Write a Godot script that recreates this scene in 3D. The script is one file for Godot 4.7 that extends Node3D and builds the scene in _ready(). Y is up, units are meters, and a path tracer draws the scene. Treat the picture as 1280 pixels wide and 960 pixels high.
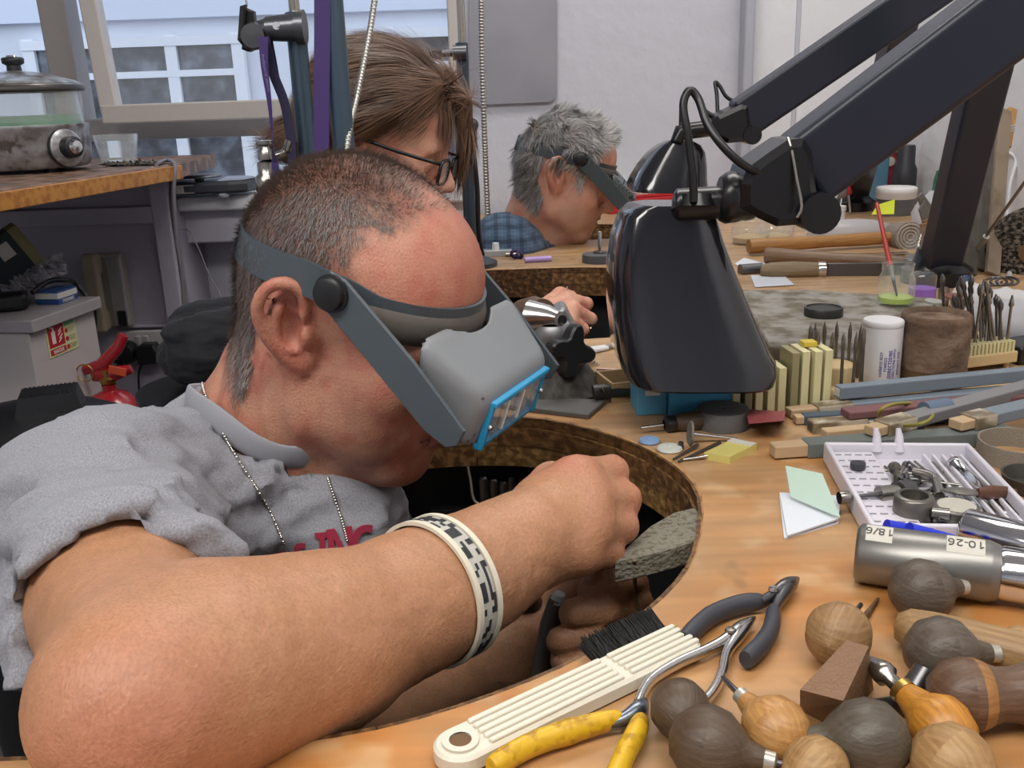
extends Node3D
# A jewellers' workshop: a long scalloped bench, three people at work, lamps, hand tools.

func _ready() -> void:
	var cam := Camera3D.new()
	cam.name = "camera"; cam.fov = rad_to_deg(2.0 * atan(480.0 / FPX)); cam.near = 0.02; cam.far = 60.0
	cam.position = CAM
	cam.basis = Basis(Vector3.RIGHT, deg_to_rad(-PITCH)) * Basis(Vector3.BACK, deg_to_rad(-ROLL))
	var ca := CameraAttributesPhysical.new()
	ca.exposure_sensitivity = 100.0
	add_child(cam); cam.current = true
	var env := Environment.new()
	env.background_mode = Environment.BG_SKY
	var sky := Sky.new(); var sk := ProceduralSkyMaterial.new()
	sk.sky_top_color = Color(0.80, 0.86, 0.95); sk.sky_horizon_color = Color(0.90, 0.93, 0.97)
	sk.ground_bottom_color = Color(0.35, 0.35, 0.36); sk.ground_horizon_color = Color(0.55, 0.56, 0.58)
	sk.sky_energy_multiplier = 1.35; sk.ground_energy_multiplier = 1.0
	sky.sky_material = sk; env.sky = sky
	env.tonemap_mode = Environment.TONE_MAPPER_LINEAR; env.tonemap_exposure = 1.0
	env.sdfgi_enabled = true; env.ssao_enabled = true; env.ssil_enabled = true
	var we := WorldEnvironment.new(); we.name = "environment"; we.environment = env; add_child(we)
	for p in [[0.30, 0.25, 1.5, 1.95, "above the near bench"], [-1.15, 0.55, 1.3, 3.2, "above the left counter"], [0.35, -1.65, 1.2, 1.4, "above the far bench"]]:
		var l := AreaLight3D.new(); l.name = "ceiling_panel_light"
		l.area_size = Vector2(p[2], 0.6); l.light_energy = p[3]; l.light_color = Color(1.0, 0.985, 0.96)
		l.position = Vector3(p[0], 2.61, p[1]); l.rotation_degrees.x = -90; l.shadow_enabled = true; l.area_range = 12.0
		add_child(l, true)
		var fx := thing("ceiling_light", "white ceiling panel light %s" % p[4], "ceiling light", Vector3(p[0], 2.62, p[1]))
		obj("housing", rb(Vector3(p[2] + 0.06, 0.07, 0.66), 0.01, xf(Vector3(0, 0.042, 0))), mat("white_metal", Color(0.9, 0.9, 0.9), 0.4), fx)
		obj("diffuser", rb(Vector3(p[2], 0.008, 0.6), 0.003, xf(Vector3(0, 0.004, 0))), mat("diffuser", Color(0.95, 0.95, 0.95), 0.5, 0, {"emit": Color(1, 0.985, 0.96), "energy": 1.6}), fx)
	palette()
	room()
	outside()
	bench()
	left_corner()
	poles()
	lamps()
	person_near()
	person_woman()
	person_far()
	tools_far()
	tools_mid()
	tools_near()

func palette() -> void:
	for q in [["steel_mid", "9a968f", 0.25, 0.95], ["steel_bright", "c9c8c6", 0.2, 1.0], ["steel_dark", "6a6a6c", 0.3, 0.9], ["steel_pale", "c9c4b8", 0.3, 0.7], ["chrome", "d8d8da", 0.12, 1.0], ["brushed_steel", "a5a6a8", 0.35, 0.9], ["black_plastic", "1b1b1d", 0.4, 0.0], ["brass", "b08d4c", 0.3, 0.9], ["sign_white", "dedbd2", 0.5, 0.0], ["cable_grey", "78747a", 0.5, 0.0], ["ivory", "cfc79a", 0.45, 0.0], ["knob_black", "202124", 0.42, 0.0], ["rack_dark", "3a3632", 0.6, 0.0], ["cap_white", "dddbdc", 0.5, 0.0], ["paper_white", "cfd4dc", 0.8, 0.0], ["bin_black", "121316", 0.38, 0.0], ["grip_charcoal", "3a3b42", 0.5, 0.0], ["dial_face", "b9b5a8", 0.4, 0.0], ["lanyard_purple", "43306a", 0.7, 0.0]]:
		mat(q[0], Color(q[1]), q[2], q[3])
	mat("clear_film", Color(0.85, 0.85, 0.88), 0.2, 0, {"alpha": 0.25})
	mat("jar_glass", Color(0.95, 0.98, 0.97), 0.03, 0, {"alpha": 0.05})
	mat("lens_glass", Color(0.85, 0.95, 1.0), 0.03, 0, {"alpha": 0.15})
	noise_tex("wear", 0.02, 5, 0, [[0.3, 0.7], [Color(0.62, 0.58, 0.52), Color(1, 1, 1)]])
	noise_tex("wear3", 0.02, 4, 0, [[0.2, 0.45], [Color(0.75, 0.70, 0.62), Color(1, 1, 1)]])
	noise_tex("heather", 0.09, 5, 0, [[0.3, 0.7], [Color(0.80, 0.80, 0.82), Color(1, 1, 1)]])

func wallbox(called: String, lo: Vector3, hi: Vector3, m: Material) -> MeshInstance3D:
	var b := MB.new()
	b.box(Transform3D(Basis.IDENTITY, (lo + hi) / 2), hi - lo)
	return struct(called, b, m)

const ZB := -2.45
func room() -> void:
	var wm := mat("wall_white", Color("c3c5cf"), 0.75, 0, {"bump": noise_tex("wallbump", 0.02, 4), "scale": 1.5, "h": 0.15})
	var wr := mat("wall_right_white", Color("dcdde2"), 0.75, 0, {"bump": noise_tex("wallbump", 0.02, 4), "scale": 1.5, "h": 0.15})
	var lilac := mat("panel_lilac", Color("aca7b4"), 0.6, 0, {"bump": noise_tex("wallbump", 0.02, 4), "scale": 2.0, "h": 0.1})
	wallbox("floor", Vector3(-2.8, -0.1, -2.6), Vector3(1.2, 0, 2.4), mat("floor_vinyl", Color("4b4a4c"), 0.55))
	wallbox("ceiling", Vector3(-2.8, 2.7, -2.6), Vector3(1.2, 2.8, 2.4), mat("ceiling_white", Color("e4e4e4"), 0.8))
	wallbox("wall_right", Vector3(1.0, 0, ZB), Vector3(1.15, 2.7, 2.4), wr)
	wallbox("wall_left", Vector3(-2.8, 0, ZB), Vector3(-2.6, 2.7, 2.4), wm)
	wallbox("wall_front", Vector3(-2.8, 0, 2.2), Vector3(1.15, 2.7, 2.4), wm)
	var x1 := W(583, 60, ZB).x
	var sill := W(300, 242, ZB + 0.12).y
	wallbox("wall_back", Vector3(x1, 0, ZB - 0.18), Vector3(1.15, 2.7, ZB), wm)
	wallbox("wall_back_below", Vector3(-2.8, 0, ZB - 0.18), Vector3(x1, sill - 0.03, ZB), mat("sill_wall", Color("c6c4ce"), 0.65))
	wallbox("wall_back_above", Vector3(-2.8, 2.25, ZB - 0.18), Vector3(x1, 2.7, ZB), wm)
	wallbox("wall_back_side", Vector3(-2.8, sill - 0.03, ZB - 0.18), Vector3(-2.4, 2.25, ZB), wm)
	var st := struct("trim_sill", rb(Vector3(x1 + 2.5, 0.035, 0.36), 0.008, xf(Vector3((x1 - 2.5) / 2, sill - 0.0175, ZB - 0.02))), mat("sill_white", Color("d2d2d6"), 0.45))
	var sb := MB.new()
	sb.rbox(xf(Vector3((x1 - 2.5) / 2, sill - 0.075, ZB + 0.06)), Vector3(x1 + 2.5, 0.08, 0.12), 0.006)
	obj("sill_apron", sb, mat("sill_wall", Color.WHITE), st)
	# corner strip, pipe boxing and panel joints of the white wall
	var boxing := MB.new()
	var xa := W(923, 60, ZB).x; var xb := W(936, 60, ZB).x
	boxing.rbox(xf(Vector3((xa + xb) / 2, 1.6, ZB + 0.03)), Vector3(xb - xa, 2.2, 0.06), 0.008)
	struct("trim_1", boxing, mat("trim_grey", Color("a9acb8"), 0.5))
	var joint := MB.new()
	joint.rbox(xf(Vector3(W(995, 60, ZB).x, 1.6, ZB + 0.006)), Vector3(0.012, 2.2, 0.012), 0.004)
	struct("trim_2", joint, mat("trim_pale", Color("b9bbc4"), 0.5))
	wallbox("trim_3", Vector3(W(940, 60, ZB).x, 0.5, ZB), Vector3(0.999, 2.69, ZB + 0.008), wr)
	# the left lower wall: recessed lilac panels behind frames
	window()

func frame_bar(mb: MB, a: Vector3, b: Vector3, wide: float, deep: float) -> void:
	var d := (b - a).normalized()
	var x := d.cross(Vector3.BACK).normalized()
	mb.rbox(Transform3D(Basis(x, d, x.cross(d)), (a + b) / 2), Vector3(wide, (b - a).length(), deep), 0.005)

func window() -> void:
	var grey := mat("frame_grey", Color("8f8a88"), 0.6, 0, {"bump": noise_tex("wallbump", 0.02, 4), "scale": 3.0, "h": 0.04})
	var pale := mat("frame_pale", Color("b7b0ab"), 0.6, 0, {"bump": noise_tex("wallbump", 0.02, 4), "scale": 3.0, "h": 0.04})
	var g := mat("window_glass", Color(1, 1, 1), 0.02, 0, {"alpha": 0.04})
	var zf := ZB - 0.10
	var wn := Node3D.new(); wn.name = "window_1"; wn.set_meta("kind", "structure"); add_child(wn)
	var x1 := W(583, 60, ZB).x
	var b := MB.new()
	var yt := W(250, 158, zf).y
	frame_bar(b, Vector3(-2.4, yt, zf), Vector3(x1, yt, zf), 0.055, 0.07)
	obj("transom", b, grey, wn)
	b = MB.new()
	var m0 := W(83, 60, zf)
	frame_bar(b, Vector3(m0.x - 0.0, yt, zf), Vector3(m0.x - 0.02, 2.25, zf), 0.068, 0.08)
	obj("mullion", b, grey, wn)
	b = MB.new()
	frame_bar(b, Vector3(x1 - 0.02, yt - 0.5, zf), Vector3(x1 - 0.02, 2.25, zf), 0.05, 0.08)
	frame_bar(b, Vector3(-2.38, yt - 0.5, zf), Vector3(-2.38, 2.25, zf), 0.05, 0.08)
	frame_bar(b, Vector3(-2.4, 2.22, zf), Vector3(x1, 2.22, zf), 0.06, 0.08)
	obj("frame", b, grey, wn)
	b = MB.new()
	b.box(xf(Vector3((x1 - 2.4) / 2, (yt + 1.0) / 2 - 0.02, zf)), Vector3(x1 + 2.35, yt - 1.0, 0.005))
	obj("pane", b, g, wn)
	# the sash above the transom hangs ajar, its foot pushed into the room
	var s := Node3D.new(); s.name = "sash"; wn.add_child(s)
	var zs := zf + 0.10
	var fa := W(141, 143, zs); var fb := W(575, 126, zs)
	fb.y = fa.y
	var ta := Vector3(fa.x - 0.02, 2.2, zf + 0.0); var tb := Vector3(fb.x, 2.2, zf + 0.0)
	b = MB.new()
	frame_bar(b, fa + Vector3(-0.02, 0, 0), fb, 0.045, 0.045)
	obj("bottom_rail", b, pale, s)
	b = MB.new()
	var tl := W(112, -5, zf + 0.05)
	var dl := (tl - fa) * 4.2
	frame_bar(b, fa, fa + dl * 0.5, 0.042, 0.045)
	frame_bar(b, fb, tb, 0.042, 0.045)
	obj("stile", b, pale, s)
	b = MB.new()
	b.hexa([fa + Vector3(0, 0, -0.003), fb + Vector3(0, 0, -0.003), tb + Vector3(0, 0, -0.003), ta + Vector3(0, 0, -0.003), fa, fb, tb, ta])
	obj("pane", b, g, s)

func outside() -> void:
	var z := -8.0
	var wallm := mat("render_white", Color("e3e6ee"), 0.85)
	var dark := mat("outside_glass", Color("a4a8ae"), 0.08, 0, {"tex": noise_tex("reflect", 0.012, 5, 0, [[0.25, 0.55, 0.8], [Color("5a5f66"), Color("858b93"), Color("b5bac0")]]), "scale": 0.7})
	var fr := mat("outside_frame", Color("eceef2"), 0.5)
	var b := MB.new()
	b.box(xf(Vector3(-4, 2.0, z - 0.2)), Vector3(18, 12, 0.3))
	var building := thing("building", "white rendered building with white framed windows across the street", "building")
	obj("wall", b, wallm, building)
	b = MB.new()
	var y0 := W(300, 37, z).y
	b.box(xf(Vector3(-4, y0 + 2.4, z - 0.03)), Vector3(18, 4.6, 0.12))
	obj("band", b, mat("render_band", Color("dfe5f2"), 0.85), building)
	for w in [[42, 301, [0.0, 0.34, 0.68, 1.0]], [428, 572, [0.0, 0.42, 1.0]]]:
		var xa := W(w[0], 80, z).x; var xb := W(w[1], 80, z).x
		var ytop := y0 - 0.02; var ybot := W(230, 262, z).y
		var win := Node3D.new(); win.name = "window"; building.add_child(win, true)
		b = MB.new()
		b.box(xf(Vector3((xa + xb) / 2, ytop - 0.05, z + 0.02)), Vector3(xb - xa + 0.1, 0.07, 0.10))
		b.box(xf(Vector3((xa + xb) / 2, ybot, z + 0.02)), Vector3(xb - xa, 0.07, 0.10))
		var rows := [W(200, 57, z).y, W(200, 93, z).y, W(200, 160, z).y, ybot]
		for r in [1, 2]: b.box(xf(Vector3((xa + xb) / 2, rows[r], z + 0.02)), Vector3(xb - xa, 0.05, 0.09))
		for f in w[2]: b.box(xf(Vector3(xa + (xb - xa) * f, (ytop + ybot) / 2, z + 0.02)), Vector3(0.09, ytop - ybot, 0.085))
		obj("frame", b, fr, win)
		for r in 3:
			for k in w[2].size() - 1:
				var pa: float = xa + (xb - xa) * w[2][k]; var pb: float = xa + (xb - xa) * w[2][k + 1]
				b = MB.new()
				b.box(xf(Vector3((pa + pb) / 2, (rows[r] + rows[r + 1]) / 2 - (0.0 if r else -0.0), z)), Vector3(pb - pa - 0.06, absf(rows[r] - rows[r + 1]), 0.04))
				obj("pane", b, dark, win)
	b = MB.new()
	b.box(xf(Vector3(-4, -3.5, -5)), Vector3(30, 0.2, 10))
	struct("ground", b, mat("street", Color("77777a"), 0.9))

func scallop(k: int) -> PackedVector2Array:     # the curved cut-outs, from the near side round to the far side
	var out := PackedVector2Array()
	if k == 0:
		var c := curve([Vector3(-0.42, 0, -0.36), Vector3(-0.33, 0, -0.378), Vector3(-0.208, 0, -0.381), Vector3(-0.134, 0, -0.383), Vector3(-0.071, 0, -0.394), Vector3(-0.014, 0, -0.419), Vector3(0.037, 0, -0.454), Vector3(0.086, 0, -0.510), Vector3(0.115, 0, -0.565), Vector3(0.136, 0, -0.655), Vector3(0.126, 0, -0.725), Vector3(0.09, 0, -0.79), Vector3(0.029, 0, -0.844), Vector3(-0.035, 0, -0.858), Vector3(-0.10, 0, -0.853), Vector3(-0.18, 0, -0.845), Vector3(-0.24, 0, -0.86)], 56)
		for p in c: out.append(Vector2(p.x, p.z))
	else:
		var e: Array = [[], [0.075, -1.385, 0.27, 0.252], [0.05, -2.06, 0.30, 0.135]][k]
		for i in 41:
			var a := -PI / 2 + PI * i / 40.0
			out.append(Vector2(e[0] + e[2] * cos(a), e[1] - e[3] * sin(a)))
		var l := [Vector2(-0.1, 0), Vector2(-0.2, -0.01)]
		var first := out[0]; var last := out[out.size() - 1]
		out.insert(0, Vector2(-0.12, first.y - 0.002)); out.insert(0, Vector2(-0.22, first.y - 0.016))
		out.append(Vector2(-0.12, last.y + 0.002)); out.append(Vector2(-0.22, last.y + 0.016))
	return out

func bench_texture() -> ImageTexture:
	var w := 832
	var hh := 1300
	var im := Image.create(w, hh, false, Image.FORMAT_RGB8)
	var n1 := FastNoiseLite.new(); n1.seed = 3; n1.frequency = 0.006; n1.fractal_octaves = 4
	var n2 := FastNoiseLite.new(); n2.seed = 9; n2.frequency = 0.035; n2.fractal_octaves = 3
	var gr := FastNoiseLite.new(); gr.seed = 5; gr.frequency = 0.05; gr.fractal_octaves = 3
	var orange := Color("b0763e"); var tan_ := Color("ad8c68"); var pale := Color("bfa584"); var grey := Color("7c746a"); var dirt := Color("5c4a38")
	for y in hh:
		for x in w:
			var a := n1.get_noise_2d(x * 1.23, y * 1.23)
			var g := gr.get_noise_2d(x * 0.13, y * 1.6)
			var c := n2.get_noise_2d(x, y)
			var near := clampf((y / 1300.0 - 0.62) / 0.2, 0, 1)
			var k := tan_.lerp(orange, clampf(near * 0.85 - 0.1 + a * 0.9, 0, 1))
			k = k.lerp(pale, clampf((c + a * 0.6) * 1.2 - 0.2, 0, 0.5))
			k = k.lerp(grey, clampf(n1.get_noise_2d(x + 3000, y * 1.3) * 3.0 - 1.25, 0, 0.75))
			k = k.lerp(dirt, clampf(n2.get_noise_2d(x * 0.6 + 900, y * 0.6) * 3.0 - 1.5, 0, 0.6))
			k = k * (1.0 + g * 0.14)
			im.set_pixel(x, y, k)
	return ImageTexture.create_from_image(im)

func bench() -> void:
	var topm := mat("bench_top", Color.WHITE, 0.45, 0, {"tex": bench_texture()})
	topm.uv1_scale = Vector3(1.0 / 1.5, 1.0 / 2.4, 1); topm.uv1_offset = Vector3(0.5, 0, 0)
	var b := thing("workbench", "long brown wooden jewellers' bench with scalloped cut-outs", "workbench")
	var poly := PackedVector2Array([Vector2(0.99, -0.12), Vector2(-0.30, -0.14), Vector2(-0.42, -0.24)])
	var curves := [scallop(0), scallop(1), scallop(2)]
	for c in curves:
		for p in c: poly.append(p)
	poly.append_array([Vector2(-0.24, -2.30), Vector2(-0.2, -2.42), Vector2(0.99, -2.42)])
	var m := MB.new()
	m.prism(xf(Vector3(0, TOP - 0.045, 0)), poly, 0.045, 0.0015)
	obj("top", m, topm, b)
	# the laminated edge, block by block
	var rng := RandomNumberGenerator.new(); rng.seed = 4
	var tones := []
	for i in 5: tones.append(mat("lamina_%d" % i, [Color("8a653c"), Color("9a7446"), Color("77542f"), Color("a5834f"), Color("82603c")][i], 0.55, 0, {"bump": noise_tex("grain", 0.03, 4), "h": 0.1, "scale": 8.0, "tex": noise_tex("wear", 0.02, 5, 0, [[0.3, 0.7], [Color(0.62, 0.58, 0.52), Color(1, 1, 1)]])}))
	for c in curves:
		for row in 3:
			var y0: float = TOP - [0.0105, 0.0295, 0.050][row]
			var y1: float = TOP - [0.0012, 0.0110, 0.0300][row]
			var pr: float = [0.0015, 0.0035, 0.0022][row]
			var i := 0
			while i < c.size() - 1:
				var stp := rng.randi_range(3, 6) if row else rng.randi_range(9, 14)
				var j: int = mini(i + stp, c.size() - 1)
				var mb := MB.new()
				var px: float = pr + rng.randf() * 0.0016
				for q in range(i, j):
					var p0: Vector2 = c[q]; var p1: Vector2 = c[q + 1]
					var n0: Vector2 = (c[q + 1] - c[maxi(q - 1, 0)]).normalized().orthogonal()
					var n1: Vector2 = (c[mini(q + 2, c.size() - 1)] - c[q]).normalized().orthogonal()
					var s := 1.0 if n0.dot(Vector2(-0.1, [-0.62, -1.385, -2.06][curves.find(c)]) - p0) > 0 else -1.0
					var g0 := 0.0008 if q == i else 0.0
					var dd := (p1 - p0).normalized()
					var o0 := p0 + n0 * s * px + dd * g0; var o1 := p1 + n1 * s * px
					var b0 := p0 - n0 * s * 0.008; var b1 := p1 - n1 * s * 0.008
					mb.face([Vector3(o0.x, y0, o0.y), Vector3(o1.x, y0, o1.y), Vector3(o1.x, y1, o1.y), Vector3(o0.x, y1, o0.y)], Vector3(n0.x, 0, n0.y) * s)
					mb.face([Vector3(o0.x, y1, o0.y), Vector3(o1.x, y1, o1.y), Vector3(b1.x, y1, b1.y), Vector3(b0.x, y1, b0.y)], Vector3.UP)
					mb.face([Vector3(o0.x, y0, o0.y), Vector3(o1.x, y0, o1.y), Vector3(b1.x, y0, b1.y), Vector3(b0.x, y0, b0.y)], Vector3.DOWN)
					if q == i: mb.face([Vector3(o0.x, y0, o0.y), Vector3(b0.x, y0, b0.y), Vector3(b0.x, y1, b0.y), Vector3(o0.x, y1, o0.y)], Vector3(-dd.x, 0, -dd.y))
				obj("edge_block", mb, tones[rng.randi() % 5] if row else tones[2], b)
				i = j
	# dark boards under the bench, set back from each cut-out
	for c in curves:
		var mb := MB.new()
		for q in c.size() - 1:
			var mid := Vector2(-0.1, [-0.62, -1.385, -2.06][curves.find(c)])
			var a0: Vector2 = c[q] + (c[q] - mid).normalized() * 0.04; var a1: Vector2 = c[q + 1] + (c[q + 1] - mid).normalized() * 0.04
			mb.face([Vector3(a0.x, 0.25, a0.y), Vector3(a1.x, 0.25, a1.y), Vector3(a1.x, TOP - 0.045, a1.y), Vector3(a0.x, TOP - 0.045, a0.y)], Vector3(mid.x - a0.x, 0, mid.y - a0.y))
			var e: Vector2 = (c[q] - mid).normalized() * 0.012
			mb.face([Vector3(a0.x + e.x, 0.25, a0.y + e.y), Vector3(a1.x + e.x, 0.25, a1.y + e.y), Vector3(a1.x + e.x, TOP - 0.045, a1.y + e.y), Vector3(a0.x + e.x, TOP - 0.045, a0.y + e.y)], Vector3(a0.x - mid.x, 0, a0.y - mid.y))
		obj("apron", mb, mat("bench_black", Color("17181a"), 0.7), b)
	for q in [Vector2(0.9, -0.2), Vector2(0.9, -2.3), Vector2(-0.1, -2.32), Vector2(0.9, -1.2), Vector2(0.25, -0.25)]:
		obj("leg", rb(Vector3(0.07, TOP - 0.045, 0.07), 0.004, xf(Vector3(q.x, (TOP - 0.045) / 2, q.y))), mat("bench_leg", Color("5c4028"), 0.6), b)

# ------------------------------------------------------------------ camera rays
const FPX := 1200.0
const CAM := Vector3(0, 1.19, 0)
const TOP := 0.90
const PITCH := 16.9
const ROLL := 2.0

func ray(x: float, y: float) -> Vector3:
	var u := (x - 640.0) / FPX
	var v := -(y - 480.0) / FPX
	var c := cos(deg_to_rad(ROLL)); var s := sin(deg_to_rad(ROLL))
	var X := u * c + v * s; var Y := -u * s + v * c
	var cp := cos(deg_to_rad(PITCH)); var sp := sin(deg_to_rad(PITCH))
	return Vector3(X, Y * cp - sp, -cp - Y * sp)

func A(x: float, y: float, depth: float) -> Vector3:
	return CAM + ray(x, y) * depth

func T(x: float, y: float, h := 0.0) -> Vector3:      # where the ray meets the plane h above the bench top
	var d := ray(x, y)
	return CAM + d * ((TOP + h - CAM.y) / d.y)

func W(x: float, y: float, z: float) -> Vector3:       # where the ray meets the upright plane at z
	var d := ray(x, y)
	return CAM + d * (z / d.z)

# ------------------------------------------------------------------ mesh builder
class MB:
	var v := PackedVector3Array()
	var n := PackedVector3Array()
	var uv := PackedVector2Array()
	var c := PackedColorArray()
	var ix := PackedInt32Array()
	var col := Color.WHITE

	func vert(p: Vector3, nn: Vector3, u := Vector2.ZERO) -> int:
		v.append(p); n.append(nn); uv.append(u); c.append(col)
		return v.size() - 1

	func tri(a: int, b: int, d: int) -> void:
		var g := (v[b] - v[a]).cross(v[d] - v[a])
		if g.dot(n[a] + n[b] + n[d]) > 0.0:
			ix.append(a); ix.append(d); ix.append(b)
		else:
			ix.append(a); ix.append(b); ix.append(d)

	func quad(a: int, b: int, d: int, e: int) -> void:
		tri(a, b, d); tri(a, d, e)

	func face(p: PackedVector3Array, out: Vector3) -> void:   # a flat convex polygon
		var nn := (p[1] - p[0]).cross(p[2] - p[0]).normalized()
		if nn.dot(out) < 0: nn = -nn
		var s := v.size()
		var ax := (p[1] - p[0]).normalized(); var ay := nn.cross(ax)
		for q in p: vert(q, nn, Vector2((q - p[0]).dot(ax), (q - p[0]).dot(ay)))
		for i in range(1, p.size() - 1): tri(s, s + i, s + i + 1)

	func hexa(p: PackedVector3Array) -> void:       # eight corners: bottom loop 0-3, top loop 4-7
		var m := Vector3.ZERO
		for q in p: m += q / 8.0
		for f in [[0, 1, 2, 3], [4, 5, 6, 7], [0, 1, 5, 4], [1, 2, 6, 5], [2, 3, 7, 6], [3, 0, 4, 7]]:
			var fp := PackedVector3Array([p[f[0]], p[f[1]], p[f[2]], p[f[3]]])
			face(fp, (fp[0] + fp[1] + fp[2] + fp[3]) / 4.0 - m)

	func box(t: Transform3D, s: Vector3) -> void:
		var h := s / 2
		var p := PackedVector3Array()
		for q in [[-1, -1, -1], [1, -1, -1], [1, -1, 1], [-1, -1, 1], [-1, 1, -1], [1, 1, -1], [1, 1, 1], [-1, 1, 1]]:
			p.append(t * Vector3(q[0] * h.x, q[1] * h.y, q[2] * h.z))
		hexa(p)

	func rbox(t: Transform3D, s: Vector3, r: float) -> void:     # a box with rounded edges
		var h := s / 2
		r = minf(r, minf(h.x, minf(h.y, h.z)) * 0.999)
		var inn := h - Vector3(r, r, r)
		for ax in 3:
			for sg in [-1.0, 1.0]:
				var u := (ax + 1) % 3; var w := (ax + 2) % 3
				var gu := [-h[u], -h[u] + r * 0.42, -h[u] + r, h[u] - r, h[u] - r * 0.42, h[u]]
				var gw := [-h[w], -h[w] + r * 0.42, -h[w] + r, h[w] - r, h[w] - r * 0.42, h[w]]
				var st := v.size()
				for i in 6:
					for j in 6:
						var p := Vector3.ZERO
						p[ax] = h[ax] * sg; p[u] = gu[i]; p[w] = gw[j]
						var q := p.clamp(-inn, inn)
						var d := (p - q)
						d = d.normalized()
						vert(t * (q + d * r), (t.basis * d).normalized(), Vector2(p[u], p[w]))
				for i in 5:
					for j in 5:
						var k: int = st + i * 6 + j
						quad(k, k + 1, k + 7, k + 6)

	func lathe(t: Transform3D, prof: Array, seg := 24, a0 := 0.0, a1 := TAU) -> void:   # prof: [radius, height] bottom to top
		var m := prof.size() - 1
		var sn := []
		for i in m:
			var d := Vector2(prof[i + 1][0] - prof[i][0], prof[i + 1][1] - prof[i][1])
			sn.append(Vector2(d.y, -d.x).normalized())
		for i in m:
			var n0: Vector2 = sn[i]; var n1: Vector2 = sn[i]
			if i > 0 and sn[i - 1].dot(sn[i]) > 0.6: n0 = (sn[i - 1] + sn[i]).normalized()
			if i < m - 1 and sn[i + 1].dot(sn[i]) > 0.6: n1 = (sn[i + 1] + sn[i]).normalized()
			var st := v.size()
			for k in seg + 1:
				var a := a0 + (a1 - a0) * k / seg
				var ca := cos(a); var sa := sin(a)
				vert(t * Vector3(prof[i][0] * ca, prof[i][1], prof[i][0] * sa), (t.basis * Vector3(n0.x * ca, n0.y, n0.x * sa)).normalized(), Vector2(float(k) / seg, prof[i][1]))
				vert(t * Vector3(prof[i + 1][0] * ca, prof[i + 1][1], prof[i + 1][0] * sa), (t.basis * Vector3(n1.x * ca, n1.y, n1.x * sa)).normalized(), Vector2(float(k) / seg, prof[i + 1][1]))
			for k in seg:
				var b := st + k * 2
				quad(b, b + 1, b + 3, b + 2)

	func tube(pts: PackedVector3Array, rad: Variant, seg := 10, caps := true, flat := 1.0, side := Vector3.ZERO) -> void:  # rad: a number or one per point
		var np := pts.size()
		var up := side
		var st := v.size()
		for i in np:
			var d := (pts[mini(i + 1, np - 1)] - pts[maxi(i - 1, 0)]).normalized()
			if up == Vector3.ZERO:
				up = Vector3.UP if absf(d.y) < 0.9 else Vector3.RIGHT
			var x := (up - d * up.dot(d)).normalized()
			up = x
			var y := d.cross(x)
			var r: float = rad[i] if rad is Array or rad is PackedFloat32Array else rad
			var sl := Vector3.ZERO
			if rad is Array:
				sl = -d * (float(rad[mini(i + 1, np - 1)]) - float(rad[maxi(i - 1, 0)])) / maxf(pts[mini(i + 1, np - 1)].distance_to(pts[maxi(i - 1, 0)]), 1e-6)
			for k in seg + 1:
				var a := TAU * k / seg
				vert(pts[i] + (x * cos(a) + y * sin(a) * flat) * r, (x * cos(a) * flat + y * sin(a) + sl).normalized(), Vector2(float(k) / seg, float(i) / np))
		for i in np - 1:
			for k in seg:
				var b := st + i * (seg + 1) + k
				quad(b, b + 1, b + seg + 2, b + seg + 1)
		if caps:
			for e in [0, np - 1]:
				var d: Vector3 = (pts[0] - pts[1]).normalized() if e == 0 else (pts[np - 1] - pts[np - 2]).normalized()
				var ctr := vert(pts[e], d)
				var s2 := v.size()
				for k in seg + 1: vert(v[st + e * (seg + 1) + k], d)
				for k in seg: tri(ctr, s2 + k, s2 + k + 1)

	func ribbon(pts: PackedVector3Array, wide: PackedVector3Array, th: float) -> void:   # a strap: centre line, half-width vectors, thickness
		for i in pts.size() - 1:
			var d := pts[i + 1] - pts[i]
			var nn := d.cross(wide[i]).normalized() * th / 2
			var n2 := d.cross(wide[i + 1]).normalized() * th / 2
			hexa([pts[i] - wide[i] - nn, pts[i] + wide[i] - nn, pts[i + 1] + wide[i + 1] - n2, pts[i + 1] - wide[i + 1] - n2, pts[i] - wide[i] + nn, pts[i] + wide[i] + nn, pts[i + 1] + wide[i + 1] + n2, pts[i + 1] - wide[i + 1] + n2])

	func prism(t: Transform3D, poly: PackedVector2Array, h: float, bev := 0.0) -> void:   # polygon in x-z, height h from y = 0
		if Geometry2D.is_polygon_clockwise(poly):
			poly = poly.duplicate(); poly.reverse()
		var inner := poly
		if bev > 0.0:
			inner = PackedVector2Array()
			for i in poly.size():
				var e0 := (poly[i] - poly[(i - 1 + poly.size()) % poly.size()]).normalized()
				var e1 := (poly[(i + 1) % poly.size()] - poly[i]).normalized()
				var nn := (Vector2(-e0.y, e0.x) + Vector2(-e1.y, e1.x)).normalized()
				inner.append(poly[i] + nn * bev / maxf(0.5, nn.dot(Vector2(-e0.y, e0.x))))
		var idx := Geometry2D.triangulate_polygon(inner)
		for top in [0, 1]:
			var s := v.size()
			for q in inner: vert(t * Vector3(q.x, h * top, q.y), t.basis * Vector3(0, 1 if top else -1, 0), q)
			for i in range(0, idx.size(), 3): tri(s + idx[i], s + idx[i + 1], s + idx[i + 2])
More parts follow.
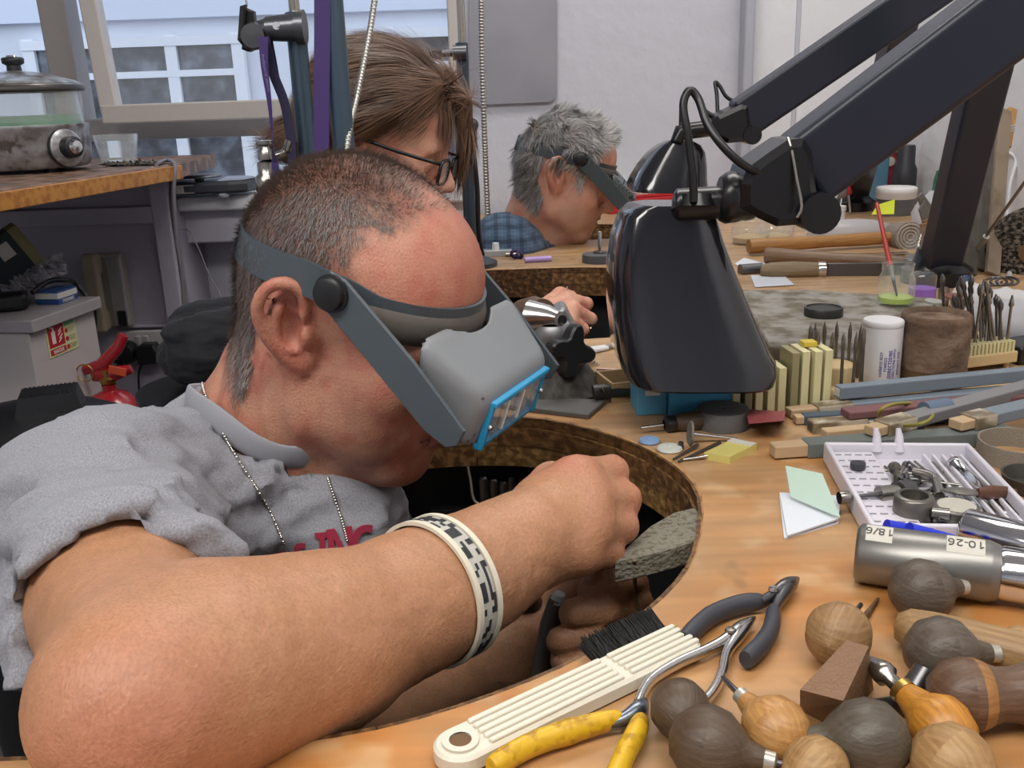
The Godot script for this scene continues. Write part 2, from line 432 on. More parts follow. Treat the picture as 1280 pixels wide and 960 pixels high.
		for i in poly.size():
			var j := (i + 1) % poly.size()
			var d := poly[j] - poly[i]
			var o := t.basis * Vector3(d.y, 0, -d.x)
			var lo := [t * Vector3(poly[i].x, bev, poly[i].y), t * Vector3(poly[j].x, bev, poly[j].y)]
			var hi := [t * Vector3(poly[i].x, h - bev, poly[i].y), t * Vector3(poly[j].x, h - bev, poly[j].y)]
			face([lo[0], lo[1], hi[1], hi[0]], o)
			if bev > 0.0:
				var up := t.basis * Vector3.UP * o.length()
				face([hi[0], hi[1], t * Vector3(inner[j].x, h, inner[j].y), t * Vector3(inner[i].x, h, inner[i].y)], o + up)
				face([lo[0], lo[1], t * Vector3(inner[j].x, 0, inner[j].y), t * Vector3(inner[i].x, 0, inner[i].y)], o - up)

	func ball(ctr: Vector3, r: Vector3, b := Basis.IDENTITY, seg := 20) -> void:
		var prof := []
		var rn := int(seg / 2.0)
		for i in rn + 1:
			var a := -PI / 2 + PI * i / rn
			prof.append([maxf(cos(a), 0.0001), sin(a)])
		lathe(Transform3D(b * Basis.from_scale(r), ctr), prof, seg)

	func mesh() -> ArrayMesh:
		var a := []
		a.resize(Mesh.ARRAY_MAX)
		a[Mesh.ARRAY_VERTEX] = v; a[Mesh.ARRAY_NORMAL] = n; a[Mesh.ARRAY_TEX_UV] = uv; a[Mesh.ARRAY_COLOR] = c; a[Mesh.ARRAY_INDEX] = ix
		var m := ArrayMesh.new()
		m.add_surface_from_arrays(Mesh.PRIMITIVE_TRIANGLES, a)
		return m

# ------------------------------------------------------------------ signed distance field and surface nets
class Prim:
	var kind := 0              # 0 tapered capsule, 1 ellipsoid, 2 rounded box
	var op := 0                # 0 union, 1 cut
	var a := Vector3.ZERO
	var ab := Vector3.ZERO
	var ra := 0.0
	var rb := 0.0
	var k := 0.01
	var inv := Basis.IDENTITY
	var il := 0.0
	var pn := PackedVector3Array()      # planes of a convex block: normals and reaches
	var ph := PackedFloat32Array()

	func d(p: Vector3) -> float:
		if kind == 0:
			var q := p - a
			var t := clampf(q.dot(ab) * il, 0.0, 1.0)
			return (q - ab * t).length() - ra - (rb - ra) * t
		elif kind == 1:
			var q := inv * (p - a)
			var q1 := q / ab
			var k0 := q1.length()
			if k0 < 0.0001: return -minf(ab.x, minf(ab.y, ab.z))
			return k0 * (k0 - 1.0) / (q1 / ab).length()
		elif kind == 3:
			var r := -1e9
			for i in pn.size():
				var e := pn[i].dot(p) - ph[i]
				var h := maxf(ra - absf(r - e), 0.0)
				r = maxf(r, e) + (h * h / ra * 0.25 if ra > 0.0 else 0.0)
			return r
		var q := (inv * (p - a)).abs() - ab
		return q.max(Vector3.ZERO).length() + minf(maxf(q.x, maxf(q.y, q.z)), 0.0) - ra

class Field:
	var ps: Array[Prim] = []
	var fr := Transform3D.IDENTITY
	var exact := false         # normals from the field itself, for thin walls
	var slack := 0.002         # how far the folds may push the surface
	var warped := false
	var painted := false

	func warp(_p: Vector3) -> float:       # extra distance, added near the surface
		return 0.0

	func paint(_p: Vector3, _n: Vector3) -> Color:
		return Color.WHITE

	func cap(a: Vector3, b: Vector3, ra: float, rb: float, k := 0.01, op := 0) -> void:
		var p := Prim.new()
		p.a = fr * a; p.ab = fr * b - p.a; p.ra = ra; p.rb = rb; p.k = k; p.op = op
		p.il = 1.0 / maxf(p.ab.length_squared(), 1e-9)
		ps.append(p)

	func ell(c: Vector3, r: Vector3, k := 0.01, b := Basis.IDENTITY, op := 0) -> void:
		var p := Prim.new()
		p.kind = 1; p.a = fr * c; p.ab = r; p.k = k; p.op = op; p.inv = (fr.basis.orthonormalized() * b).transposed()
		ps.append(p)

	func box(c: Vector3, h: Vector3, r: float, k := 0.004, b := Basis.IDENTITY, op := 0) -> void:
		var p := Prim.new()
		p.kind = 2; p.a = fr * c; p.ab = h - Vector3(r, r, r); p.ra = r; p.k = k; p.op = op; p.inv = (fr.basis.orthonormalized() * b).transposed()
		ps.append(p)

	func block(pts: Array, planes: Array, r: float, k := 0.001, op := 0) -> void:   # planes: index triples of pts, outside decided by the middle
		var p := Prim.new()
		p.kind = 3; p.ra = r; p.k = k; p.op = op
		var m := Vector3.ZERO
		for q in pts: m += fr * (q as Vector3) / pts.size()
		for t in planes:
			var a: Vector3 = fr * (pts[t[0]] as Vector3); var b: Vector3 = fr * (pts[t[1]] as Vector3); var c: Vector3 = fr * (pts[t[2]] as Vector3)
			var n := (b - a).cross(c - a).normalized()
			if n.dot(m - a) > 0: n = -n
			p.pn.append(n); p.ph.append(n.dot(a))
		ps.append(p)

	func hit(o: Vector3, dir: Vector3, lift := 0.0) -> Vector3:      # first point of the surface along a ray
		var t := 0.3
		dir = dir.normalized()
		for i in 90:
			var e := f(o + dir * t, ps)
			if warped and absf(e) < 0.02: e += warp(o + dir * t)
			if e - lift < 0.0004: break
			t += (e - lift) * 0.7
			if t > 4.0: break
		return o + dir * t

	func grad(p: Vector3) -> Vector3:
		var e := 0.0006 if exact else 0.004
		return Vector3(f(p + Vector3(e, 0, 0), ps) - f(p - Vector3(e, 0, 0), ps), f(p + Vector3(0, e, 0), ps) - f(p - Vector3(0, e, 0), ps), f(p + Vector3(0, 0, e), ps) - f(p - Vector3(0, 0, e), ps)).normalized()

	func f(p: Vector3, use: Array[Prim]) -> float:
		var r := 1.0
		for q in use:
			var e := q.d(p)
			if q.op == 0:
				var h := maxf(q.k - absf(r - e), 0.0)
				r = minf(r, e) - h * h / q.k * 0.25
			else:
				var h := maxf(q.k - absf(r + e), 0.0)
				r = maxf(r, -e) + h * h / q.k * 0.25
		return r

	func net(mb: MB, lo: Vector3, hi: Vector3, s: float, to_local := Transform3D.IDENTITY) -> void:
		const B := 6
		var nb := ((hi - lo) / (s * B)).ceil()
		var bx := int(nb.x); var by := int(nb.y); var bz := int(nb.z)
		var nx := bx * B + 1; var ny := by * B + 1; var nz := bz * B + 1
		var g := PackedFloat32Array(); g.resize(nx * ny * nz); g.fill(1.0)
		var set_ := PackedByteArray(); set_.resize(nx * ny * nz)
		var act := []
		var R := s * B * 0.87
		const SB := 4
		for si in range(0, bx, SB):
			for sj in range(0, by, SB):
				for sk in range(0, bz, SB):
					var sc := lo + Vector3(si + SB * 0.5, sj + SB * 0.5, sk + SB * 0.5) * s * B
					var SR := R * SB
					var near: Array[Prim] = []
					var nd := PackedFloat32Array()
					var sb := 1e9
					for q in ps:
						var e := q.d(sc)
						nd.append(e)
						if q.op == 0: sb = minf(sb, e)
					if sb > SR * 1.6 + 0.03: continue
					for i in ps.size():
						if nd[i] < sb + 2.4 * SR + ps[i].k and (ps[i].op == 0 or nd[i] < SR * 1.5 + ps[i].k + 0.02): near.append(ps[i])
					for bi in range(si, mini(si + SB, bx)):
						for bj in range(sj, mini(sj + SB, by)):
							for bk in range(sk, mini(sk + SB, bz)):
								fill(near, lo, s, bi, bj, bk, ny, nz, R, g, set_, act)
		var cell := PackedInt32Array(); cell.resize(nx * ny * nz); cell.fill(-1)
		var sy := nz; var sx := ny * nz
		for b in act:
			for i in range(b[0], b[0] + B):
				for j in range(b[1], b[1] + B):
					for k in range(b[2], b[2] + B):
						var id: int = i * sx + j * sy + k
						var v0 := g[id]; var v1 := g[id + 1]; var v2 := g[id + sy]; var v3 := g[id + sy + 1]
						var v4 := g[id + sx]; var v5 := g[id + sx + 1]; var v6 := g[id + sx + sy]; var v7 := g[id + sx + sy + 1]
						var m := int(v0 < 0) + int(v1 < 0) + int(v2 < 0) + int(v3 < 0) + int(v4 < 0) + int(v5 < 0) + int(v6 < 0) + int(v7 < 0)
						if m == 0 or m == 8: continue
						var acc := Vector3.ZERO; var cnt := 0
						var t := 0.0
						if (v0 < 0) != (v1 < 0): t = v0 / (v0 - v1); acc += Vector3(0, 0, t); cnt += 1
						if (v2 < 0) != (v3 < 0): t = v2 / (v2 - v3); acc += Vector3(0, 1, t); cnt += 1
						if (v4 < 0) != (v5 < 0): t = v4 / (v4 - v5); acc += Vector3(1, 0, t); cnt += 1
						if (v6 < 0) != (v7 < 0): t = v6 / (v6 - v7); acc += Vector3(1, 1, t); cnt += 1
						if (v0 < 0) != (v2 < 0): t = v0 / (v0 - v2); acc += Vector3(0, t, 0); cnt += 1
						if (v1 < 0) != (v3 < 0): t = v1 / (v1 - v3); acc += Vector3(0, t, 1); cnt += 1
						if (v4 < 0) != (v6 < 0): t = v4 / (v4 - v6); acc += Vector3(1, t, 0); cnt += 1
						if (v5 < 0) != (v7 < 0): t = v5 / (v5 - v7); acc += Vector3(1, t, 1); cnt += 1
						if (v0 < 0) != (v4 < 0): t = v0 / (v0 - v4); acc += Vector3(t, 0, 0); cnt += 1
						if (v1 < 0) != (v5 < 0): t = v1 / (v1 - v5); acc += Vector3(t, 0, 1); cnt += 1
						if (v2 < 0) != (v6 < 0): t = v2 / (v2 - v6); acc += Vector3(t, 1, 0); cnt += 1
						if (v3 < 0) != (v7 < 0): t = v3 / (v3 - v7); acc += Vector3(t, 1, 1); cnt += 1
						var gr := Vector3(v4 + v5 + v6 + v7 - v0 - v1 - v2 - v3, v2 + v3 + v6 + v7 - v0 - v1 - v4 - v5, v1 + v3 + v5 + v7 - v0 - v2 - v4 - v6).normalized()
						var wp := lo + (Vector3(i, j, k) + acc / cnt) * s
						if exact: gr = grad(wp)
						if painted: mb.col = paint(wp, gr)
						cell[id] = mb.vert(to_local * wp, to_local.basis * gr, Vector2(wp.x, wp.y))
		for b in act:
			for i in range(b[0], b[0] + B):
				for j in range(b[1], b[1] + B):
					for k in range(b[2], b[2] + B):
						var id: int = i * sx + j * sy + k
						if cell[id] < 0: continue
						var neg := g[id] < 0
						if j > 0 and k > 0 and neg != (g[id + sx] < 0):
							quad(mb, cell[id], cell[id - sy], cell[id - sy - 1], cell[id - 1], neg)
						if i > 0 and k > 0 and neg != (g[id + sy] < 0):
							quad(mb, cell[id], cell[id - 1], cell[id - sx - 1], cell[id - sx], neg)
						if i > 0 and j > 0 and neg != (g[id + 1] < 0):
							quad(mb, cell[id], cell[id - sx], cell[id - sx - sy], cell[id - sy], neg)

	func fill(near: Array[Prim], lo: Vector3, s: float, bi: int, bj: int, bk: int, ny: int, nz: int, R: float, g: PackedFloat32Array, set_: PackedByteArray, act: Array) -> void:
		const B := 6
		var o := lo + Vector3(bi, bj, bk) * s * B
		var ctr := o + Vector3.ONE * s * B * 0.5
		var best := 1e9
		var ds := PackedFloat32Array()
		for q in near:
			var e := q.d(ctr)
			ds.append(e)
			if q.op == 0: best = minf(best, e)
		if best > R * 1.6 + 0.02: return
		var use: Array[Prim] = []
		for i in near.size():
			if near[i].op == 0:
				if ds[i] < best + 2.2 * R + near[i].k: use.append(near[i])
			elif ds[i] < R * 1.5 + near[i].k: use.append(near[i])
		var fc := f(ctr, use)
		if absf(fc) > R * 1.2 + 0.002 + slack:
			if fc < 0.0:
				for i in B + 1:
					for j in B + 1:
						for k in B + 1:
							var id := ((bi * B + i) * ny + bj * B + j) * nz + bk * B + k
							if set_[id] == 0: g[id] = -1.0
			return
		act.append([bi * B, bj * B, bk * B])
		for i in B + 1:
			for j in B + 1:
				for k in B + 1:
					var id := ((bi * B + i) * ny + bj * B + j) * nz + bk * B + k
					if set_[id]: continue
					set_[id] = 1
					var p := o + Vector3(i, j, k) * s
					var val := f(p, use)
					if warped and absf(val) < 0.02: val += warp(p)
					g[id] = val

	func quad(mb: MB, a: int, b: int, c: int, e: int, neg: bool) -> void:
		if a < 0 or b < 0 or c < 0 or e < 0: return
		if neg: mb.ix.append_array([a, c, b, a, e, c])
		else: mb.ix.append_array([a, b, c, a, c, e])

# ------------------------------------------------------------------ nodes
var used := {}
func numbered(called: String) -> String:
	var k: int = used.get(called, 0)
	used[called] = k + 1
	return called if k == 0 else "%s_%03d" % [called, k]

func tag(o: Node, label: String, category: String, group := "") -> Node3D:
	o.set_meta("label", label); o.set_meta("category", category)
	if group: o.set_meta("group", group)
	return o

func thing(called: String, label: String, category: String, where := Vector3.ZERO, b := Basis.IDENTITY, group := "") -> Node3D:
	var o := Node3D.new()
	o.name = numbered(called); o.transform = Transform3D(b, where)
	add_child(o)
	tag(o, label, category, group)
	return o

func obj(called: String, m: Variant, material: Material, parent: Node = null) -> MeshInstance3D:
	var o := MeshInstance3D.new()
	o.mesh = m.mesh() if m is MB else m
	o.material_override = material
	if parent == null or parent == self:
		o.name = numbered(called); add_child(o)
	else:
		o.name = called; parent.add_child(o, true)
	return o

func one(called: String, m: Variant, material: Material, label: String, category: String, group := "") -> MeshInstance3D:
	var o := obj(called, m, material)
	tag(o, label, category, group)
	return o

func struct(called: String, m: Variant, material: Material, parent: Node = null) -> MeshInstance3D:
	var o := obj(called, m, material, parent)
	if parent == null: o.set_meta("kind", "structure")
	return o

func dup(root: Node3D, t: Transform3D, label: String) -> Node3D:
	var r: Node3D = root.duplicate()
	var base: String = root.name
	r.name = numbered(base); add_child(r); r.transform = t
	r.set_meta("label", label)
	return r

func xf(where: Vector3, yaw := 0.0, pitch := 0.0, roll := 0.0) -> Transform3D:
	return Transform3D(Basis.from_euler(Vector3(deg_to_rad(pitch), deg_to_rad(yaw), deg_to_rad(roll))), where)

func along(a: Vector3, b: Vector3, up := Vector3.UP) -> Basis:   # a turn whose y axis runs from a to b
	var y := (b - a).normalized()
	var x := y.cross(up)
	if x.length() < 0.01: x = y.cross(Vector3.RIGHT)
	x = x.normalized()
	return Basis(x, y, x.cross(y))

func flatx(a: Vector3, b: Vector3) -> Basis:                     # a turn about y whose x axis runs from a towards b
	var x := Vector3(b.x - a.x, 0, b.z - a.z).normalized()
	return Basis(x, Vector3.UP, x.cross(Vector3.UP))

func rod(a: Vector3, b: Vector3, ra: float, rb := -1.0, seg := 10) -> MB:
	var m := MB.new()
	m.tube([a, b], [ra, ra if rb < 0 else rb], seg)
	return m

func rb(s: Vector3, r: float, t := Transform3D.IDENTITY) -> MB:
	var m := MB.new()
	m.rbox(t, s, r)
	return m

func lt(prof: Array, seg := 24, t := Transform3D.IDENTITY) -> MB:
	var m := MB.new()
	m.lathe(t, prof, seg)
	return m

func curve(pts: Array, n := 24) -> PackedVector3Array:           # a smooth line through the points
	var out := PackedVector3Array()
	var m := pts.size()
	for i in m - 1:
		var p0: Vector3 = pts[maxi(i - 1, 0)]; var p1: Vector3 = pts[i]; var p2: Vector3 = pts[i + 1]; var p3: Vector3 = pts[mini(i + 2, m - 1)]
		var k := maxi(2, int(n / float(m - 1)))
		for j in k: out.append(p1.cubic_interpolate(p2, p0, p3, float(j) / k))
	out.append(pts[m - 1])
	return out

func word(s: String, size: float, depth: float, bold := false, font := "Droid Sans") -> Mesh:
	var t := TextMesh.new()
	var f := SystemFont.new()
	f.font_names = PackedStringArray([font]); f.font_weight = 700 if bold else 400
	t.font = f; t.text = s; t.font_size = 32; t.pixel_size = size / 32.0; t.depth = depth; t.curve_step = 1.0
	return t

# ------------------------------------------------------------------ materials
var mats := {}
var tex := {}
func noise_tex(key: String, freq: float, octaves := 4, kind := 0, ramp: Array = [], w := 512, normal := 0.0, stretch := 1.0) -> Texture2D:
	if tex.has(key): return tex[key]
	var nz := FastNoiseLite.new()
	nz.seed = key.hash() % 1000; nz.frequency = freq; nz.fractal_octaves = octaves
	nz.noise_type = FastNoiseLite.TYPE_CELLULAR if kind == 1 else FastNoiseLite.TYPE_SIMPLEX_SMOOTH
	if stretch == 1.0:
		var t := NoiseTexture2D.new()
		t.width = w; t.height = w; t.seamless = true; t.noise = nz
		if normal > 0: t.as_normal_map = true; t.bump_strength = normal
		if ramp:
			var gr := Gradient.new()
			gr.offsets = PackedFloat32Array(ramp[0]); gr.colors = PackedColorArray(ramp[1])
			t.color_ramp = gr
		tex[key] = t
		return t
	var im := Image.create(w, w, false, Image.FORMAT_RGB8)
	for y in w:
		for x in w:
			var a := x * TAU / w
			var q := nz.get_noise_3d(cos(a) * w / TAU, sin(a) * w / TAU, y / stretch) * 0.5 + 0.5
			q = clampf((q - 0.5) * 1.8 + 0.5, 0, 1)
			var cc := Color(q, q, q)
			if ramp:
				var r0: Color = ramp[1][0]; cc = r0.lerp(ramp[1][1], q)
			im.set_pixel(x, y, cc)
	tex[key] = ImageTexture.create_from_image(im)
	return tex[key]

func mat(key: String, col: Color, rough := 0.6, metal := 0.0, o := {}) -> StandardMaterial3D:
	if mats.has(key): return mats[key]
	var m := StandardMaterial3D.new()
	m.resource_name = key
	m.albedo_color = col; m.roughness = rough; m.metallic = metal
	if o.has("vc"): m.vertex_color_use_as_albedo = true
	if o.has("tex"): m.albedo_texture = o.tex
	if o.has("bump"): m.heightmap_enabled = true; m.heightmap_texture = o.bump; m.heightmap_scale = o.get("h", 0.1)
	if o.has("scale"):
		m.uv1_scale = Vector3.ONE * o.scale if not o.scale is Vector3 else o.scale
		m.uv1_triplanar = not o.has("uv")
	if o.has("coat"): m.clearcoat_enabled = true; m.clearcoat = o.coat; m.clearcoat_roughness = o.get("coat_r", 0.05)
	if o.has("rim"): m.rim_enabled = true; m.rim = o.rim; m.rim_tint = 0.5
	if o.has("sss"): m.subsurf_scatter_enabled = true; m.subsurf_scatter_strength = o.sss
	if o.has("alpha"): m.transparency = BaseMaterial3D.TRANSPARENCY_ALPHA; m.albedo_color.a = o.alpha
	if o.has("glass"): m.refraction_enabled = true; m.refraction_scale = o.glass; m.albedo_color.a = o.get("keep", 0.0)
	if o.has("emit"): m.emission_enabled = true; m.emission = o.emit; m.emission_energy_multiplier = o.get("energy", 1.0)
	if o.has("back"): m.backlight_enabled = true; m.backlight = o.back
	if o.has("spec"): m.metallic_specular = o.spec
	mats[key] = m
	return m

func sm(lin: Color) -> Color:        # linear value as sRGB
	return lin.linear_to_srgb()

func lin(hex: String) -> Color:
	return Color(hex).srgb_to_linear()

# ------------------------------------------------------------------ the corner by the window
const ZP := -2.24
func left_corner() -> void:
	var lilac := mat("panel_lilac", Color("aca7b4"), 0.6)
	var C := A(222, 205, 2.0)
	var hc := C.y - TOP
	var L := T(-160, 262, hc)
	# panelled front below the counter
	var pn := thing("panelled_cupboard", "lilac grey panelled cupboard front under the orange-edged counter", "cupboard", Vector3(0, 0, 0))
	var xr := W(219, 300, ZP).x
	var yb := C.y - 0.03
	obj("panel", rb(Vector3(xr + 2.5, yb, 0.03), 0.003, xf(Vector3((xr - 2.5) / 2, yb / 2, ZP - 0.025))), mat("panel_recess", Color("a5a0ad"), 0.65, 0, {"bump": noise_tex("wallbump", 0.02, 4), "scale": 2.0, "h": 0.1}), pn)
	var pa := W(204, 300, ZP).x
	obj("post", rb(Vector3(0.04, yb, 0.035), 0.004, xf(Vector3(xr - 0.02, yb / 2, ZP))), lilac, pn)
	obj("rail", rb(Vector3(pa + 2.5, 0.04, 0.03), 0.004, xf(Vector3((pa - 2.5) / 2, W(100, 271, ZP).y, ZP))), lilac, pn)
	var mid := MB.new()
	mid.rbox(xf(Vector3(W(180, 410, ZP).x - 0.05, W(150, 409, ZP).y, ZP - 0.008)), Vector3(0.35, 0.006, 0.02), 0.002)
	obj("bead", mid, lilac, pn)
	obj("return_side", rb(Vector3(0.02, yb, 0.2), 0.002, xf(Vector3(xr - 0.01, yb / 2, ZP - 0.11))), lilac, pn)
	# counter
	var ct := thing("counter", "worn wooden counter with a thick orange varnished edge under the slow cooker", "counter", Vector3(0, C.y - 0.03, 0))
	var m := MB.new()
	var poly := PackedVector2Array([Vector2(C.x, C.z), Vector2(L.x, L.z), Vector2(-2.55, L.z), Vector2(-2.55, -2.40), Vector2(C.x - 0.02, -2.40)])
	m.prism(Transform3D.IDENTITY, poly, 0.03, 0.0015)
	obj("top", m, mat("counter_top", Color("8d6f5c"), 0.5, 0, {"tex": noise_tex("wear", 0.02, 5), "scale": 2.0}), ct)
	m = MB.new()
	var e := flatx(L, C)
	m.rbox(Transform3D(e, Vector3((C.x + L.x) / 2, 0.0135, (C.z + L.z) / 2) + e.z * 0.004), Vector3(C.distance_to(L) + 0.004, 0.029, 0.01), 0.002)
	obj("edge", m, mat("counter_edge", Color("b8803c"), 0.4, 0, {"tex": noise_tex("wear2", 0.015, 5, 0, [[0.25, 0.6], [Color(0.80, 0.72, 0.62), Color(1, 1, 1)]]), "scale": 6.0}), ct)
	# slow cooker
	var o := T(40, 214, hc)
	var t := thing("slow_cooker", "old steel slow cooker with a glass bowl of green liquid and black lid knob", "slow cooker", o)
	var s := 0.118
	var steel := mat("cooker_steel", Color("b4b5b9"), 0.36, 0.7, {"tex": noise_tex("tarnish", 0.012, 5, 0, [[0.28, 0.45, 0.7], [Color(0.5, 0.45, 0.4), Color(0.85, 0.84, 0.83), Color(1, 1, 1)]]), "scale": 4.0})
	obj("body", lt([[s * 0.9, 0.008], [s * 0.97, 0.016], [s * 1.0, 0.045], [s * 1.0, 0.078], [s * 1.03, 0.084], [s * 1.02, 0.09], [s * 0.9, 0.09]], 40), steel, t)
	for k in 3: obj("foot", lt([[0.012, 0], [0.014, 0.008], [0.0, 0.009]], 12, xf(Vector3(cos(k * 2.1 + 0.7) * 0.085, 0, sin(k * 2.1 + 0.7) * 0.085))), mat("black_plastic", Color("1b1b1d"), 0.4), t)
	var gl := mat("clear_glass", Color(0.93, 0.97, 0.96), 0.03, 0, {"alpha": 0.16})
	obj("bowl", lt([[s * 0.92, 0.088], [s * 0.95, 0.094], [s * 0.97, 0.15], [s * 0.99, 0.154], [s * 0.95, 0.154], [s * 0.93, 0.096]], 40), gl, t)
	obj("liquid", lt([[0.0, 0.0885], [s * 0.91, 0.0885], [s * 0.915, 0.108], [0.0, 0.108]], 40), mat("green_liquid", Color("5c9a72"), 0.15, 0, {"alpha": 0.88}), t)
	var lid := obj("lid", lt([[s * 1.0, 0.1545], [s * 1.03, 0.158], [s * 1.02, 0.164], [s * 0.9, 0.172], [s * 0.5, 0.186], [s * 0.12, 0.192], [0.0, 0.193]], 40), mat("lid_metal", Color("b2b3b6"), 0.28, 0.5, {"tex": noise_tex("tarnish", 0.012, 5), "scale": 5.0}), t)
	obj("rim", lt([[s * 1.0, 0.151], [s * 1.045, 0.154], [s * 1.045, 0.1605], [s * 1.0, 0.166]], 40), mat("dark_rim", Color("38332f"), 0.4, 0.3), lid)
	obj("knob", lt([[0.014, 0.191], [0.013, 0.202], [0.02, 0.206], [0.021, 0.214], [0.018, 0.217], [0.0, 0.218]], 20), mat("black_plastic", Color.BLACK), lid)
	obj("knob_cap", lt([[0.012, 0.2175], [0.011, 0.2205], [0.0, 0.221]], 16), mat("chrome", Color("d8d8da"), 0.12, 1.0), lid)
	var db := along(Vector3.ZERO, Vector3(0.86, 0.08, 0.5))
	var dp := Vector3(0.86, 0, 0.5).normalized() * s * 0.97 + Vector3(0, 0.045, 0)
	obj("dial_plate", lt([[0.036, 0.0], [0.036, 0.008], [0.03, 0.012], [0, 0.012]], 24, Transform3D(db, dp)), steel, t)
	obj("dial_ring", lt([[0.038, 0.0], [0.038, 0.004], [0.0, 0.004]], 24, Transform3D(db, dp + db.y * 0.001)), mat("black_plastic", Color.BLACK), t)
	obj("dial", lt([[0.021, 0.0], [0.02, 0.018], [0.015, 0.021], [0, 0.021]], 20, Transform3D(db, dp + db.y * 0.012)), mat("black_plastic", Color.BLACK), t)
	obj("dial_cap", lt([[0.014, 0.0], [0.011, 0.006], [0, 0.007]], 16, Transform3D(db, dp + db.y * 0.033)), mat("chrome", Color.WHITE), t)
	# glass dish
	var gd := T(143, 205, hc)
	t = thing("glass_dish", "small clear glass dish behind the slow cooker dial", "dish", gd + Vector3(-0.012, 0, -0.06))
	m = MB.new()
	m.lathe(Transform3D.IDENTITY, [[0.0, 0.0], [0.036, 0.0], [0.047, 0.06], [0.0445, 0.06], [0.034, 0.004], [0.0, 0.004]], 28)
	obj("bowl", m, mat("clear_glass_solid", Color(0.9, 0.94, 0.95), 0.04, 0, {"alpha": 0.12}), t)
	# cloth and cable on the counter
	m = MB.new()
	var nz := FastNoiseLite.new(); nz.seed = 2; nz.frequency = 14.0
	var cp := T(165, 207, hc)
	m = cloth_patch(0.115, 0.045, 26, 12, 0.010, 3)
	t = one("cloth", m, mat("grey_cloth", Color("6d6862"), 0.9), "crumpled grey cloth lying on the counter beside the dial", "cloth"); t.position = cp + Vector3(0, 0.001, 0)
	t.rotation.y = -0.12
	var cab := curve([T(196, 208, hc) + Vector3(0, .004, 0), T(208, 204, hc) + Vector3(0, .006, 0), A(217, 203, 1.98), A(219, 215, 1.97), A(217, 240, 1.98), A(221, 300, 2.02), A(228, 350, 2.06), A(231, 420, 2.1), A(234, 520, 2.1)], 40)
	m = MB.new(); m.tube(cab, 0.0042, 8)
	one("power_cable", m, mat("cable_grey", Color("78747a"), 0.5), "thick grey cable hanging over the end of the counter", "cable")
	m = MB.new(); m.tube(curve([A(213, 225, 2.03), A(214, 262, 2.06), A(224, 330, 2.1), A(236, 420, 2.12), A(238, 520, 2.12)], 30), 0.003, 8)
	one("power_cable", m, mat("cable_dark", Color("403e44"), 0.5), "dark cable hanging beside the thick grey cable below the counter", "cable")
	m = MB.new(); m.tube(curve([A(222, 287, 2.2), A(236, 288, 2.25), A(248, 310, 2.25), A(262, 345, 2.25), A(278, 378, 2.25), A(290, 460, 2.25)], 30), 0.0016, 6)
	one("thin_wire", m, mat("cable_grey", Color.WHITE), "thin looping grey wire against the wall under the sill", "wire")
	scale_and_sill()
	cabinet_corner()

func cloth_patch(lx: float, lz: float, nx: int, nz_: int, amp: float, sd: int) -> MB:
	var nz := FastNoiseLite.new(); nz.seed = sd; nz.frequency = 9.0
	var m := MB.new()
	var h := func(_i): return 0
	for side in [0, 1]:
		var st := m.v.size()
		for i in nx + 1:
			for j in nz_ + 1:
				var u := float(i) / nx - 0.5; var v := float(j) / nz_ - 0.5
				var wob := 1.0 + 0.22 * nz.get_noise_2d(v * 4.0 + 3, u * 4)
				var y := absf(nz.get_noise_2d(u * 2.2, v * 1.6)) * amp * 2.2 * (1.0 - 2.0 * absf(v) * 0.6)
				var e := 0.002
				var dx := (absf(nz.get_noise_2d((u + e) * 2.2, v * 1.6)) - absf(nz.get_noise_2d(u * 2.2, v * 1.6))) * amp * 2.2 / (e * lx)
				var dz := (absf(nz.get_noise_2d(u * 2.2, (v + e) * 1.6)) - absf(nz.get_noise_2d(u * 2.2, v * 1.6))) * amp * 2.2 / (e * lz)
				var nn := Vector3(-dx, 1, -dz).normalized()
				m.vert(Vector3(u * lx * wob, y + 0.0015 * (1 - side), v * lz * wob), nn if side == 0 else -nn, Vector2(u, v))
		for i in nx:
			for j in nz_:
				var q := st + i * (nz_ + 1) + j
				m.quad(q, q + 1, q + nz_ + 2, q + nz_ + 1)
	return m

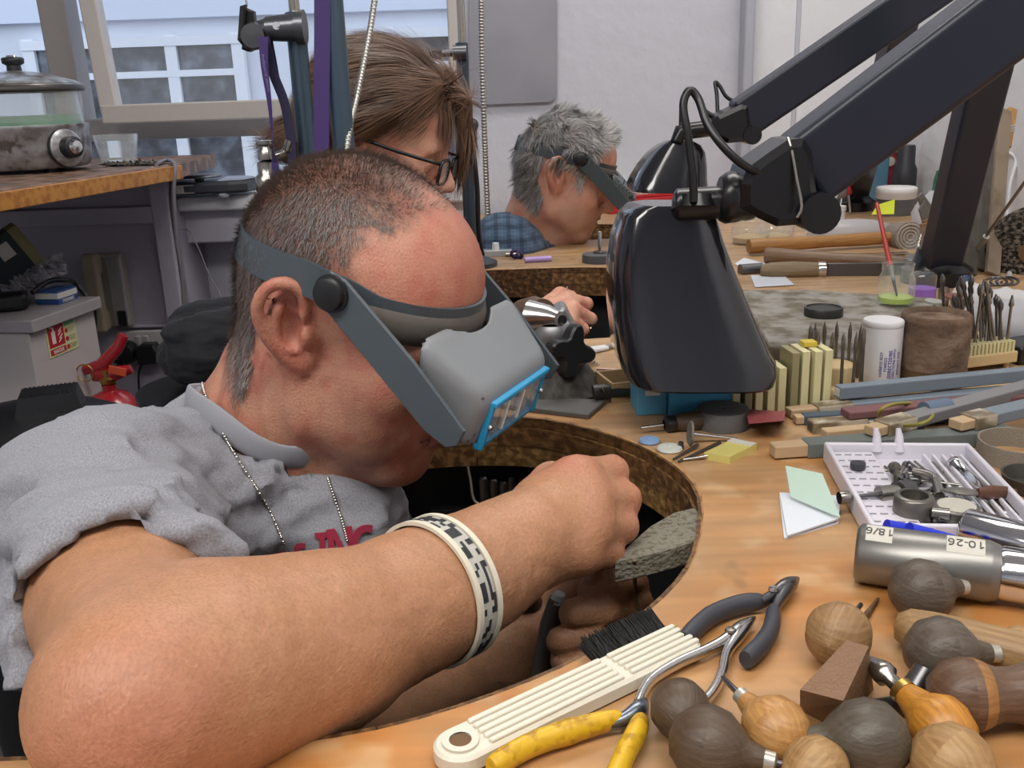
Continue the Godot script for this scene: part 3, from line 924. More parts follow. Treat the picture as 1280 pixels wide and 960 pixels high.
func scale_and_sill() -> void:
	var ys := W(300, 242, ZB + 0.12).y
	var p := A(262, 240, 2.27); p.y = ys
	var t := thing("digital_scale", "flat dark grey digital scale with a round pan on the window sill", "scale", p + Vector3(0.0, 0, 0), Basis(Vector3.UP, 0.05))
	var m := MB.new()
	m.prism(xf(Vector3(0, 0.008, 0)), PackedVector2Array([Vector2(-0.095, -0.06), Vector2(0.06, -0.07), Vector2(0.10, -0.05), Vector2(0.118, -0.01), Vector2(0.10, 0.05), Vector2(0.06, 0.065), Vector2(-0.095, 0.06)]), 0.026, 0.006)
	obj("body", m, mat("scale_dark", Color("33353b"), 0.4), t)
	m = MB.new()
	m.prism(xf(Vector3(0, 0.0338, 0)), PackedVector2Array([Vector2(0.03, -0.06), Vector2(0.09, -0.045), Vector2(0.108, -0.01), Vector2(0.09, 0.045), Vector2(0.035, 0.055)]), 0.006, 0.0025)
	obj("silver_cover", m, mat("scale_silver", Color("9aa3b2"), 0.3, 0.3), t)
	obj("pan", lt([[0.01, 0.033], [0.012, 0.041], [0.052, 0.043], [0.054, 0.046], [0.052, 0.0475], [0, 0.0475]], 32, xf(Vector3(-0.02, 0, 0.0))), mat("brushed_steel", Color("a5a6a8"), 0.35, 0.9), t)
	obj("label_sticker", rb(Vector3(0.052, 0.019, 0.001), 0.0004, xf(Vector3(-0.045, 0.021, 0.0612))), mat("sticker", Color("c9c6bf"), 0.6), t)
	for x in [-0.08, 0.045]: obj("foot", lt([[0.012, 0], [0.013, 0.005], [0.008, 0.009], [0, 0.009]], 14, xf(Vector3(x, 0, 0.055))), mat("rubber_grey", Color("8a8d92"), 0.6), t)

func cabinet_corner() -> void:
	var K := A(36, 400, 1.75)
	var hk := K.y - TOP
	var R := T(118, 371, hk)
	var e := flatx(K, R)                       # right face runs along e.x, its outside is e.z
	var wd := K.distance_to(R)
	var t := thing("low_cabinet", "low white cabinet carrying the red fire sign", "cabinet", Vector3(K.x, 0, K.z), e)
	var white := mat("cabinet_white", Color("bdb5b4"), 0.5)
	obj("body", rb(Vector3(wd, K.y - 0.025, 0.32), 0.003, xf(Vector3(wd / 2, (K.y - 0.025) / 2, -0.16 - 0.006))), white, t)
	obj("top", rb(Vector3(wd + 0.012, 0.024, 0.34), 0.003, xf(Vector3(wd / 2, K.y - 0.012, -0.16))), mat("cabinet_top", Color("a49da0"), 0.45), t)
	# sign on the right face
	var fpl := Plane(e.z, K - e.z * 0.006)
	var c0 := ray(57, 406); var c1 := ray(94, 396); var c2 := ray(62, 449)
	var q0: Vector3 = fpl.intersects_ray(CAM, c0); var q1: Vector3 = fpl.intersects_ray(CAM, c1); var q2: Vector3 = fpl.intersects_ray(CAM, c2)
	var sw := q0.distance_to(q1); var sh := q0.distance_to(q2)
	var so := thing("fire_sign", "red and cream water fire extinguisher sign on the white cabinet", "sign", q2 + e.z * 0.001, e)
	obj("plate", rb(Vector3(sw, sh, 0.0016), 0.0006, xf(Vector3(sw / 2, sh / 2, 0))), mat("sign_cream", Color("cfcf9c"), 0.5), so)
	var red := mat("sign_red", Color("b3202c"), 0.45); var wht := mat("sign_white", Color("dedbd2"), 0.5); var grn := mat("sign_green", Color("6fae78"), 0.5)
	obj("red_panel", rb(Vector3(sw * 0.52, sh * 0.68, 0.001), 0.0003, xf(Vector3(sw * 0.31, sh * 0.62, 0.001))), red, so)
	obj("red_panel", rb(Vector3(sw * 0.52, sh * 0.17, 0.001), 0.0003, xf(Vector3(sw * 0.31, sh * 0.145, 0.001))), red, so)
	var pic := MB.new()
	pic.rbox(xf(Vector3(sw * 0.21, sh * 0.56, 0.0016)), Vector3(sw * 0.12, sh * 0.36, 0.0006), 0.0002)
	pic.rbox(xf(Vector3(sw * 0.22, sh * 0.80, 0.0016)), Vector3(sw * 0.06, sh * 0.12, 0.0006), 0.0002)
	pic.rbox(xf(Vector3(sw * 0.17, sh * 0.86, 0.0016), 0, 0, -25), Vector3(sw * 0.16, sh * 0.04, 0.0006), 0.0002)
	for k in 4: pic.rbox(xf(Vector3(sw * (0.42 + 0.03 * (k % 2)), sh * (0.44 + 0.1 * k), 0.0016), 0, 0, 35), Vector3(sw * 0.14, sh * 0.035, 0.0006), 0.0002)
	obj("pictogram", pic, wht, so)
	var wt := obj("lettering", word("WATER", sh * 0.15, 0.0006, true), wht, so)
	wt.position = Vector3(sw * 0.31, sh * 0.145, 0.0017)
	obj("green_panel", rb(Vector3(sw * 0.34, sh * 0.17, 0.001), 0.0003, xf(Vector3(sw * 0.78, sh * 0.87, 0.001))), grn, so)
	var ln := MB.new(); var dots := MB.new()
	for k in 3:
		for r in 3: ln.box(xf(Vector3(sw * 0.82, sh * (0.68 - 0.24 * k - 0.05 * r), 0.001)), Vector3(sw * (0.24 - 0.03 * r), sh * 0.018, 0.0008))
		dots.lathe(Transform3D(Basis(Vector3.RIGHT, PI / 2), Vector3(sw * 0.65, sh * (0.63 - 0.24 * k), 0.0006)), [[sw * 0.05, 0], [sw * 0.05, 0.001], [0, 0.001]], 12)
	obj("text_lines", ln, mat("sign_grey", Color("8d8a70"), 0.5), so)
	obj("symbol", dots, red, so)
	# on the cabinet
	var p := T(22, 372, hk)
	var kb := Basis(Vector3.UP, 0.6) * Basis(Vector3.BACK, 0.5)
	t = thing("tool_box", "dark teal carton tilted against the lilac panel", "box", p + Vector3(-0.05, 0.062, -0.04), kb)
	obj("carton", rb(Vector3(0.15, 0.10, 0.06), 0.003), mat("teal_dark", Color("1e2c33"), 0.5), t)
	obj("yellow_end", rb(Vector3(0.022, 0.1005, 0.0605), 0.002, xf(Vector3(0.066, 0, 0))), mat("olive_card", Color("8b8258"), 0.6), t)
	obj("barcode_label", rb(Vector3(0.028, 0.032, 0.001), 0.0003, xf(Vector3(0.028, 0.018, 0.0305))), mat("sticker", Color.WHITE), t)
	p = T(72, 377, hk)
	t = thing("small_box", "small blue and white carton on the low cabinet", "box", p, e)
	obj("carton", rb(Vector3(0.062, 0.026, 0.05), 0.001, xf(Vector3(0, 0.013, 0))), mat("carton_blue", Color("2c4f8c"), 0.5), t)
	obj("white_band", rb(Vector3(0.0625, 0.012, 0.0505), 0.001, xf(Vector3(0, 0.017, 0))), mat("sign_white", Color.WHITE), t)
	var tw := obj("lettering", word("THERMIC", 0.009, 0.0006, true), mat("sign_white", Color.WHITE), t); tw.position = Vector3(0.0, 0.0055, 0.0253)
	var bag := cloth_patch(0.14, 0.10, 20, 14, 0.03, 8)
	var pb := one("plastic_bag", bag, mat("clear_film", Color(0.85, 0.85, 0.88), 0.2, 0, {"alpha": 0.25}), "crumpled clear plastic bag beside the teal carton", "bag")
	pb.position = T(48, 372, hk) + Vector3(0, 0.03, 0); pb.rotation = Vector3(0.3, 0.5, 0.5)
	p = T(18, 384, hk)
	var bt := MB.new(); bt.rbox(xf(p + Vector3(-0.01, 0.018, 0.04), 20), Vector3(0.11, 0.035, 0.045), 0.012)
	one("black_case", bt, mat("black_plastic", Color.BLACK), "small black case lying at the front of the low cabinet", "case")
	# intercom handset on the panel
	p = W(138, 362, ZP)
	t = thing("wall_telephone", "beige wall telephone handset on the lilac panel", "telephone", p)
	obj("base", rb(Vector3(0.085, 0.175, 0.03), 0.008, xf(Vector3(0.005, 0, 0.014))), mat("phone_base", Color("8f887d"), 0.45), t)
	var hs := MB.new()
	hs.rbox(xf(Vector3(-0.018, 0, 0.045)), Vector3(0.036, 0.185, 0.026), 0.009)
	hs.rbox(xf(Vector3(-0.018, 0.066, 0.037)), Vector3(0.038, 0.05, 0.035), 0.01)
	hs.rbox(xf(Vector3(-0.018, -0.066, 0.037)), Vector3(0.038, 0.05, 0.035), 0.01)
	obj("handset", hs, mat("phone_beige", Color("a3957f"), 0.4), t)
	obj("clear_cover", rb(Vector3(0.034, 0.16, 0.006), 0.002, xf(Vector3(0.03, 0.0, 0.032))), mat("clear_film", Color.WHITE), t)
	obj("keypad", rb(Vector3(0.02, 0.035, 0.008), 0.002, xf(Vector3(0.032, -0.062, 0.034))), mat("black_plastic", Color.BLACK), t)
	var cord := MB.new(); var cp := PackedVector3Array()
	for i in 90: cp.append(W(133, 411 + i * 0.42, ZP) + Vector3(cos(i * 0.9) * 0.008, 0, 0.03 + sin(i * 0.9) * 0.008))
	cord.tube(cp, 0.0022, 6)
	obj("coiled_cord", cord, mat("black_plastic", Color.BLACK), t)
	# socket and plugs
	p = W(182, 430, ZP)
	t = thing("wall_socket", "white double wall socket under the telephone", "socket", p)
	obj("plate", rb(Vector3(0.125, 0.07, 0.012), 0.004, xf(Vector3(0, 0, 0.006))), mat("socket_white", Color("b9b4b6"), 0.4), t)
	for x in [-0.012, 0.008]: obj("switch", rb(Vector3(0.011, 0.02, 0.006), 0.002, xf(Vector3(x, 0.014, 0.013), 0, 8)), mat("socket_white", Color.WHITE), t)
	var n := 0
	for q in [[163, 437], [192, 438]]:
		var c := W(q[0], q[1], ZP) + Vector3(0, 0, 0.012)
		t = thing("plug", ["round black plug in the left of the socket with thick lead", "angular black plug in the right of the socket"][n], "plug", c)
		var pm := MB.new()
		if n == 0: pm.lathe(Transform3D(Basis(Vector3.RIGHT, PI / 2), Vector3.ZERO), [[0.027, 0], [0.028, 0.015], [0.02, 0.03], [0, 0.032]], 20)
		else: pm.prism(Transform3D(Basis(Vector3.RIGHT, PI / 2), Vector3.ZERO), PackedVector2Array([Vector2(-0.028, -0.015), Vector2(-0.012, -0.026), Vector2(0.018, -0.026), Vector2(0.028, -0.006), Vector2(0.018, 0.022), Vector2(-0.024, 0.024)]), 0.036, 0.005)
		obj("body", pm, mat("black_plastic", Color.BLACK), t)
		var lead := MB.new()
		if n == 0: lead.tube(curve([c + Vector3(0, -0.02, 0.018), W(162, 455, ZP) + Vector3(0, 0, 0.03), W(152, 448, ZP) + Vector3(0, 0, 0.03), W(138, 425, ZP) + Vector3(0, 0, 0.1), A(118, 390, 1.98), A(95, 355, 1.95), A(78, 350, 1.9), A(60, 352, 1.88), A(40, 366, 1.85)], 40), 0.005, 8)
		else: lead.tube(curve([c + Vector3(-0.015, -0.02, 0.018), W(179, 462, ZP) + Vector3(0, 0, 0.03), W(180, 500, ZP) + Vector3(0, 0, 0.03), W(182, 600, ZP) + Vector3(0, 0, 0.03)], 20), 0.0025, 8)
		lead.v = PackedVector3Array(Array(lead.v).map(func(w): return w - c))
		obj("lead", lead, mat("black_plastic", Color.BLACK), t)
		n += 1
	# fire extinguisher
	p = A(136, 480, 1.93)
	t = thing("fire_extinguisher", "red fire extinguisher behind the black bin", "fire extinguisher", Vector3(p.x, 0, p.z))
	var y := p.y
	var ex := mat("extinguisher_red", Color("a3202a"), 0.25, 0, {"coat": 0.6})
	obj("cylinder", lt([[0.05, 0.0], [0.062, 0.01], [0.064, y - 0.09], [0.058, y - 0.05], [0.035, y - 0.022], [0.014, y - 0.012], [0.014, y]], 28), ex, t)
	obj("collar", lt([[0.012, y], [0.016, y + 0.004], [0.016, y + 0.012], [0.01, y + 0.016], [0.01, y + 0.03], [0, y + 0.03]], 16), mat("brass", Color("b08d4c"), 0.3, 0.9), t)
	var hd := MB.new()
	hd.tube([Vector3(-0.045, y + 0.03, 0), Vector3(-0.01, y + 0.038, 0), Vector3(0.03, y + 0.075, 0), Vector3(0.045, y + 0.10, 0)], [0.01, 0.014, 0.012, 0.010], 8, true, 0.6)
	hd.tube([Vector3(-0.03, y + 0.018, 0), Vector3(0.01, y + 0.02, 0), Vector3(0.05, y + 0.03, 0)], [0.012, 0.016, 0.009], 8, true, 0.6)
	obj("lever", hd, ex, t)
	obj("safety_tag", rb(Vector3(0.035, 0.016, 0.004), 0.001, xf(Vector3(0.03, y + 0.032, 0.02), 0, 0, -15)), mat("tag_orange", Color("d0512e"), 0.5), t)
	var pinr := MB.new(); var rp := PackedVector3Array()
	for i in 25: rp.append(Vector3(-0.035 + cos(i * TAU / 24) * 0.017, y + 0.03 + sin(i * TAU / 24) * 0.017, 0.02))
	pinr.tube(rp, 0.0015, 6); obj("pin_ring", pinr, mat("brass", Color.WHITE), t)
	# black bin with a lid
	p = A(40, 545, 1.32)
	t = thing("waste_bin", "black plastic bin with a domed lid in the left corner", "bin", Vector3(p.x, 0, p.z), Basis(Vector3.UP, 0.35))
	var yl := p.y
	obj("tub", lt([[0.101, 0], [0.104, 0.01], [0.133, yl - 0.03], [0.122, yl - 0.03], [0.094, 0.02], [0, 0.02]], 36), mat("bin_black", Color("121316"), 0.38), t)
	var ld := obj("lid", lt([[0.140, yl - 0.035], [0.144, yl - 0.02], [0.143, yl + 0.0], [0.133, yl + 0.01], [0.094, yl + 0.03], [0.043, yl + 0.038], [0, yl + 0.04]], 40), mat("bin_black", Color.WHITE), t)
	var hm := MB.new()
	hm.hexa([Vector3(-0.015, yl + 0.028, 0.035), Vector3(0.075, yl + 0.028, 0.035), Vector3(0.075, yl + 0.028, -0.03), Vector3(-0.015, yl + 0.028, -0.03), Vector3(-0.005, yl + 0.062, 0.028), Vector3(0.066, yl + 0.062, 0.028), Vector3(0.066, yl + 0.062, -0.024), Vector3(-0.005, yl + 0.062, -0.024)])
	for k in 12: hm.box(xf(Vector3(0.0 + k * 0.0056, yl + 0.0625, 0.002)), Vector3(0.0022, 0.002, 0.05))
	obj("handle", hm, mat("bin_black", Color.WHITE), ld)
	# dark jacket over a stool
	var F := Garment.new()
	F.warped = true; F.amp = 0.007; F.nz.seed = 4; F.nz.frequency = 1.0; F.fold = Basis.from_scale(Vector3(12, 45, 30))
	var j := A(262, 425, 1.5)
	t = thing("stool", "black stool under the dark jacket", "stool", Vector3(j.x, 0, j.z))
	obj("seat", lt([[0.11, j.y - 0.10], [0.12, j.y - 0.09], [0.12, j.y - 0.075], [0, j.y - 0.07]], 28), mat("black_plastic", Color.BLACK), t)
	obj("column", lt([[0.025, 0.05], [0.025, j.y - 0.10]], 14), mat("brushed_steel", Color.WHITE), t)
	obj("base", lt([[0.14, 0], [0.14, 0.02], [0.05, 0.05], [0, 0.05]], 28), mat("black_plastic", Color.BLACK), t)
	F.ell(j + Vector3(0.03, -0.02, 0), Vector3(0.11, 0.055, 0.10), 0.02)
	for q in [[228, 405, 1.46, 250, 440, 0.022], [224, 420, 1.44, 236, 455, 0.024], [236, 396, 1.46, 300, 380, 0.02], [240, 412, 1.43, 300, 398, 0.02], [246, 432, 1.42, 300, 420, 0.02], [250, 448, 1.42, 300, 445, 0.02]]:
		F.cap(A(q[0], q[1], q[2]), A(q[3], q[4], q[2]), q[5], q[5] * 0.9, 0.012)
	var jm := MB.new()
	F.net(jm, j - Vector3(0.16, 0.11, 0.14), j + Vector3(0.2, 0.13, 0.14), 0.006)
	one("jacket", jm, mat("jacket_black", Color("1a1c22"), 0.9, 0, {"rim": 0.3}), "folded black jacket heaped on the stool behind the man", "jacket")

# ------------------------------------------------------------------ people
class Person extends Field:
	var H := Transform3D.IDENTITY
	var Hi := Transform3D.IDENTITY
	var nz := FastNoiseLite.new()
	var skin := Color.WHITE
	var red := Color.WHITE
	var scalp := Color.WHITE
	var lip := Color.WHITE

	func place(at: Vector3, yaw: float, nod: float, roll := 0.0, size := 1.0) -> void:
		var y := deg_to_rad(yaw); var n := deg_to_rad(nod)
		var fw := Vector3(cos(n) * cos(y), -sin(n), cos(n) * sin(y))
		var rt := Vector3(-sin(y), 0, cos(y))
		var b := Basis(fw, rt.cross(fw), rt)
		b = b * Basis(Vector3.RIGHT, deg_to_rad(roll))
		H = Transform3D(b.scaled_local(Vector3.ONE * size), at)
		Hi = H.affine_inverse()
		nz.seed = 7; nz.frequency = 30.0; nz.fractal_octaves = 3

	func limb(pts: Array, rs: Array, k := 0.012) -> void:
		for i in pts.size() - 1: cap(pts[i], pts[i + 1], rs[i], rs[i + 1], k)

	var fine_side := 0.0
	func curve3(pts: Array, sub := 3) -> PackedVector3Array:
		var out := PackedVector3Array()
		for i in pts.size() - 1:
			var a: Vector3 = pts[maxi(i - 1, 0)]; var b: Vector3 = pts[i]; var c: Vector3 = pts[i + 1]; var e: Vector3 = pts[mini(i + 2, pts.size() - 1)]
			for k in sub: out.append(b.cubic_interpolate(c, a, e, float(k) / sub))
		out.append(pts[pts.size() - 1])
		return out

	func ear(side: float, s: float) -> void:
		var b := Basis(Vector3(1, 0, 0), Vector3(0, 1, 0), Vector3(0, 0, side))
		b = b * Basis(Vector3.UP, deg_to_rad(24.0)) * Basis(Vector3.BACK, deg_to_rad(16.0))
		fr = H * Transform3D(b.scaled_local(Vector3.ONE * s), Vector3(-0.008, 0.002, side * 0.0745))
		ell(Vector3(-0.003, 0.006, -0.001), Vector3(0.016, 0.029, 0.0028) * s, 0.003)
		ell(Vector3(0.006, 0.0, -0.006), Vector3(0.012, 0.02, 0.010) * s, 0.006)
		var p := curve3([Vector3(0.003, 0.003, 0.003), Vector3(0.010, 0.017, 0.004), Vector3(0.008, 0.031, 0.006), Vector3(-0.003, 0.0385, 0.009), Vector3(-0.015, 0.034, 0.011), Vector3(-0.0225, 0.020, 0.011), Vector3(-0.021, 0.003, 0.009), Vector3(-0.014, -0.012, 0.006), Vector3(-0.005, -0.023, 0.003)], 3 if side == fine_side else 1)
		for i in p.size() - 1: cap(p[i], p[i + 1], 0.0040 * s, 0.0040 * s, 0.002)
		ell(Vector3(0.002, -0.026, 0.001), Vector3(0.0085, 0.0095, 0.0046) * s, 0.005)
		p = curve3([Vector3(-0.008, 0.021, 0.004), Vector3(-0.010, 0.016, 0.006), Vector3(-0.0115, 0.004, 0.006), Vector3(-0.008, -0.009, 0.005), Vector3(0.001, -0.015, 0.004)], 3 if side == fine_side else 1)
		for i in p.size() - 1: cap(p[i], p[i + 1], 0.0030 * s, 0.0030 * s, 0.003)
		ell(Vector3(0.000, 0.001, 0.0055), Vector3(0.0075, 0.0125, 0.0075) * s, 0.003, Basis.IDENTITY, 1)
		ell(Vector3(0.0095, -0.004, 0.004), Vector3(0.0045, 0.0075, 0.0045) * s, 0.003)
		fr = Transform3D.IDENTITY

	func head(female := false) -> void:
		var s := H.basis.x.length()
		fr = H
		ell(Vector3(-0.008, 0.048, 0), Vector3(0.097, 0.083, 0.077) * s, 0.01)
		ell(Vector3(-0.048, 0.016, 0), Vector3(0.055, 0.06, 0.062) * s, 0.03)
		ell(Vector3(0.042, 0.05, 0), Vector3(0.050, 0.052, 0.062) * s, 0.03)
		ell(Vector3(0.043, -0.032, 0), Vector3(0.050, 0.066, 0.056) * s, 0.03)
		for q: float in [-1.0, 1.0]:
			cap(Vector3(-0.002, -0.045, q * 0.054), Vector3(0.012, -0.072, q * 0.050), 0.014 * s, 0.013 * s, 0.03)
			cap(Vector3(0.012, -0.072, q * 0.050), Vector3(0.074, -0.102, q * 0.016), 0.013 * s, 0.014 * s, 0.03)
			ell(Vector3(0.062, -0.022, q * 0.046), Vector3(0.026, 0.018, 0.018) * s, 0.025)
			ell(Vector3(0.055, -0.06, q * 0.036), Vector3(0.03, 0.03, 0.02) * s, 0.03)
		ell(Vector3(0.083, -0.103, 0), Vector3(0.018, 0.017, 0.024) * s, 0.02)
		cap(Vector3(0.084, 0.018, -0.032), Vector3(0.084, 0.018, 0.032), 0.012 * s, 0.012 * s, 0.02)
		for q: float in [-1.0, 1.0]: ell(Vector3(0.103, -0.004, q * 0.031), Vector3(0.019, 0.013, 0.017) * s, 0.014, Basis.IDENTITY, 1)
		for q: float in [-1.0, 1.0]: ell(Vector3(0.083, -0.004, q * 0.031), Vector3(0.0125, 0.0115, 0.0135) * s, 0.003)
		cap(Vector3(0.094, 0.010, 0), Vector3(0.117, -0.030, 0), 0.008 * s, (0.0105 if female else 0.0125) * s, 0.012)
		for q: float in [-1.0, 1.0]: ell(Vector3(0.106, -0.035, q * 0.011), Vector3(0.011, 0.008, 0.008) * s, 0.008)
		for q: float in [-1.0, 1.0]: ell(Vector3(0.108, -0.043, q * 0.007), Vector3(0.005, 0.004, 0.004) * s, 0.003, Basis.IDENTITY, 1)
		ell(Vector3(0.084, -0.066, 0), Vector3(0.020, 0.026, 0.030) * s, 0.02)
		cap(Vector3(0.092, -0.0605, -0.019), Vector3(0.103, -0.059, 0), 0.004 * s, 0.0052 * s, 0.005)
		cap(Vector3(0.103, -0.059, 0), Vector3(0.092, -0.0605, 0.019), 0.0052 * s, 0.004 * s, 0.005)
		cap(Vector3(0.091, -0.0715, -0.017), Vector3(0.101, -0.073, 0), 0.0045 * s, 0.006 * s, 0.005)
		cap(Vector3(0.101, -0.073, 0), Vector3(0.091, -0.0715, 0.017), 0.006 * s, 0.0045 * s, 0.005)
		cap(Vector3(0.094, -0.066, -0.02), Vector3(0.107, -0.066, 0), 0.0022, 0.0022, 0.003, 1)
		cap(Vector3(0.107, -0.066, 0), Vector3(0.094, -0.066, 0.02), 0.0022, 0.0022, 0.003, 1)
		fr = Transform3D.IDENTITY
		ear(1.0, 1.08 if not female else 0.95); ear(-1.0, 1.08 if not female else 0.95)

	func face_color(l: Vector3, c: Color) -> Color:
		var n := nz.get_noise_3dv(l * 1.0)
		c = c.lerp(red, clampf(0.25 + n * 1.2, 0.0, 0.7))
		var e := (l - Vector3(0.113, -0.034, 0)).length()
		c = c.lerp(red, clampf(1.0 - e / 0.022, 0, 1) * 0.5)
		if absf(l.z) > 0.07 and l.x < 0.02 and l.y > -0.045: c = c.lerp(red, 0.3)
		var m := Vector3(l.x - 0.1, (l.y + 0.066) * 1.6, l.z * 0.8).length()
		if m < 0.020 and l.x > 0.09: c = c.lerp(lip, clampf((0.020 - m) / 0.006, 0, 1))
		return c

	func density(_l: Vector3) -> float: return 0.0
	func comb(_l: Vector3, n: Vector3) -> Vector3: return n
	func hair_color(_l: Vector3, _r: float) -> Color: return Color.BLACK

	func strands(mb: MB, src: MB, count: int, length: float, wide: float, sd: int, bends := 2, droop := 0.0, cling := 0.22, mess := 0.35) -> void:
		var g := RandomNumberGenerator.new(); g.seed = sd
		var cand := PackedInt32Array()
		for i in src.v.size():
			if density(Hi * src.v[i]) > 0.02: cand.append(i)
		if cand.is_empty(): return
		for s in count:
			var i := cand[g.randi() % cand.size()]
			var l := Hi * src.v[i]
			var dn := density(l)
			if g.randf() > dn: continue
			var n := src.n[i]
			var p := src.v[i] + Vector3(g.randf() - 0.5, g.randf() - 0.5, g.randf() - 0.5) * 0.004 - n * 0.001
			var d := (H.basis.orthonormalized() * comb(l, (Hi.basis * n).normalized()) + Vector3(g.randf() - 0.5, g.randf() - 0.5, g.randf() - 0.5) * mess).normalized()
			var ln := length * (0.6 + 0.7 * g.randf()) * (0.5 + 0.5 * dn)
			mb.col = hair_color(l, g.randf())
			var sd_ := d.cross(n).normalized() * wide * (0.7 + 0.6 * g.randf())
			var st := mb.v.size()
			for k in bends + 1:
				var t := float(k) / bends
				var w := sd_ * (1.0 - t * 0.85)
				mb.vert(p + w, n); mb.vert(p - w, n)
				p += d * ln / bends
				d = (d - n * cling + Vector3(0, -droop, 0)).normalized()
			for k in bends: mb.quad(st + k * 2, st + k * 2 + 1, st + k * 2 + 3, st + k * 2 + 2)

	func legs(pelvis: Vector3, fw: Vector3, rt: Vector3) -> void:     # seated: thighs forward, shins down, shoes on the floor
		for q: float in [-1.0, 1.0]:
			var hip := pelvis + rt * q * 0.10 - Vector3(0, 0.02, 0)
			var knee := hip + fw * 0.40 + rt * q * 0.06
			var ank := Vector3(knee.x, 0.09, knee.z) - fw * 0.06
			cap(hip, knee, 0.085, 0.06, 0.03)
			cap(knee, ank, 0.058, 0.045, 0.02)
			cap(Vector3(ank.x, 0.045, ank.z) - fw * 0.03, Vector3(ank.x, 0.035, ank.z) + fw * 0.16, 0.042, 0.034, 0.02)

class Garment extends Field:
	var nz := FastNoiseLite.new()
	var amp := 0.003
	var fold := Basis.IDENTITY
	func _init() -> void: slack = 0.009
	func warp(p: Vector3) -> float:
		return nz.get_noise_3dv(fold * p) * amp

class NearMan extends Person:
	var arm := Color.WHITE
	var elbow := Vector3.ZERO
	var wrist := Vector3.ZERO
	var arm_dir := Vector3.RIGHT
	var knuckles: Array = []

	func warp(p: Vector3) -> float:
		var l := Hi * p
		if l.length() > 0.24:
			var u := (p - wrist).dot(arm_dir)
			return nz.get_noise_3dv(p * 2.0) * 0.0008 + sin(u * 1150.0 + nz.get_noise_3dv(p * 0.7) * 4.0) * 0.00045 * exp(-pow((u - 0.012) / 0.022, 2.0))
		var w := 0.0
		# creases of the neck
		if l.x < 0.03 and l.y < -0.03: w += sin((l.y * 0.55 + l.x * 1.0) * 260.0 + nz.get_noise_3dv(l * 0.5) * 3.0) * 0.0007
		return w + nz.get_noise_3dv(l * 1.5) * 0.0005

	func paint(p: Vector3, _n: Vector3) -> Color:
		var l := Hi * p
		var c := skin
		if l.length() < 0.22:
			c = face_color(l, skin)
			if l.x > 0.0 and l.y > 0.03: c = c.lerp(red, clampf(l.x / 0.08, 0, 1) * 0.35)
			var beard := clampf((l.x - 0.02) / 0.03, 0, 1) * clampf((-0.03 - l.y) / 0.03, 0, 1)
			c = c.lerp(Color(c.r * 0.62, c.g * 0.66, c.b * 0.72), beard * 0.4 * (0.6 + nz.get_noise_3dv(l * 6.0)))
			c = c.lerp(scalp, clampf(density(l) * 1.1, 0, 0.8))
		else:
			c = arm.lerp(skin, clampf(0.35 + nz.get_noise_3dv(p * 1.3) * 0.9, 0, 1) * 0.3)
			c = c.lerp(red, clampf(1.0 - p.distance_to(elbow) / 0.05, 0, 1) * 0.6)
			c = c * (1.0 + nz.get_noise_3dv(p * 9.0) * 0.12)
			for k in knuckles: c = c.lerp(red, clampf(1.0 - p.distance_to(k) / 0.022, 0, 1) * 0.6)
		return c

	func density(l: Vector3) -> float:
		if absf(l.z) > 0.066 and l.x > -0.045 and l.x < 0.03 and l.y > -0.045 and l.y < 0.052: return 0.0
		var side := clampf((absf(l.z) - 0.045) / 0.02, 0, 1)
		var front := lerpf(0.030, 0.022, side)
		if l.y > 0.10: front = 0.045
		var d := 1.0 - smoothstep(front - 0.035, front + 0.012, l.x + nz.get_noise_3dv(l * 1.5) * 0.02)
		if l.y < 0.035 and absf(l.z) > 0.058 and l.x > -0.035: 
			d *= 1.0 if (l.y > 0.012 and l.x > 0.006 and l.x < 0.024) else 0.0
		d *= smoothstep(-0.082, -0.05, l.y + (l.x + 0.06) * 0.5)
		if l.x > -0.02 and l.y < 0.0: d = 0.0
		return d * (0.72 if l.y > 0.105 and l.x > 0.0 else 1.0)

	func comb(l: Vector3, n: Vector3) -> Vector3:
		return (Vector3(0.25, lerpf(0.1, -0.35, smoothstep(0.02, 0.065, absf(l.z))), l.z * 2.0) * 1.2 + n * 0.55).normalized()

	func hair_color(l: Vector3, r: float) -> Color:
		var g := 0.16 + r * 0.10 + (0.07 if r > 0.8 else 0.0) + clampf((0.03 - l.y) * 1.0, 0, 0.08)
		return Color(g * 1.06, g * 0.95, g * 0.90)

func xyz(q: Array) -> Vector3: return A(q[0], q[1], q[2])

func stool(label: String, pelvis: Vector3) -> void:
	var t := thing("work_stool", label, "stool", Vector3(pelvis.x, 0, pelvis.z))
	var y := pelvis.y - 0.11
	obj("seat", lt([[0.16, y - 0.05], [0.17, y - 0.04], [0.17, y - 0.012], [0.15, y], [0, y]], 28), mat("black_plastic", Color.BLACK), t)
	obj("column", lt([[0.028, 0.05], [0.028, y - 0.05]], 14), mat("brushed_steel", Color.WHITE), t)
	obj("base", lt([[0.23, 0], [0.23, 0.02], [0.05, 0.05], [0, 0.05]], 28), mat("black_plastic", Color.BLACK), t)

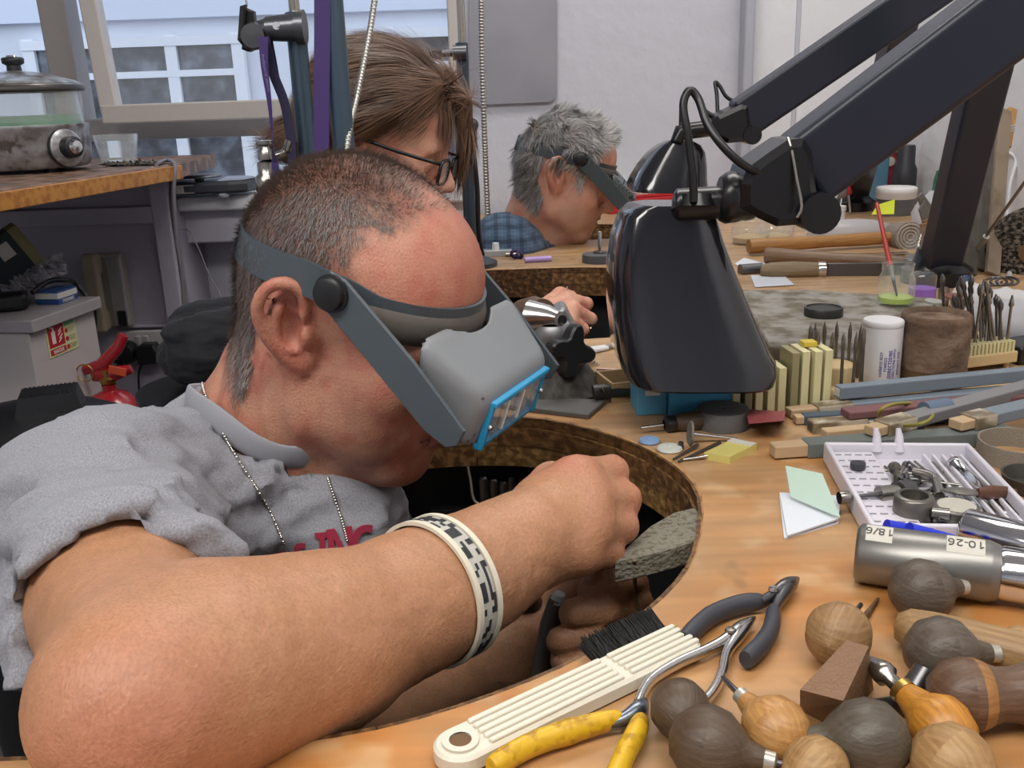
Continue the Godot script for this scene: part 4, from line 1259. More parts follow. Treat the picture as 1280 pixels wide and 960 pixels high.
func person_near() -> void:
	var F := NearMan.new()
	F.warped = true; F.painted = true
	F.place(A(444, 394, 0.745), 25.0, 22.0, 0.0, 0.92)
	F.fine_side = 1.0
	F.skin = lin("c08c74"); F.red = lin("b56a5a"); F.arm = lin("b18260"); F.scalp = lin("5c463c"); F.lip = lin("9c5a50")
	F.head()
	var H := F.H
	# neck
	var nb := A(318, 568, 0.79)
	var n0: Vector3 = H * Vector3(-0.030, -0.02, 0)
	F.cap(n0, nb, 0.053, 0.062, 0.03)
	F.cap(H * Vector3(-0.035, -0.02, 0.045), A(366, 606, 0.755), 0.012, 0.010, 0.02)
	F.cap(H * Vector3(0.045, -0.095, 0), A(386, 622, 0.79), 0.026, 0.03, 0.03)
	# torso and arms
	var rs := A(135, 656, 0.70); var ls := A(422, 618, 1.02)
	var rt := (rs - ls).normalized(); rt.y = 0; rt = rt.normalized()
	var fw := Vector3.UP.cross(rt)
	var S := (rs + ls) / 2
	F.ell(S - Vector3(0, 0.10, 0), Vector3(0.14, 0.13, 0.08), 0.02, Basis(rt, Vector3.UP, fw))
	F.cap(rs, ls, 0.035, 0.035, 0.02)
	var re := A(182, 872, 0.425); var rw := A(618, 700, 0.60)
	F.elbow = A(165, 905, 0.39); F.wrist = rw; F.arm_dir = (A(660, 672, 0.612) - A(580, 722, 0.582)).normalized()
	F.limb([rs, rs.lerp(re, 0.55), re], [0.046, 0.048, 0.042], 0.02)
	F.limb([re, A(285, 832, 0.46), A(400, 804, 0.50), A(515, 752, 0.55), A(580, 722, 0.582), rw], [0.040, 0.0425, 0.0405, 0.0340, 0.0305, 0.029], 0.03)
	F.ell(A(158, 890, 0.405), Vector3(0.024, 0.024, 0.024), 0.03)
	# right hand: a closed fist, back of the hand to the camera
	F.limb([rw, A(660, 672, 0.612)], [0.029, 0.031], 0.02)
	var mcp := [[722, 598, 0.640], [736, 626, 0.630], [735, 658, 0.622], [722, 690, 0.618]]
	var pip := [[764, 590, 0.668], [779, 624, 0.655], [777, 658, 0.646], [760, 690, 0.636]]
	var dip := [[752, 612, 0.692], [768, 640, 0.680], [766, 668, 0.670], [748, 694, 0.660]]
	var tip := [[728, 622, 0.690], [744, 646, 0.682], [742, 672, 0.672], [728, 697, 0.662]]
	var fr_ := [0.0118, 0.0122, 0.0115, 0.0105]
	for i in 4:
		var a: Vector3 = xyz(mcp[i])
		F.limb([A(664, 668, 0.622).lerp(A(660, 690, 0.615), i / 3.0), a], [0.019, 0.0155], 0.013)
		F.limb([a, xyz(pip[i])], [0.0138, fr_[i] * 1.02], 0.006)
		F.limb([xyz(pip[i]), xyz(dip[i]), xyz(tip[i])], [fr_[i], fr_[i] * 0.92, fr_[i] * 0.85], 0.003)
		F.knuckles.append(a); F.knuckles.append(xyz(pip[i]))
	F.limb([A(658, 648, 0.635), A(690, 606, 0.662), A(722, 606, 0.684), A(748, 604, 0.694)], [0.018, 0.0145, 0.012, 0.010], 0.008)
	F.ell(A(700, 652, 0.645), Vector3(0.03, 0.036, 0.02), 0.015)
	F.knuckles.append(A(705, 575, 0.635))
	# left arm, low behind the right one; the fist closes on a handle
	var le := A(425, 905, 0.86); var lw := A(648, 806, 0.715)
	F.limb([ls, le, le.lerp(lw, 0.45), lw], [0.046, 0.042, 0.040, 0.029], 0.02)
	F.limb([lw, A(700, 786, 0.735)], [0.028, 0.026], 0.02)
	var lm := [[752, 726, 0.735], [757, 752, 0.735], [752, 780, 0.732], [742, 806, 0.728]]
	var lp := [[792, 730, 0.705], [797, 757, 0.700], [790, 785, 0.698], [775, 808, 0.696]]
	var ld := [[770, 734, 0.675], [752, 762, 0.668], [738, 792, 0.668], [735, 817, 0.668]]
	var lt_ := [[738, 738, 0.668], [716, 767, 0.660], [700, 801, 0.660], [703, 826, 0.662]]
	var lr := [0.0112, 0.0122, 0.0115, 0.0105]
	for i in 4:
		var a: Vector3 = xyz(lm[i])
		F.limb([A(690, 790, 0.735).lerp(A(690, 800, 0.73), i / 3.0), a], [0.018, 0.014], 0.014)
		F.limb([a, xyz(lp[i])], [0.0135, lr[i]], 0.006)
		F.limb([xyz(lp[i]), xyz(ld[i]), xyz(lt_[i])], [lr[i], lr[i] * 0.97, lr[i] * 0.86], 0.002)
	F.limb([A(692, 762, 0.72), A(722, 728, 0.70), A(752, 712, 0.68)], [0.017, 0.013, 0.011], 0.008)
	var mb := MB.new()
	F.net(mb, Vector3(H.origin.x - 0.145, H.origin.y - 0.20, H.origin.z - 0.16), H.origin + Vector3(0.145, 0.17, 0.13), 0.0033)
	var head_v := mb.v.size()
	F.net(mb, A(618, 760, 0.66) - Vector3(0.04, 0.04, 0.1), A(790, 600, 0.66) + Vector3(0.03, 0.05, 0.14), 0.003)
	F.net(mb, A(690, 835, 0.66) - Vector3(0.045, 0.03, 0.10), Vector3(A(790, 600, 0.66).x + 0.03, A(618, 760, 0.66).y - 0.039, A(700, 800, 0.66).z + 0.05), 0.003)
	F.net(mb, Vector3(rs.x - 0.08, re.y - 0.09, rw.z - 0.05), Vector3(A(618, 760, 0.66).x + 0.0, re.y + 0.12, re.z + 0.08), 0.004)
	F.net(mb, Vector3(rs.x - 0.08, rs.y - 0.09, rs.z - 0.05), Vector3(rs.x + 0.1, re.y + 0.12, rw.z - 0.048), 0.006)
	F.net(mb, Vector3(le.x - 0.05, le.y - 0.06, lw.z - 0.30), A(648, 806, 0.715) + Vector3(-0.012, 0.10, 0.05), 0.006)
	F.net(mb, Vector3(S.x - 0.22, S.y - 0.24, S.z - 0.2), S + Vector3(0.17, 0.02, 0.2), 0.016)
	var who := thing("person", "man in a grey T-shirt and magnifying headband leaning over the bench, working with both fists", "person", Vector3(0, 0, 0))
	var sk := mat("skin", Color.WHITE, 0.5, 0, {"vc": true, "sss": 0.06, "bump": noise_tex("pores", 0.05, 4), "scale": 14.0, "h": 0.035, "tex": noise_tex("freckle", 0.06, 4, 0, [[0.25, 0.6], [Color(0.93, 0.90, 0.88), Color(1, 1, 1)]])})
	obj("body", mb, sk, who)
	# hair: short and greying
	var hm := MB.new()
	var hd := MB.new()
	hd.v = mb.v.slice(0, head_v); hd.n = mb.n.slice(0, head_v)
	F.strands(hm, hd, 50000, 0.0065, 0.00026, 11)
	var hn := obj("hair", hm, mat("hair", Color.WHITE, 0.55, 0, {"vc": true}), who)
	hn.set_meta("kind", "stuff")
	# T-shirt
	var G := Garment.new()
	G.warped = true; G.amp = 0.0125
	G.nz.seed = 21; G.nz.frequency = 1.0; G.nz.fractal_octaves = 2
	var fb := along(A(60, 700, 0.66), A(300, 610, 0.66), Vector3.BACK)
	G.fold = Basis.from_scale(Vector3(26, 5, 20)) * fb.transposed()
	var bb := Basis(rt, Vector3.UP, fw)
	var hem := rs.lerp(re, 0.66)
	var ab := along(rs, re)
	G.cap(rs, hem.lerp(re, 0.35), 0.070, 0.062, 0.04)
	G.box(hem + ab.y * 0.13, Vector3(0.13, 0.13, 0.13), 0.004, 0.002, ab, 1)
	G.cap(rs.lerp(re, 0.25), re, 0.049, 0.0515, 0.004, 1)
	G.ell(S - Vector3(0, 0.15, 0) + fw * 0.02, Vector3(0.185, 0.20, 0.125), 0.04, bb)
	G.ell(S - Vector3(0, 0.34, 0) - fw * 0.05, Vector3(0.165, 0.20, 0.13), 0.06, bb)
	G.ell(S - Vector3(0, 0.05, 0) - fw * 0.04, Vector3(0.16, 0.11, 0.09), 0.05, bb)
	G.cap(rs + Vector3(0, -0.005, 0), ls, 0.066, 0.06, 0.05)
	G.cap(nb - Vector3(0, 0.02, 0), rs, 0.062, 0.066, 0.05)
	G.cap(nb - Vector3(0, 0.02, 0), ls, 0.06, 0.056, 0.05)
	G.cap(nb - Vector3(0, 0.012, 0), nb + fw * 0.07 - Vector3(0, 0.06, 0), 0.056, 0.06, 0.04)
	var lhem := ls.lerp(le, 0.5)
	G.cap(ls, lhem, 0.056, 0.058, 0.04)
	# neck opening
	G.cap(nb, n0, 0.0655, 0.060, 0.006, 1)
	var gm := MB.new()
	G.net(gm, S - Vector3(0.27, 0.56, 0.29), S + Vector3(0.24, 0.24, 0.42), 0.0075)
	var tee := mat("tee_grey", Color("98999f"), 0.95, 0, {"rim": 0.25, "tex": noise_tex("heather", 0.09, 5, 0, [[0.3, 0.7], [Color(0.80, 0.80, 0.82), Color(1, 1, 1)]]), "scale": 13.0, "bump": noise_tex("pores", 0.05, 4), "h": 0.02})
	var ts := obj("t_shirt", gm, tee, who)
	ts.set_meta("label", "heather grey T-shirt with red lettering")
	# letters on the chest, where it shows above the forearm
	var lm_ := mat("print_red", Color("a02a45"), 0.8)
	for q in [["F", 350, 708, 0.028], ["T", 372, 700, 0.028], ["I", 403, 690, 0.030], ["N", 426, 686, 0.032], ["G", 455, 684, 0.033]]:
		var hp := G.hit(CAM, ray(q[1], q[2]), 0.0005)
		var gn := G.grad(hp)
		var ux := (fw.cross(gn).cross(gn)).normalized()
		var right_ := Vector3.UP.cross(gn).normalized()
		var L := obj("letter", word(q[0], q[3] * 1.35, 0.004, true), lm_, ts)
		L.transform = Transform3D(Basis(right_, gn.cross(right_), gn).scaled_local(Vector3(0.72, 1, 0.4)), hp)
	# collar rib
	var cm := MB.new(); var cpts := PackedVector3Array()
	var na := (n0 - nb).normalized()
	var nx := na.cross(Vector3.BACK).normalized(); var ny := na.cross(nx)
	for i in 49:
		var a := TAU * i / 48
		var dir := nx * cos(a) + ny * sin(a)
		var o := nb + na * 0.05 + dir * 0.0675
		for k in 24:
			if G.f(o, G.ps) < 0.002: break
			o -= na * 0.004
		cpts.append(o + na * 0.001)
	for r in 3:
		for i in 48: cpts[i] = (cpts[i] * 2.0 + cpts[(i + 1) % 48] + cpts[(i + 47) % 48]) / 4.0
		cpts[48] = cpts[0]
	cm.tube(cpts, 0.0105, 12, false, 0.26, na)
	obj("collar", cm, mat("tee_rib", Color("94959c"), 0.95, 0, {"rim": 0.25}), ts)
	# trousers and shoes
	var P := Person.new()
	var pelvis := S - Vector3(0, 0.56, 0) - fw * 0.10
	P.ell(pelvis + Vector3(0, 0.03, 0), Vector3(0.17, 0.12, 0.13), 0.03, bb)
	P.legs(pelvis, (fw * 0.8 + rt * 0.25).normalized(), rt)
	var pm := MB.new()
	P.net(pm, Vector3(pelvis.x - 0.3, 0, pelvis.z - 0.5), Vector3(pelvis.x + 0.75, pelvis.y + 0.16, pelvis.z + 0.6), 0.022)
	obj("trousers", pm, mat("trousers_dark", Color("22252c"), 0.9), who)
	stool("black round work stool under the man in the grey T-shirt", pelvis)
	visor(H, "grey magnifying headband on the near man's head, blue framed lens", 1.0, true)
	# ball chain
	var ch := MB.new()
	var U := Field.new(); U.ps.append_array(F.ps); U.ps.append_array(G.ps)
	var beads := PackedVector3Array()
	for seg in [[[250, 461], [256, 492], [275, 535], [300, 578], [322, 612], [338, 640], [352, 672], [361, 700]], [[410, 598], [418, 622], [428, 652], [434, 676], [440, 700], [446, 720]]]:
		var line := PackedVector3Array()
		var c3 := []
		for q in seg: c3.append(Vector3(q[0], q[1], 0))
		for q in curve(c3, 42): 
			var h1 := G.hit(CAM, ray(q.x, q.y), 0.001)
			var h2 := F.hit(CAM, ray(q.x, q.y), 0.001)
			var h3 := h1 if h1.distance_to(CAM) < h2.distance_to(CAM) else h2
			if h3.distance_to(CAM) > 0.66 and h3.distance_to(CAM) < 1.1: line.append(h3)
		ch.tube(line, 0.0005, 5)
		for i in line.size() - 1:
			var l := line[i].distance_to(line[i + 1])
			var k := clampi(int(l / 0.0031), 1, 8)
			for j in k: ch.ball(line[i].lerp(line[i + 1], float(j) / k), Vector3.ONE * 0.00145, Basis.IDENTITY, 8)
	one("neck_chain", ch, mat("chain_silver", Color("c4c2bc"), 0.25, 1.0), "fine silver ball chain round the near man's neck", "necklace")
	# bracelet on the right forearm
	var bc := A(545, 738, 0.564)
	var bd := (A(580, 722, 0.582) - A(515, 752, 0.55)).normalized()
	var br := thing("bracelet", "white woven bracelet with a dark pattern on the near man's forearm", "bracelet", Vector3.ZERO)
	var bx := bd.cross(Vector3.UP).normalized(); var by := bd.cross(bx)
	var ring := func(off: float, lift: float, w: float, m: MB, a0: float, a1: float, th: float) -> void:
		pass
	var edge := MB.new(); var mid := MB.new(); var pat := MB.new()
	var rr := PackedFloat32Array()
	for i in 73:
		var a := TAU * i / 72
		var dir := bx * cos(a) + by * sin(a)
		var r := 0.02
		while F.f(bc + dir * r, F.ps) < 0.0012 and r < 0.06: r += 0.0005
		rr.append(r)
	var g := RandomNumberGenerator.new(); g.seed = 5
	for i in 72:
		for part: Array in [[-0.0078, 0.0018, 0.0022, edge], [0.0, 0.0052, 0.0013, mid], [0.0078, 0.0018, 0.0022, edge]]:
			var q := []
			for e: int in [i, i + 1]:
				var a := TAU * e / 72.0
				var dir := bx * cos(a) + by * sin(a)
				for w: float in [-1.0, 1.0]:
					for h: float in [-0.001, 1.0]:
						q.append(bc + dir * (rr[e % 72] + h * part[2]) + bd * (part[0] + w * part[1]))
			(part[3] as MB).hexa([q[0], q[2], q[6], q[4], q[1], q[3], q[7], q[5]])
		for lane in 5:
			if g.randf() < (0.55 if i % 9 else 0.1):
				var q := []
				for e: int in [i, i + 1]:
					var a := TAU * e / 72.0
					var dir := bx * cos(a) + by * sin(a)
					for w: float in [-1.0, 1.0]:
						for h: float in [0.8, 1.25]:
							q.append(bc + dir * (rr[e % 72] + h * 0.0013) + bd * ((lane - 2) * 0.0021 + w * 0.0009))
				pat.hexa([q[0], q[2], q[6], q[4], q[1], q[3], q[7], q[5]])
	obj("edging", edge, mat("bracelet_white", Color("d6d0bd"), 0.6), br)
	obj("band", mid, mat("bracelet_band", Color("b5b3ab"), 0.6), br)
	obj("pattern", pat, mat("bracelet_dark", Color("2c2d33"), 0.6), br)
	# watch strap on the left wrist
	var wb := thing("watch", "black strapped watch on the near man's left wrist below the bench", "watch", Vector3.ZERO)
	var wd := (A(700, 786, 0.735) - lw).normalized()
	var wx := wd.cross(Vector3.UP).normalized(); var wy := wd.cross(wx)
	var sm_ := MB.new(); var loop := PackedVector3Array()
	var wc := lw + wd * 0.004
	for i in 41:
		var a := TAU * i / 40
		loop.append(wc + (wx * cos(a) + wy * sin(a)) * 0.0305)
	var wv := PackedVector3Array()
	for i in 41: wv.append(wd * 0.011)
	sm_.ribbon(loop, wv, 0.004)
	obj("strap", sm_, mat("black_plastic", Color.BLACK), wb)
	var cs := MB.new(); cs.lathe(Transform3D(along(Vector3.ZERO, wx * -0.2 + wy * -1.0), wc + (wx * -0.2 - wy).normalized() * 0.029), [[0.019, 0], [0.020, 0.004], [0.018, 0.009], [0, 0.0095]], 28)
	obj("case", cs, mat("steel_dark", Color("6a6a6c"), 0.3, 0.9), wb)

func visor(H: Transform3D, label: String, size: float, cushion: bool) -> void:
	var t := thing("magnifying_headband", label, "magnifier", H.origin, H.basis)
	var slate := mat("visor_slate", Color("4b545b"), 0.42) if cushion else mat("visor_slate_dark", Color("3c4448"), 0.42)
	var grey := mat("visor_grey", Color("82868a"), 0.42) if cushion else mat("visor_grey_dark", Color("4f5558"), 0.42)
	var dk := mat("visor_dark", Color("3b4247"), 0.5)
	var n := 96
	var m := MB.new(); var p := PackedVector3Array(); var w := PackedVector3Array()
	for i in n + 1:
		var a := TAU * i / n
		p.append(Vector3(-0.006 + cos(a) * 0.1065, 0.050 - 0.019 * maxf(0.0, -cos(a)), sin(a) * 0.083)); w.append(Vector3(0, 0.0135 if cos(a) < 0.35 else lerpf(0.0135, 0.008, clampf((cos(a) - 0.35) * 5.0, 0, 1)), 0))
	m.ribbon(p, w, 0.0026)
	obj("headband", m, slate, t)
	m = MB.new(); m.rbox(Transform3D(Basis.IDENTITY, Vector3(-0.1145, 0.031, 0)), Vector3(0.008, 0.034, 0.03), 0.003)
	obj("rear_clasp", m, dk, t)
	m = MB.new(); p = PackedVector3Array()
	for i in 41:
		var a := deg_to_rad(-72.0 + 144.0 * i / 40)
		p.append(Vector3(-0.006 + cos(a) * 0.1065, 0.037, sin(a) * 0.084))
	var cr := []
	for i in 41: cr.append(0.0135 * (0.55 + 0.45 * sqrt(maxf(0.0, 1.0 - pow(absf(i - 20) / 20.5, 6)))))
	m.tube(p, cr, 12, true, 0.48, Vector3.UP)
	obj("cushion", m, mat("cushion_brown", Color("59534d"), 0.85), t)
	for s: float in [-1.0, 1.0]:
		m = MB.new()
		m.prism(Transform3D(Basis(Vector3.RIGHT, Vector3(0, 0, s), Vector3.UP), Vector3(0, 0, s * 0.0885)), PackedVector2Array([Vector2(0.012, 0.055), Vector2(0.02, 0.068), Vector2(0.034, 0.067), Vector2(0.105, 0.034), Vector2(0.158, 0.004), Vector2(0.156, -0.010), Vector2(0.148, -0.016), Vector2(0.128, -0.012), Vector2(0.02, 0.040)]), 0.0035, 0.001)
		obj("side_arm", m, slate, t)
		m = MB.new(); m.lathe(Transform3D(along(Vector3.ZERO, Vector3(0, 0, s)), Vector3(0.026, 0.053, s * 0.091)), [[0.0145, 0], [0.0145, 0.003], [0.0125, 0.0035], [0.0120, 0.008], [0.009, 0.0095], [0, 0.0095]], 24)
		var kn := obj("pivot_knob", m, mat("black_plastic", Color.BLACK), t)
	# hood
	var F := Field.new()
	F.exact = true
	var pts := func(g: float) -> Array: return []
	var o := [Vector3(0.092, 0.050, 0.085), Vector3(0.092, 0.050, -0.085), Vector3(0.158, 0.020, 0.060), Vector3(0.158, 0.020, -0.060), Vector3(0.155, -0.034, 0.060), Vector3(0.155, -0.034, -0.060), Vector3(0.112, -0.012, 0.083), Vector3(0.112, -0.012, -0.083)]
	F.block(o, [[0, 1, 2], [2, 3, 4], [4, 5, 6], [0, 2, 4], [1, 3, 5], [0, 1, 6]], 0.012)
	var i_ := [Vector3(0.070, 0.0560, 0.089), Vector3(0.070, 0.0560, -0.089), Vector3(0.1545, 0.0170, 0.0565), Vector3(0.1545, 0.0170, -0.0565), Vector3(0.1515, -0.06, 0.0565), Vector3(0.1515, -0.06, -0.0565), Vector3(0.070, -0.06, 0.089), Vector3(0.070, -0.06, -0.089)]
	F.block(i_, [[0, 1, 2], [2, 3, 4], [4, 5, 6], [0, 2, 4], [1, 3, 5], [0, 1, 6]], 0.008, 0.001, 1)
	F.ell(Vector3(0.0, 0.04, 0), Vector3(0.110, 0.09, 0.080), 0.003, Basis.IDENTITY, 1)
	F.box(Vector3(0.158, -0.007, 0), Vector3(0.012, 0.018, 0.047), 0.003, 0.001, Basis.IDENTITY, 1)
	m = MB.new()
	F.net(m, Vector3(0.085, -0.045, -0.1), Vector3(0.17, 0.065, 0.1), 0.0023 if cushion else 0.0036)
	obj("hood", m, grey, t)
	m = MB.new()
	var fb := Basis(Vector3.BACK, 0.055)
	for q in [[0.0, 0.0195, 0.104, 0.005], [0.0, -0.0195, 0.104, 0.005]]: m.rbox(Transform3D(fb, Vector3(0.158 + q[1] * 0.055, -0.007 + q[1], 0)), Vector3(0.006, q[3], q[2]), 0.0015)
	for z in [-0.0497, 0.0497]: m.rbox(Transform3D(fb, Vector3(0.158, -0.007, z)), Vector3(0.006, 0.042, 0.005), 0.0015)
	obj("lens_frame", m, mat("lens_blue", Color("2f9fd0"), 0.15, 0, {"alpha": 0.8}) if cushion else slate, t)
	m = MB.new()
	m.rbox(Transform3D(fb, Vector3(0.1585, -0.007, 0)), Vector3(0.0025, 0.035, 0.095), 0.001)
	obj("lens", m, mat("lens_glass", Color(0.85, 0.95, 1.0), 0.03, 0, {"alpha": 0.22}), t)
	if cushion:
		m = MB.new()
		obj("lens_bar", rb(Vector3(0.002, 0.026, 0.003), 0.0008, Transform3D(fb, Vector3(0.1605, -0.006, 0.021))), mat("sign_white", Color.WHITE), t)
		obj("lens_bar", rb(Vector3(0.002, 0.026, 0.003), 0.0008, Transform3D(fb, Vector3(0.1605, -0.006, -0.008))), mat("sign_white", Color.WHITE), t)
		for z in [-0.0497, 0.0497]: obj("rivet", lt([[0.0026, 0], [0.002, 0.002], [0, 0.0025]], 10, Transform3D(along(Vector3.ZERO, Vector3.RIGHT), Vector3(0.161, -0.007, z))), mat("chrome", Color.WHITE), t)

class Woman extends Person:
	func warp(p: Vector3) -> float: return nz.get_noise_3dv(p) * 0.0004
	func paint(p: Vector3, _n: Vector3) -> Color: return face_color(Hi * p, skin) if (Hi * p).length() < 0.2 else skin.lerp(red, clampf(0.3 + nz.get_noise_3dv(p * 1.5), 0, 0.6))

class LongHair extends Person:          # the combed mass that carries the strands
	var base := Color.WHITE
	func warp(p: Vector3) -> float:
		var l := Hi * p
		return sin(l.z * 160.0 + l.y * 60.0 + nz.get_noise_3dv(l * 0.6) * 5.0) * 0.0005
	func paint(p: Vector3, _n: Vector3) -> Color:
		var l := Hi * p
		return base * (0.75 + 0.5 * (nz.get_noise_3dv(Vector3(l.x * 0.3, l.y * 2.0, l.z * 3.0)) * 0.5 + 0.5))
	func density(_l: Vector3) -> float: return 1.0
	func comb(l: Vector3, n: Vector3) -> Vector3:
		var back := Vector3(-1.0, -0.55, 0.15 * signf(l.z))
		if l.x > 0.085 and l.y < 0.09: back = Vector3(0.15, -1.0, 0.1)
		return (back.slide(n) * 1.0 + n * 0.22).normalized()
	func hair_color(l: Vector3, r: float) -> Color:
		return base * (0.7 + 0.75 * r) * (1.25 if l.x > 0.07 else 1.0)

class FarMan extends Person:
	func warp(p: Vector3) -> float: return nz.get_noise_3dv(p) * 0.0005
	func paint(p: Vector3, _n: Vector3) -> Color:
		var l := Hi * p
		if l.length() > 0.2: return skin.lerp(red, 0.25)
		var c := face_color(l, skin)
		var beard := clampf((l.x - 0.0) / 0.03, 0, 1) * clampf((-0.03 - l.y) / 0.03, 0, 1)
		c = c.lerp(Color(0.22, 0.17, 0.15), beard * 0.3)
		return c.lerp(scalp, clampf(density(l), 0, 0.8))
	func density(l: Vector3) -> float:
		if absf(l.z) > 0.064 and l.x > -0.045 and l.x < 0.03 and l.y > -0.045 and l.y < 0.03: return 0.0
		var d := 1.0 - smoothstep(0.035, 0.062, l.x - clampf((l.y - 0.06) * 0.5, 0, 0.03))
		d *= smoothstep(0.006, 0.013, absf(l.y - 0.050 + 0.019 * maxf(0.0, -(l.x + 0.006) / 0.1065)))
		d *= smoothstep(-0.075, -0.05, l.y + (l.x + 0.06) * 0.4)
		if l.x > -0.02 and l.y < 0.0 : d = 0.0
		return d
	func comb(l: Vector3, n: Vector3) -> Vector3:
		var top := smoothstep(0.05, 0.09, l.y)
		return (Vector3(0.75 * top - 0.1, lerpf(-0.9, 0.15, top), l.z * 3.0) + n * lerpf(0.25, 0.8, top) + Vector3(nz.get_noise_3dv(l * 0.6), nz.get_noise_3dv(l * 0.6 + Vector3.ONE), nz.get_noise_3dv(l * 0.6 - Vector3.ONE)) * 1.2).normalized()
	func hair_color(l: Vector3, r: float) -> Color:
		var g := lerpf(0.16, 0.52, r) * (0.8 + 0.4 * clampf(l.x / 0.06 + 0.4, 0, 1))
		return Color(g * 1.03, g * 0.98, g * 0.96)

func person_woman() -> void:
	var F := Woman.new()
	F.warped = true; F.painted = true
	F.place(A(474, 180, 1.28), 12.0, 17.0, 0.0, 0.90)
	F.skin = lin("d6a58c"); F.red = lin("cc7d6c"); F.lip = lin("b06a64"); F.scalp = lin("8a6a50")
	F.head(true)
	var H := F.H
	var nb := A(440, 330, 1.33)
	F.cap(H * Vector3(-0.03, -0.03, 0), nb, 0.047, 0.05, 0.03)
	# right hand over the second cut-out, and its forearm
	var rw := A(662, 412, 1.42)
	var rs := A(395, 390, 1.24); var ls := A(455, 372, 1.52)
	var re := A(500, 520, 1.28)
	F.limb([rs, re, rw], [0.040, 0.036, 0.025], 0.02)
	F.limb([rw, A(684, 396, 1.45)], [0.025, 0.026], 0.02)
	var hd := [[[708, 374, 1.46], [733, 380, 1.485], [722, 392, 1.50]], [[716, 387, 1.45], [738, 399, 1.47], [726, 409, 1.49]], [[712, 400, 1.44], [728, 412, 1.455], [716, 416, 1.47]], [[704, 410, 1.435], [714, 418, 1.45], [706, 420, 1.46]]]
	for f in hd:
		F.limb([A(684, 392, 1.455), xyz(f[0])], [0.017, 0.0125], 0.014)
		F.limb([xyz(f[0]), xyz(f[1]), xyz(f[2])], [0.0120, 0.0105, 0.0088], 0.003)
	F.limb([A(682, 384, 1.47), A(700, 368, 1.49), A(714, 370, 1.50)], [0.015, 0.011, 0.009], 0.006)
	# left arm, hand steadying the work inside the cut-out
	var le := A(480, 480, 1.56); var lw := A(640, 430, 1.56)
	F.limb([ls, le, lw], [0.038, 0.034, 0.024], 0.02)
	for k in 4: F.limb([lw, lw + Vector3(0.05, 0.012 - k * 0.012, 0.0), lw + Vector3(0.085, 0.008 - k * 0.012, 0.02), lw + Vector3(0.075, 0.0 - k * 0.012, 0.042)], [0.02, 0.012, 0.010, 0.0085], 0.006)
	F.limb([lw, lw + Vector3(0.03, 0.025, 0.02), lw + Vector3(0.065, 0.025, 0.035)], [0.016, 0.011, 0.009], 0.006)
	var mb := MB.new()
	F.net(mb, H.origin - Vector3(0.14, 0.19, 0.14), H.origin + Vector3(0.14, 0.15, 0.14), 0.0045)
	F.net(mb, rw - Vector3(0.02, 0.06, 0.14), A(738, 372, 1.46) + Vector3(0.03, 0.05, 0.09), 0.003)
	F.net(mb, Vector3(rs.x - 0.07, re.y - 0.06, le.z - 0.08), Vector3(rw.x - 0.018, rs.y + 0.06, rs.z + 0.09), 0.009)
	F.net(mb, lw - Vector3(0.02, 0.08, 0.05), lw + Vector3(0.12, 0.06, 0.08), 0.004)
	var who := thing("person", "woman with light brown hair and black glasses bent over the middle bench place", "person")
	obj("body", mb, mats["skin"], who)
	var L := LongHair.new()
	L.warped = true; L.painted = true
	L.place(A(474, 180, 1.28), 12.0, 17.0, 0.0, 0.90)
	L.base = lin("6b5140")
	L.fr = L.H
	L.ell(Vector3(-0.012, 0.056, 0), Vector3(0.098, 0.084, 0.079), 0.02)
	L.ell(Vector3(-0.06, 0.010, 0), Vector3(0.055, 0.065, 0.062), 0.03)
	L.ell(Vector3(0.05, -0.045, 0), Vector3(0.062, 0.088, 0.095), 0.03, Basis.IDENTITY, 1)
	L.ell(Vector3(-0.005, -0.012, 0.085), Vector3(0.026, 0.024, 0.03), 0.01, Basis.IDENTITY, 1)
	L.ell(Vector3(-0.115, -0.02, 0.0), Vector3(0.036, 0.036, 0.034), 0.012)
	for q: float in [-1.0, 1.0]:
		L.limb([Vector3(0.066, 0.105, q * 0.02), Vector3(0.05, 0.075, q * 0.064), Vector3(0.01, 0.043, q * 0.079), Vector3(-0.04, 0.02, q * 0.078), Vector3(-0.09, -0.01, q * 0.045)], [0.012, 0.010, 0.010, 0.013, 0.014], 0.012)
	L.limb([Vector3(0.068, 0.118, -0.02), Vector3(0.103, 0.090, -0.030), Vector3(0.117, 0.050, -0.036), Vector3(0.118, 0.015, -0.044), Vector3(0.112, -0.012, -0.05)], [0.012, 0.009, 0.0065, 0.0045, 0.002], 0.012)
	L.ell(Vector3(-0.004, -0.006, 0.088), Vector3(0.024, 0.026, 0.024), 0.008, Basis.IDENTITY, 1)
	L.fr = Transform3D.IDENTITY
	var hm := MB.new()
	L.net(hm, H.origin - Vector3(0.17, 0.12, 0.14), H.origin + Vector3(0.17, 0.17, 0.14), 0.0042)
	var hn := obj("hair", hm, mat("hair_smooth", Color.WHITE, 0.42, 0, {"vc": true}), who)
	var st := MB.new()
	L.strands(st, hm, 22000, 0.05, 0.0006, 8, 4, 0.06, 0.13, 0.14)
	var so := obj("strands", st, mat("hair_smooth", Color.WHITE), hn)
	so.set_meta("kind", "stuff")
	# dark top
	var rt := (rs - ls).normalized(); rt.y = 0; rt = rt.normalized()
	var fw := Vector3.UP.cross(rt)
	var S := (rs + ls) / 2
	var bb := Basis(rt, Vector3.UP, fw)
	var G := Garment.new(); G.warped = true; G.amp = 0.005; G.nz.seed = 3; G.nz.frequency = 18.0
	G.ell(S - Vector3(0, 0.14, 0), Vector3(0.155, 0.19, 0.11), 0.04, bb)
	G.ell(S - Vector3(0, 0.36, 0) - fw * 0.04, Vector3(0.145, 0.2, 0.115), 0.06, bb)
	G.cap(rs, ls, 0.05, 0.05, 0.04)
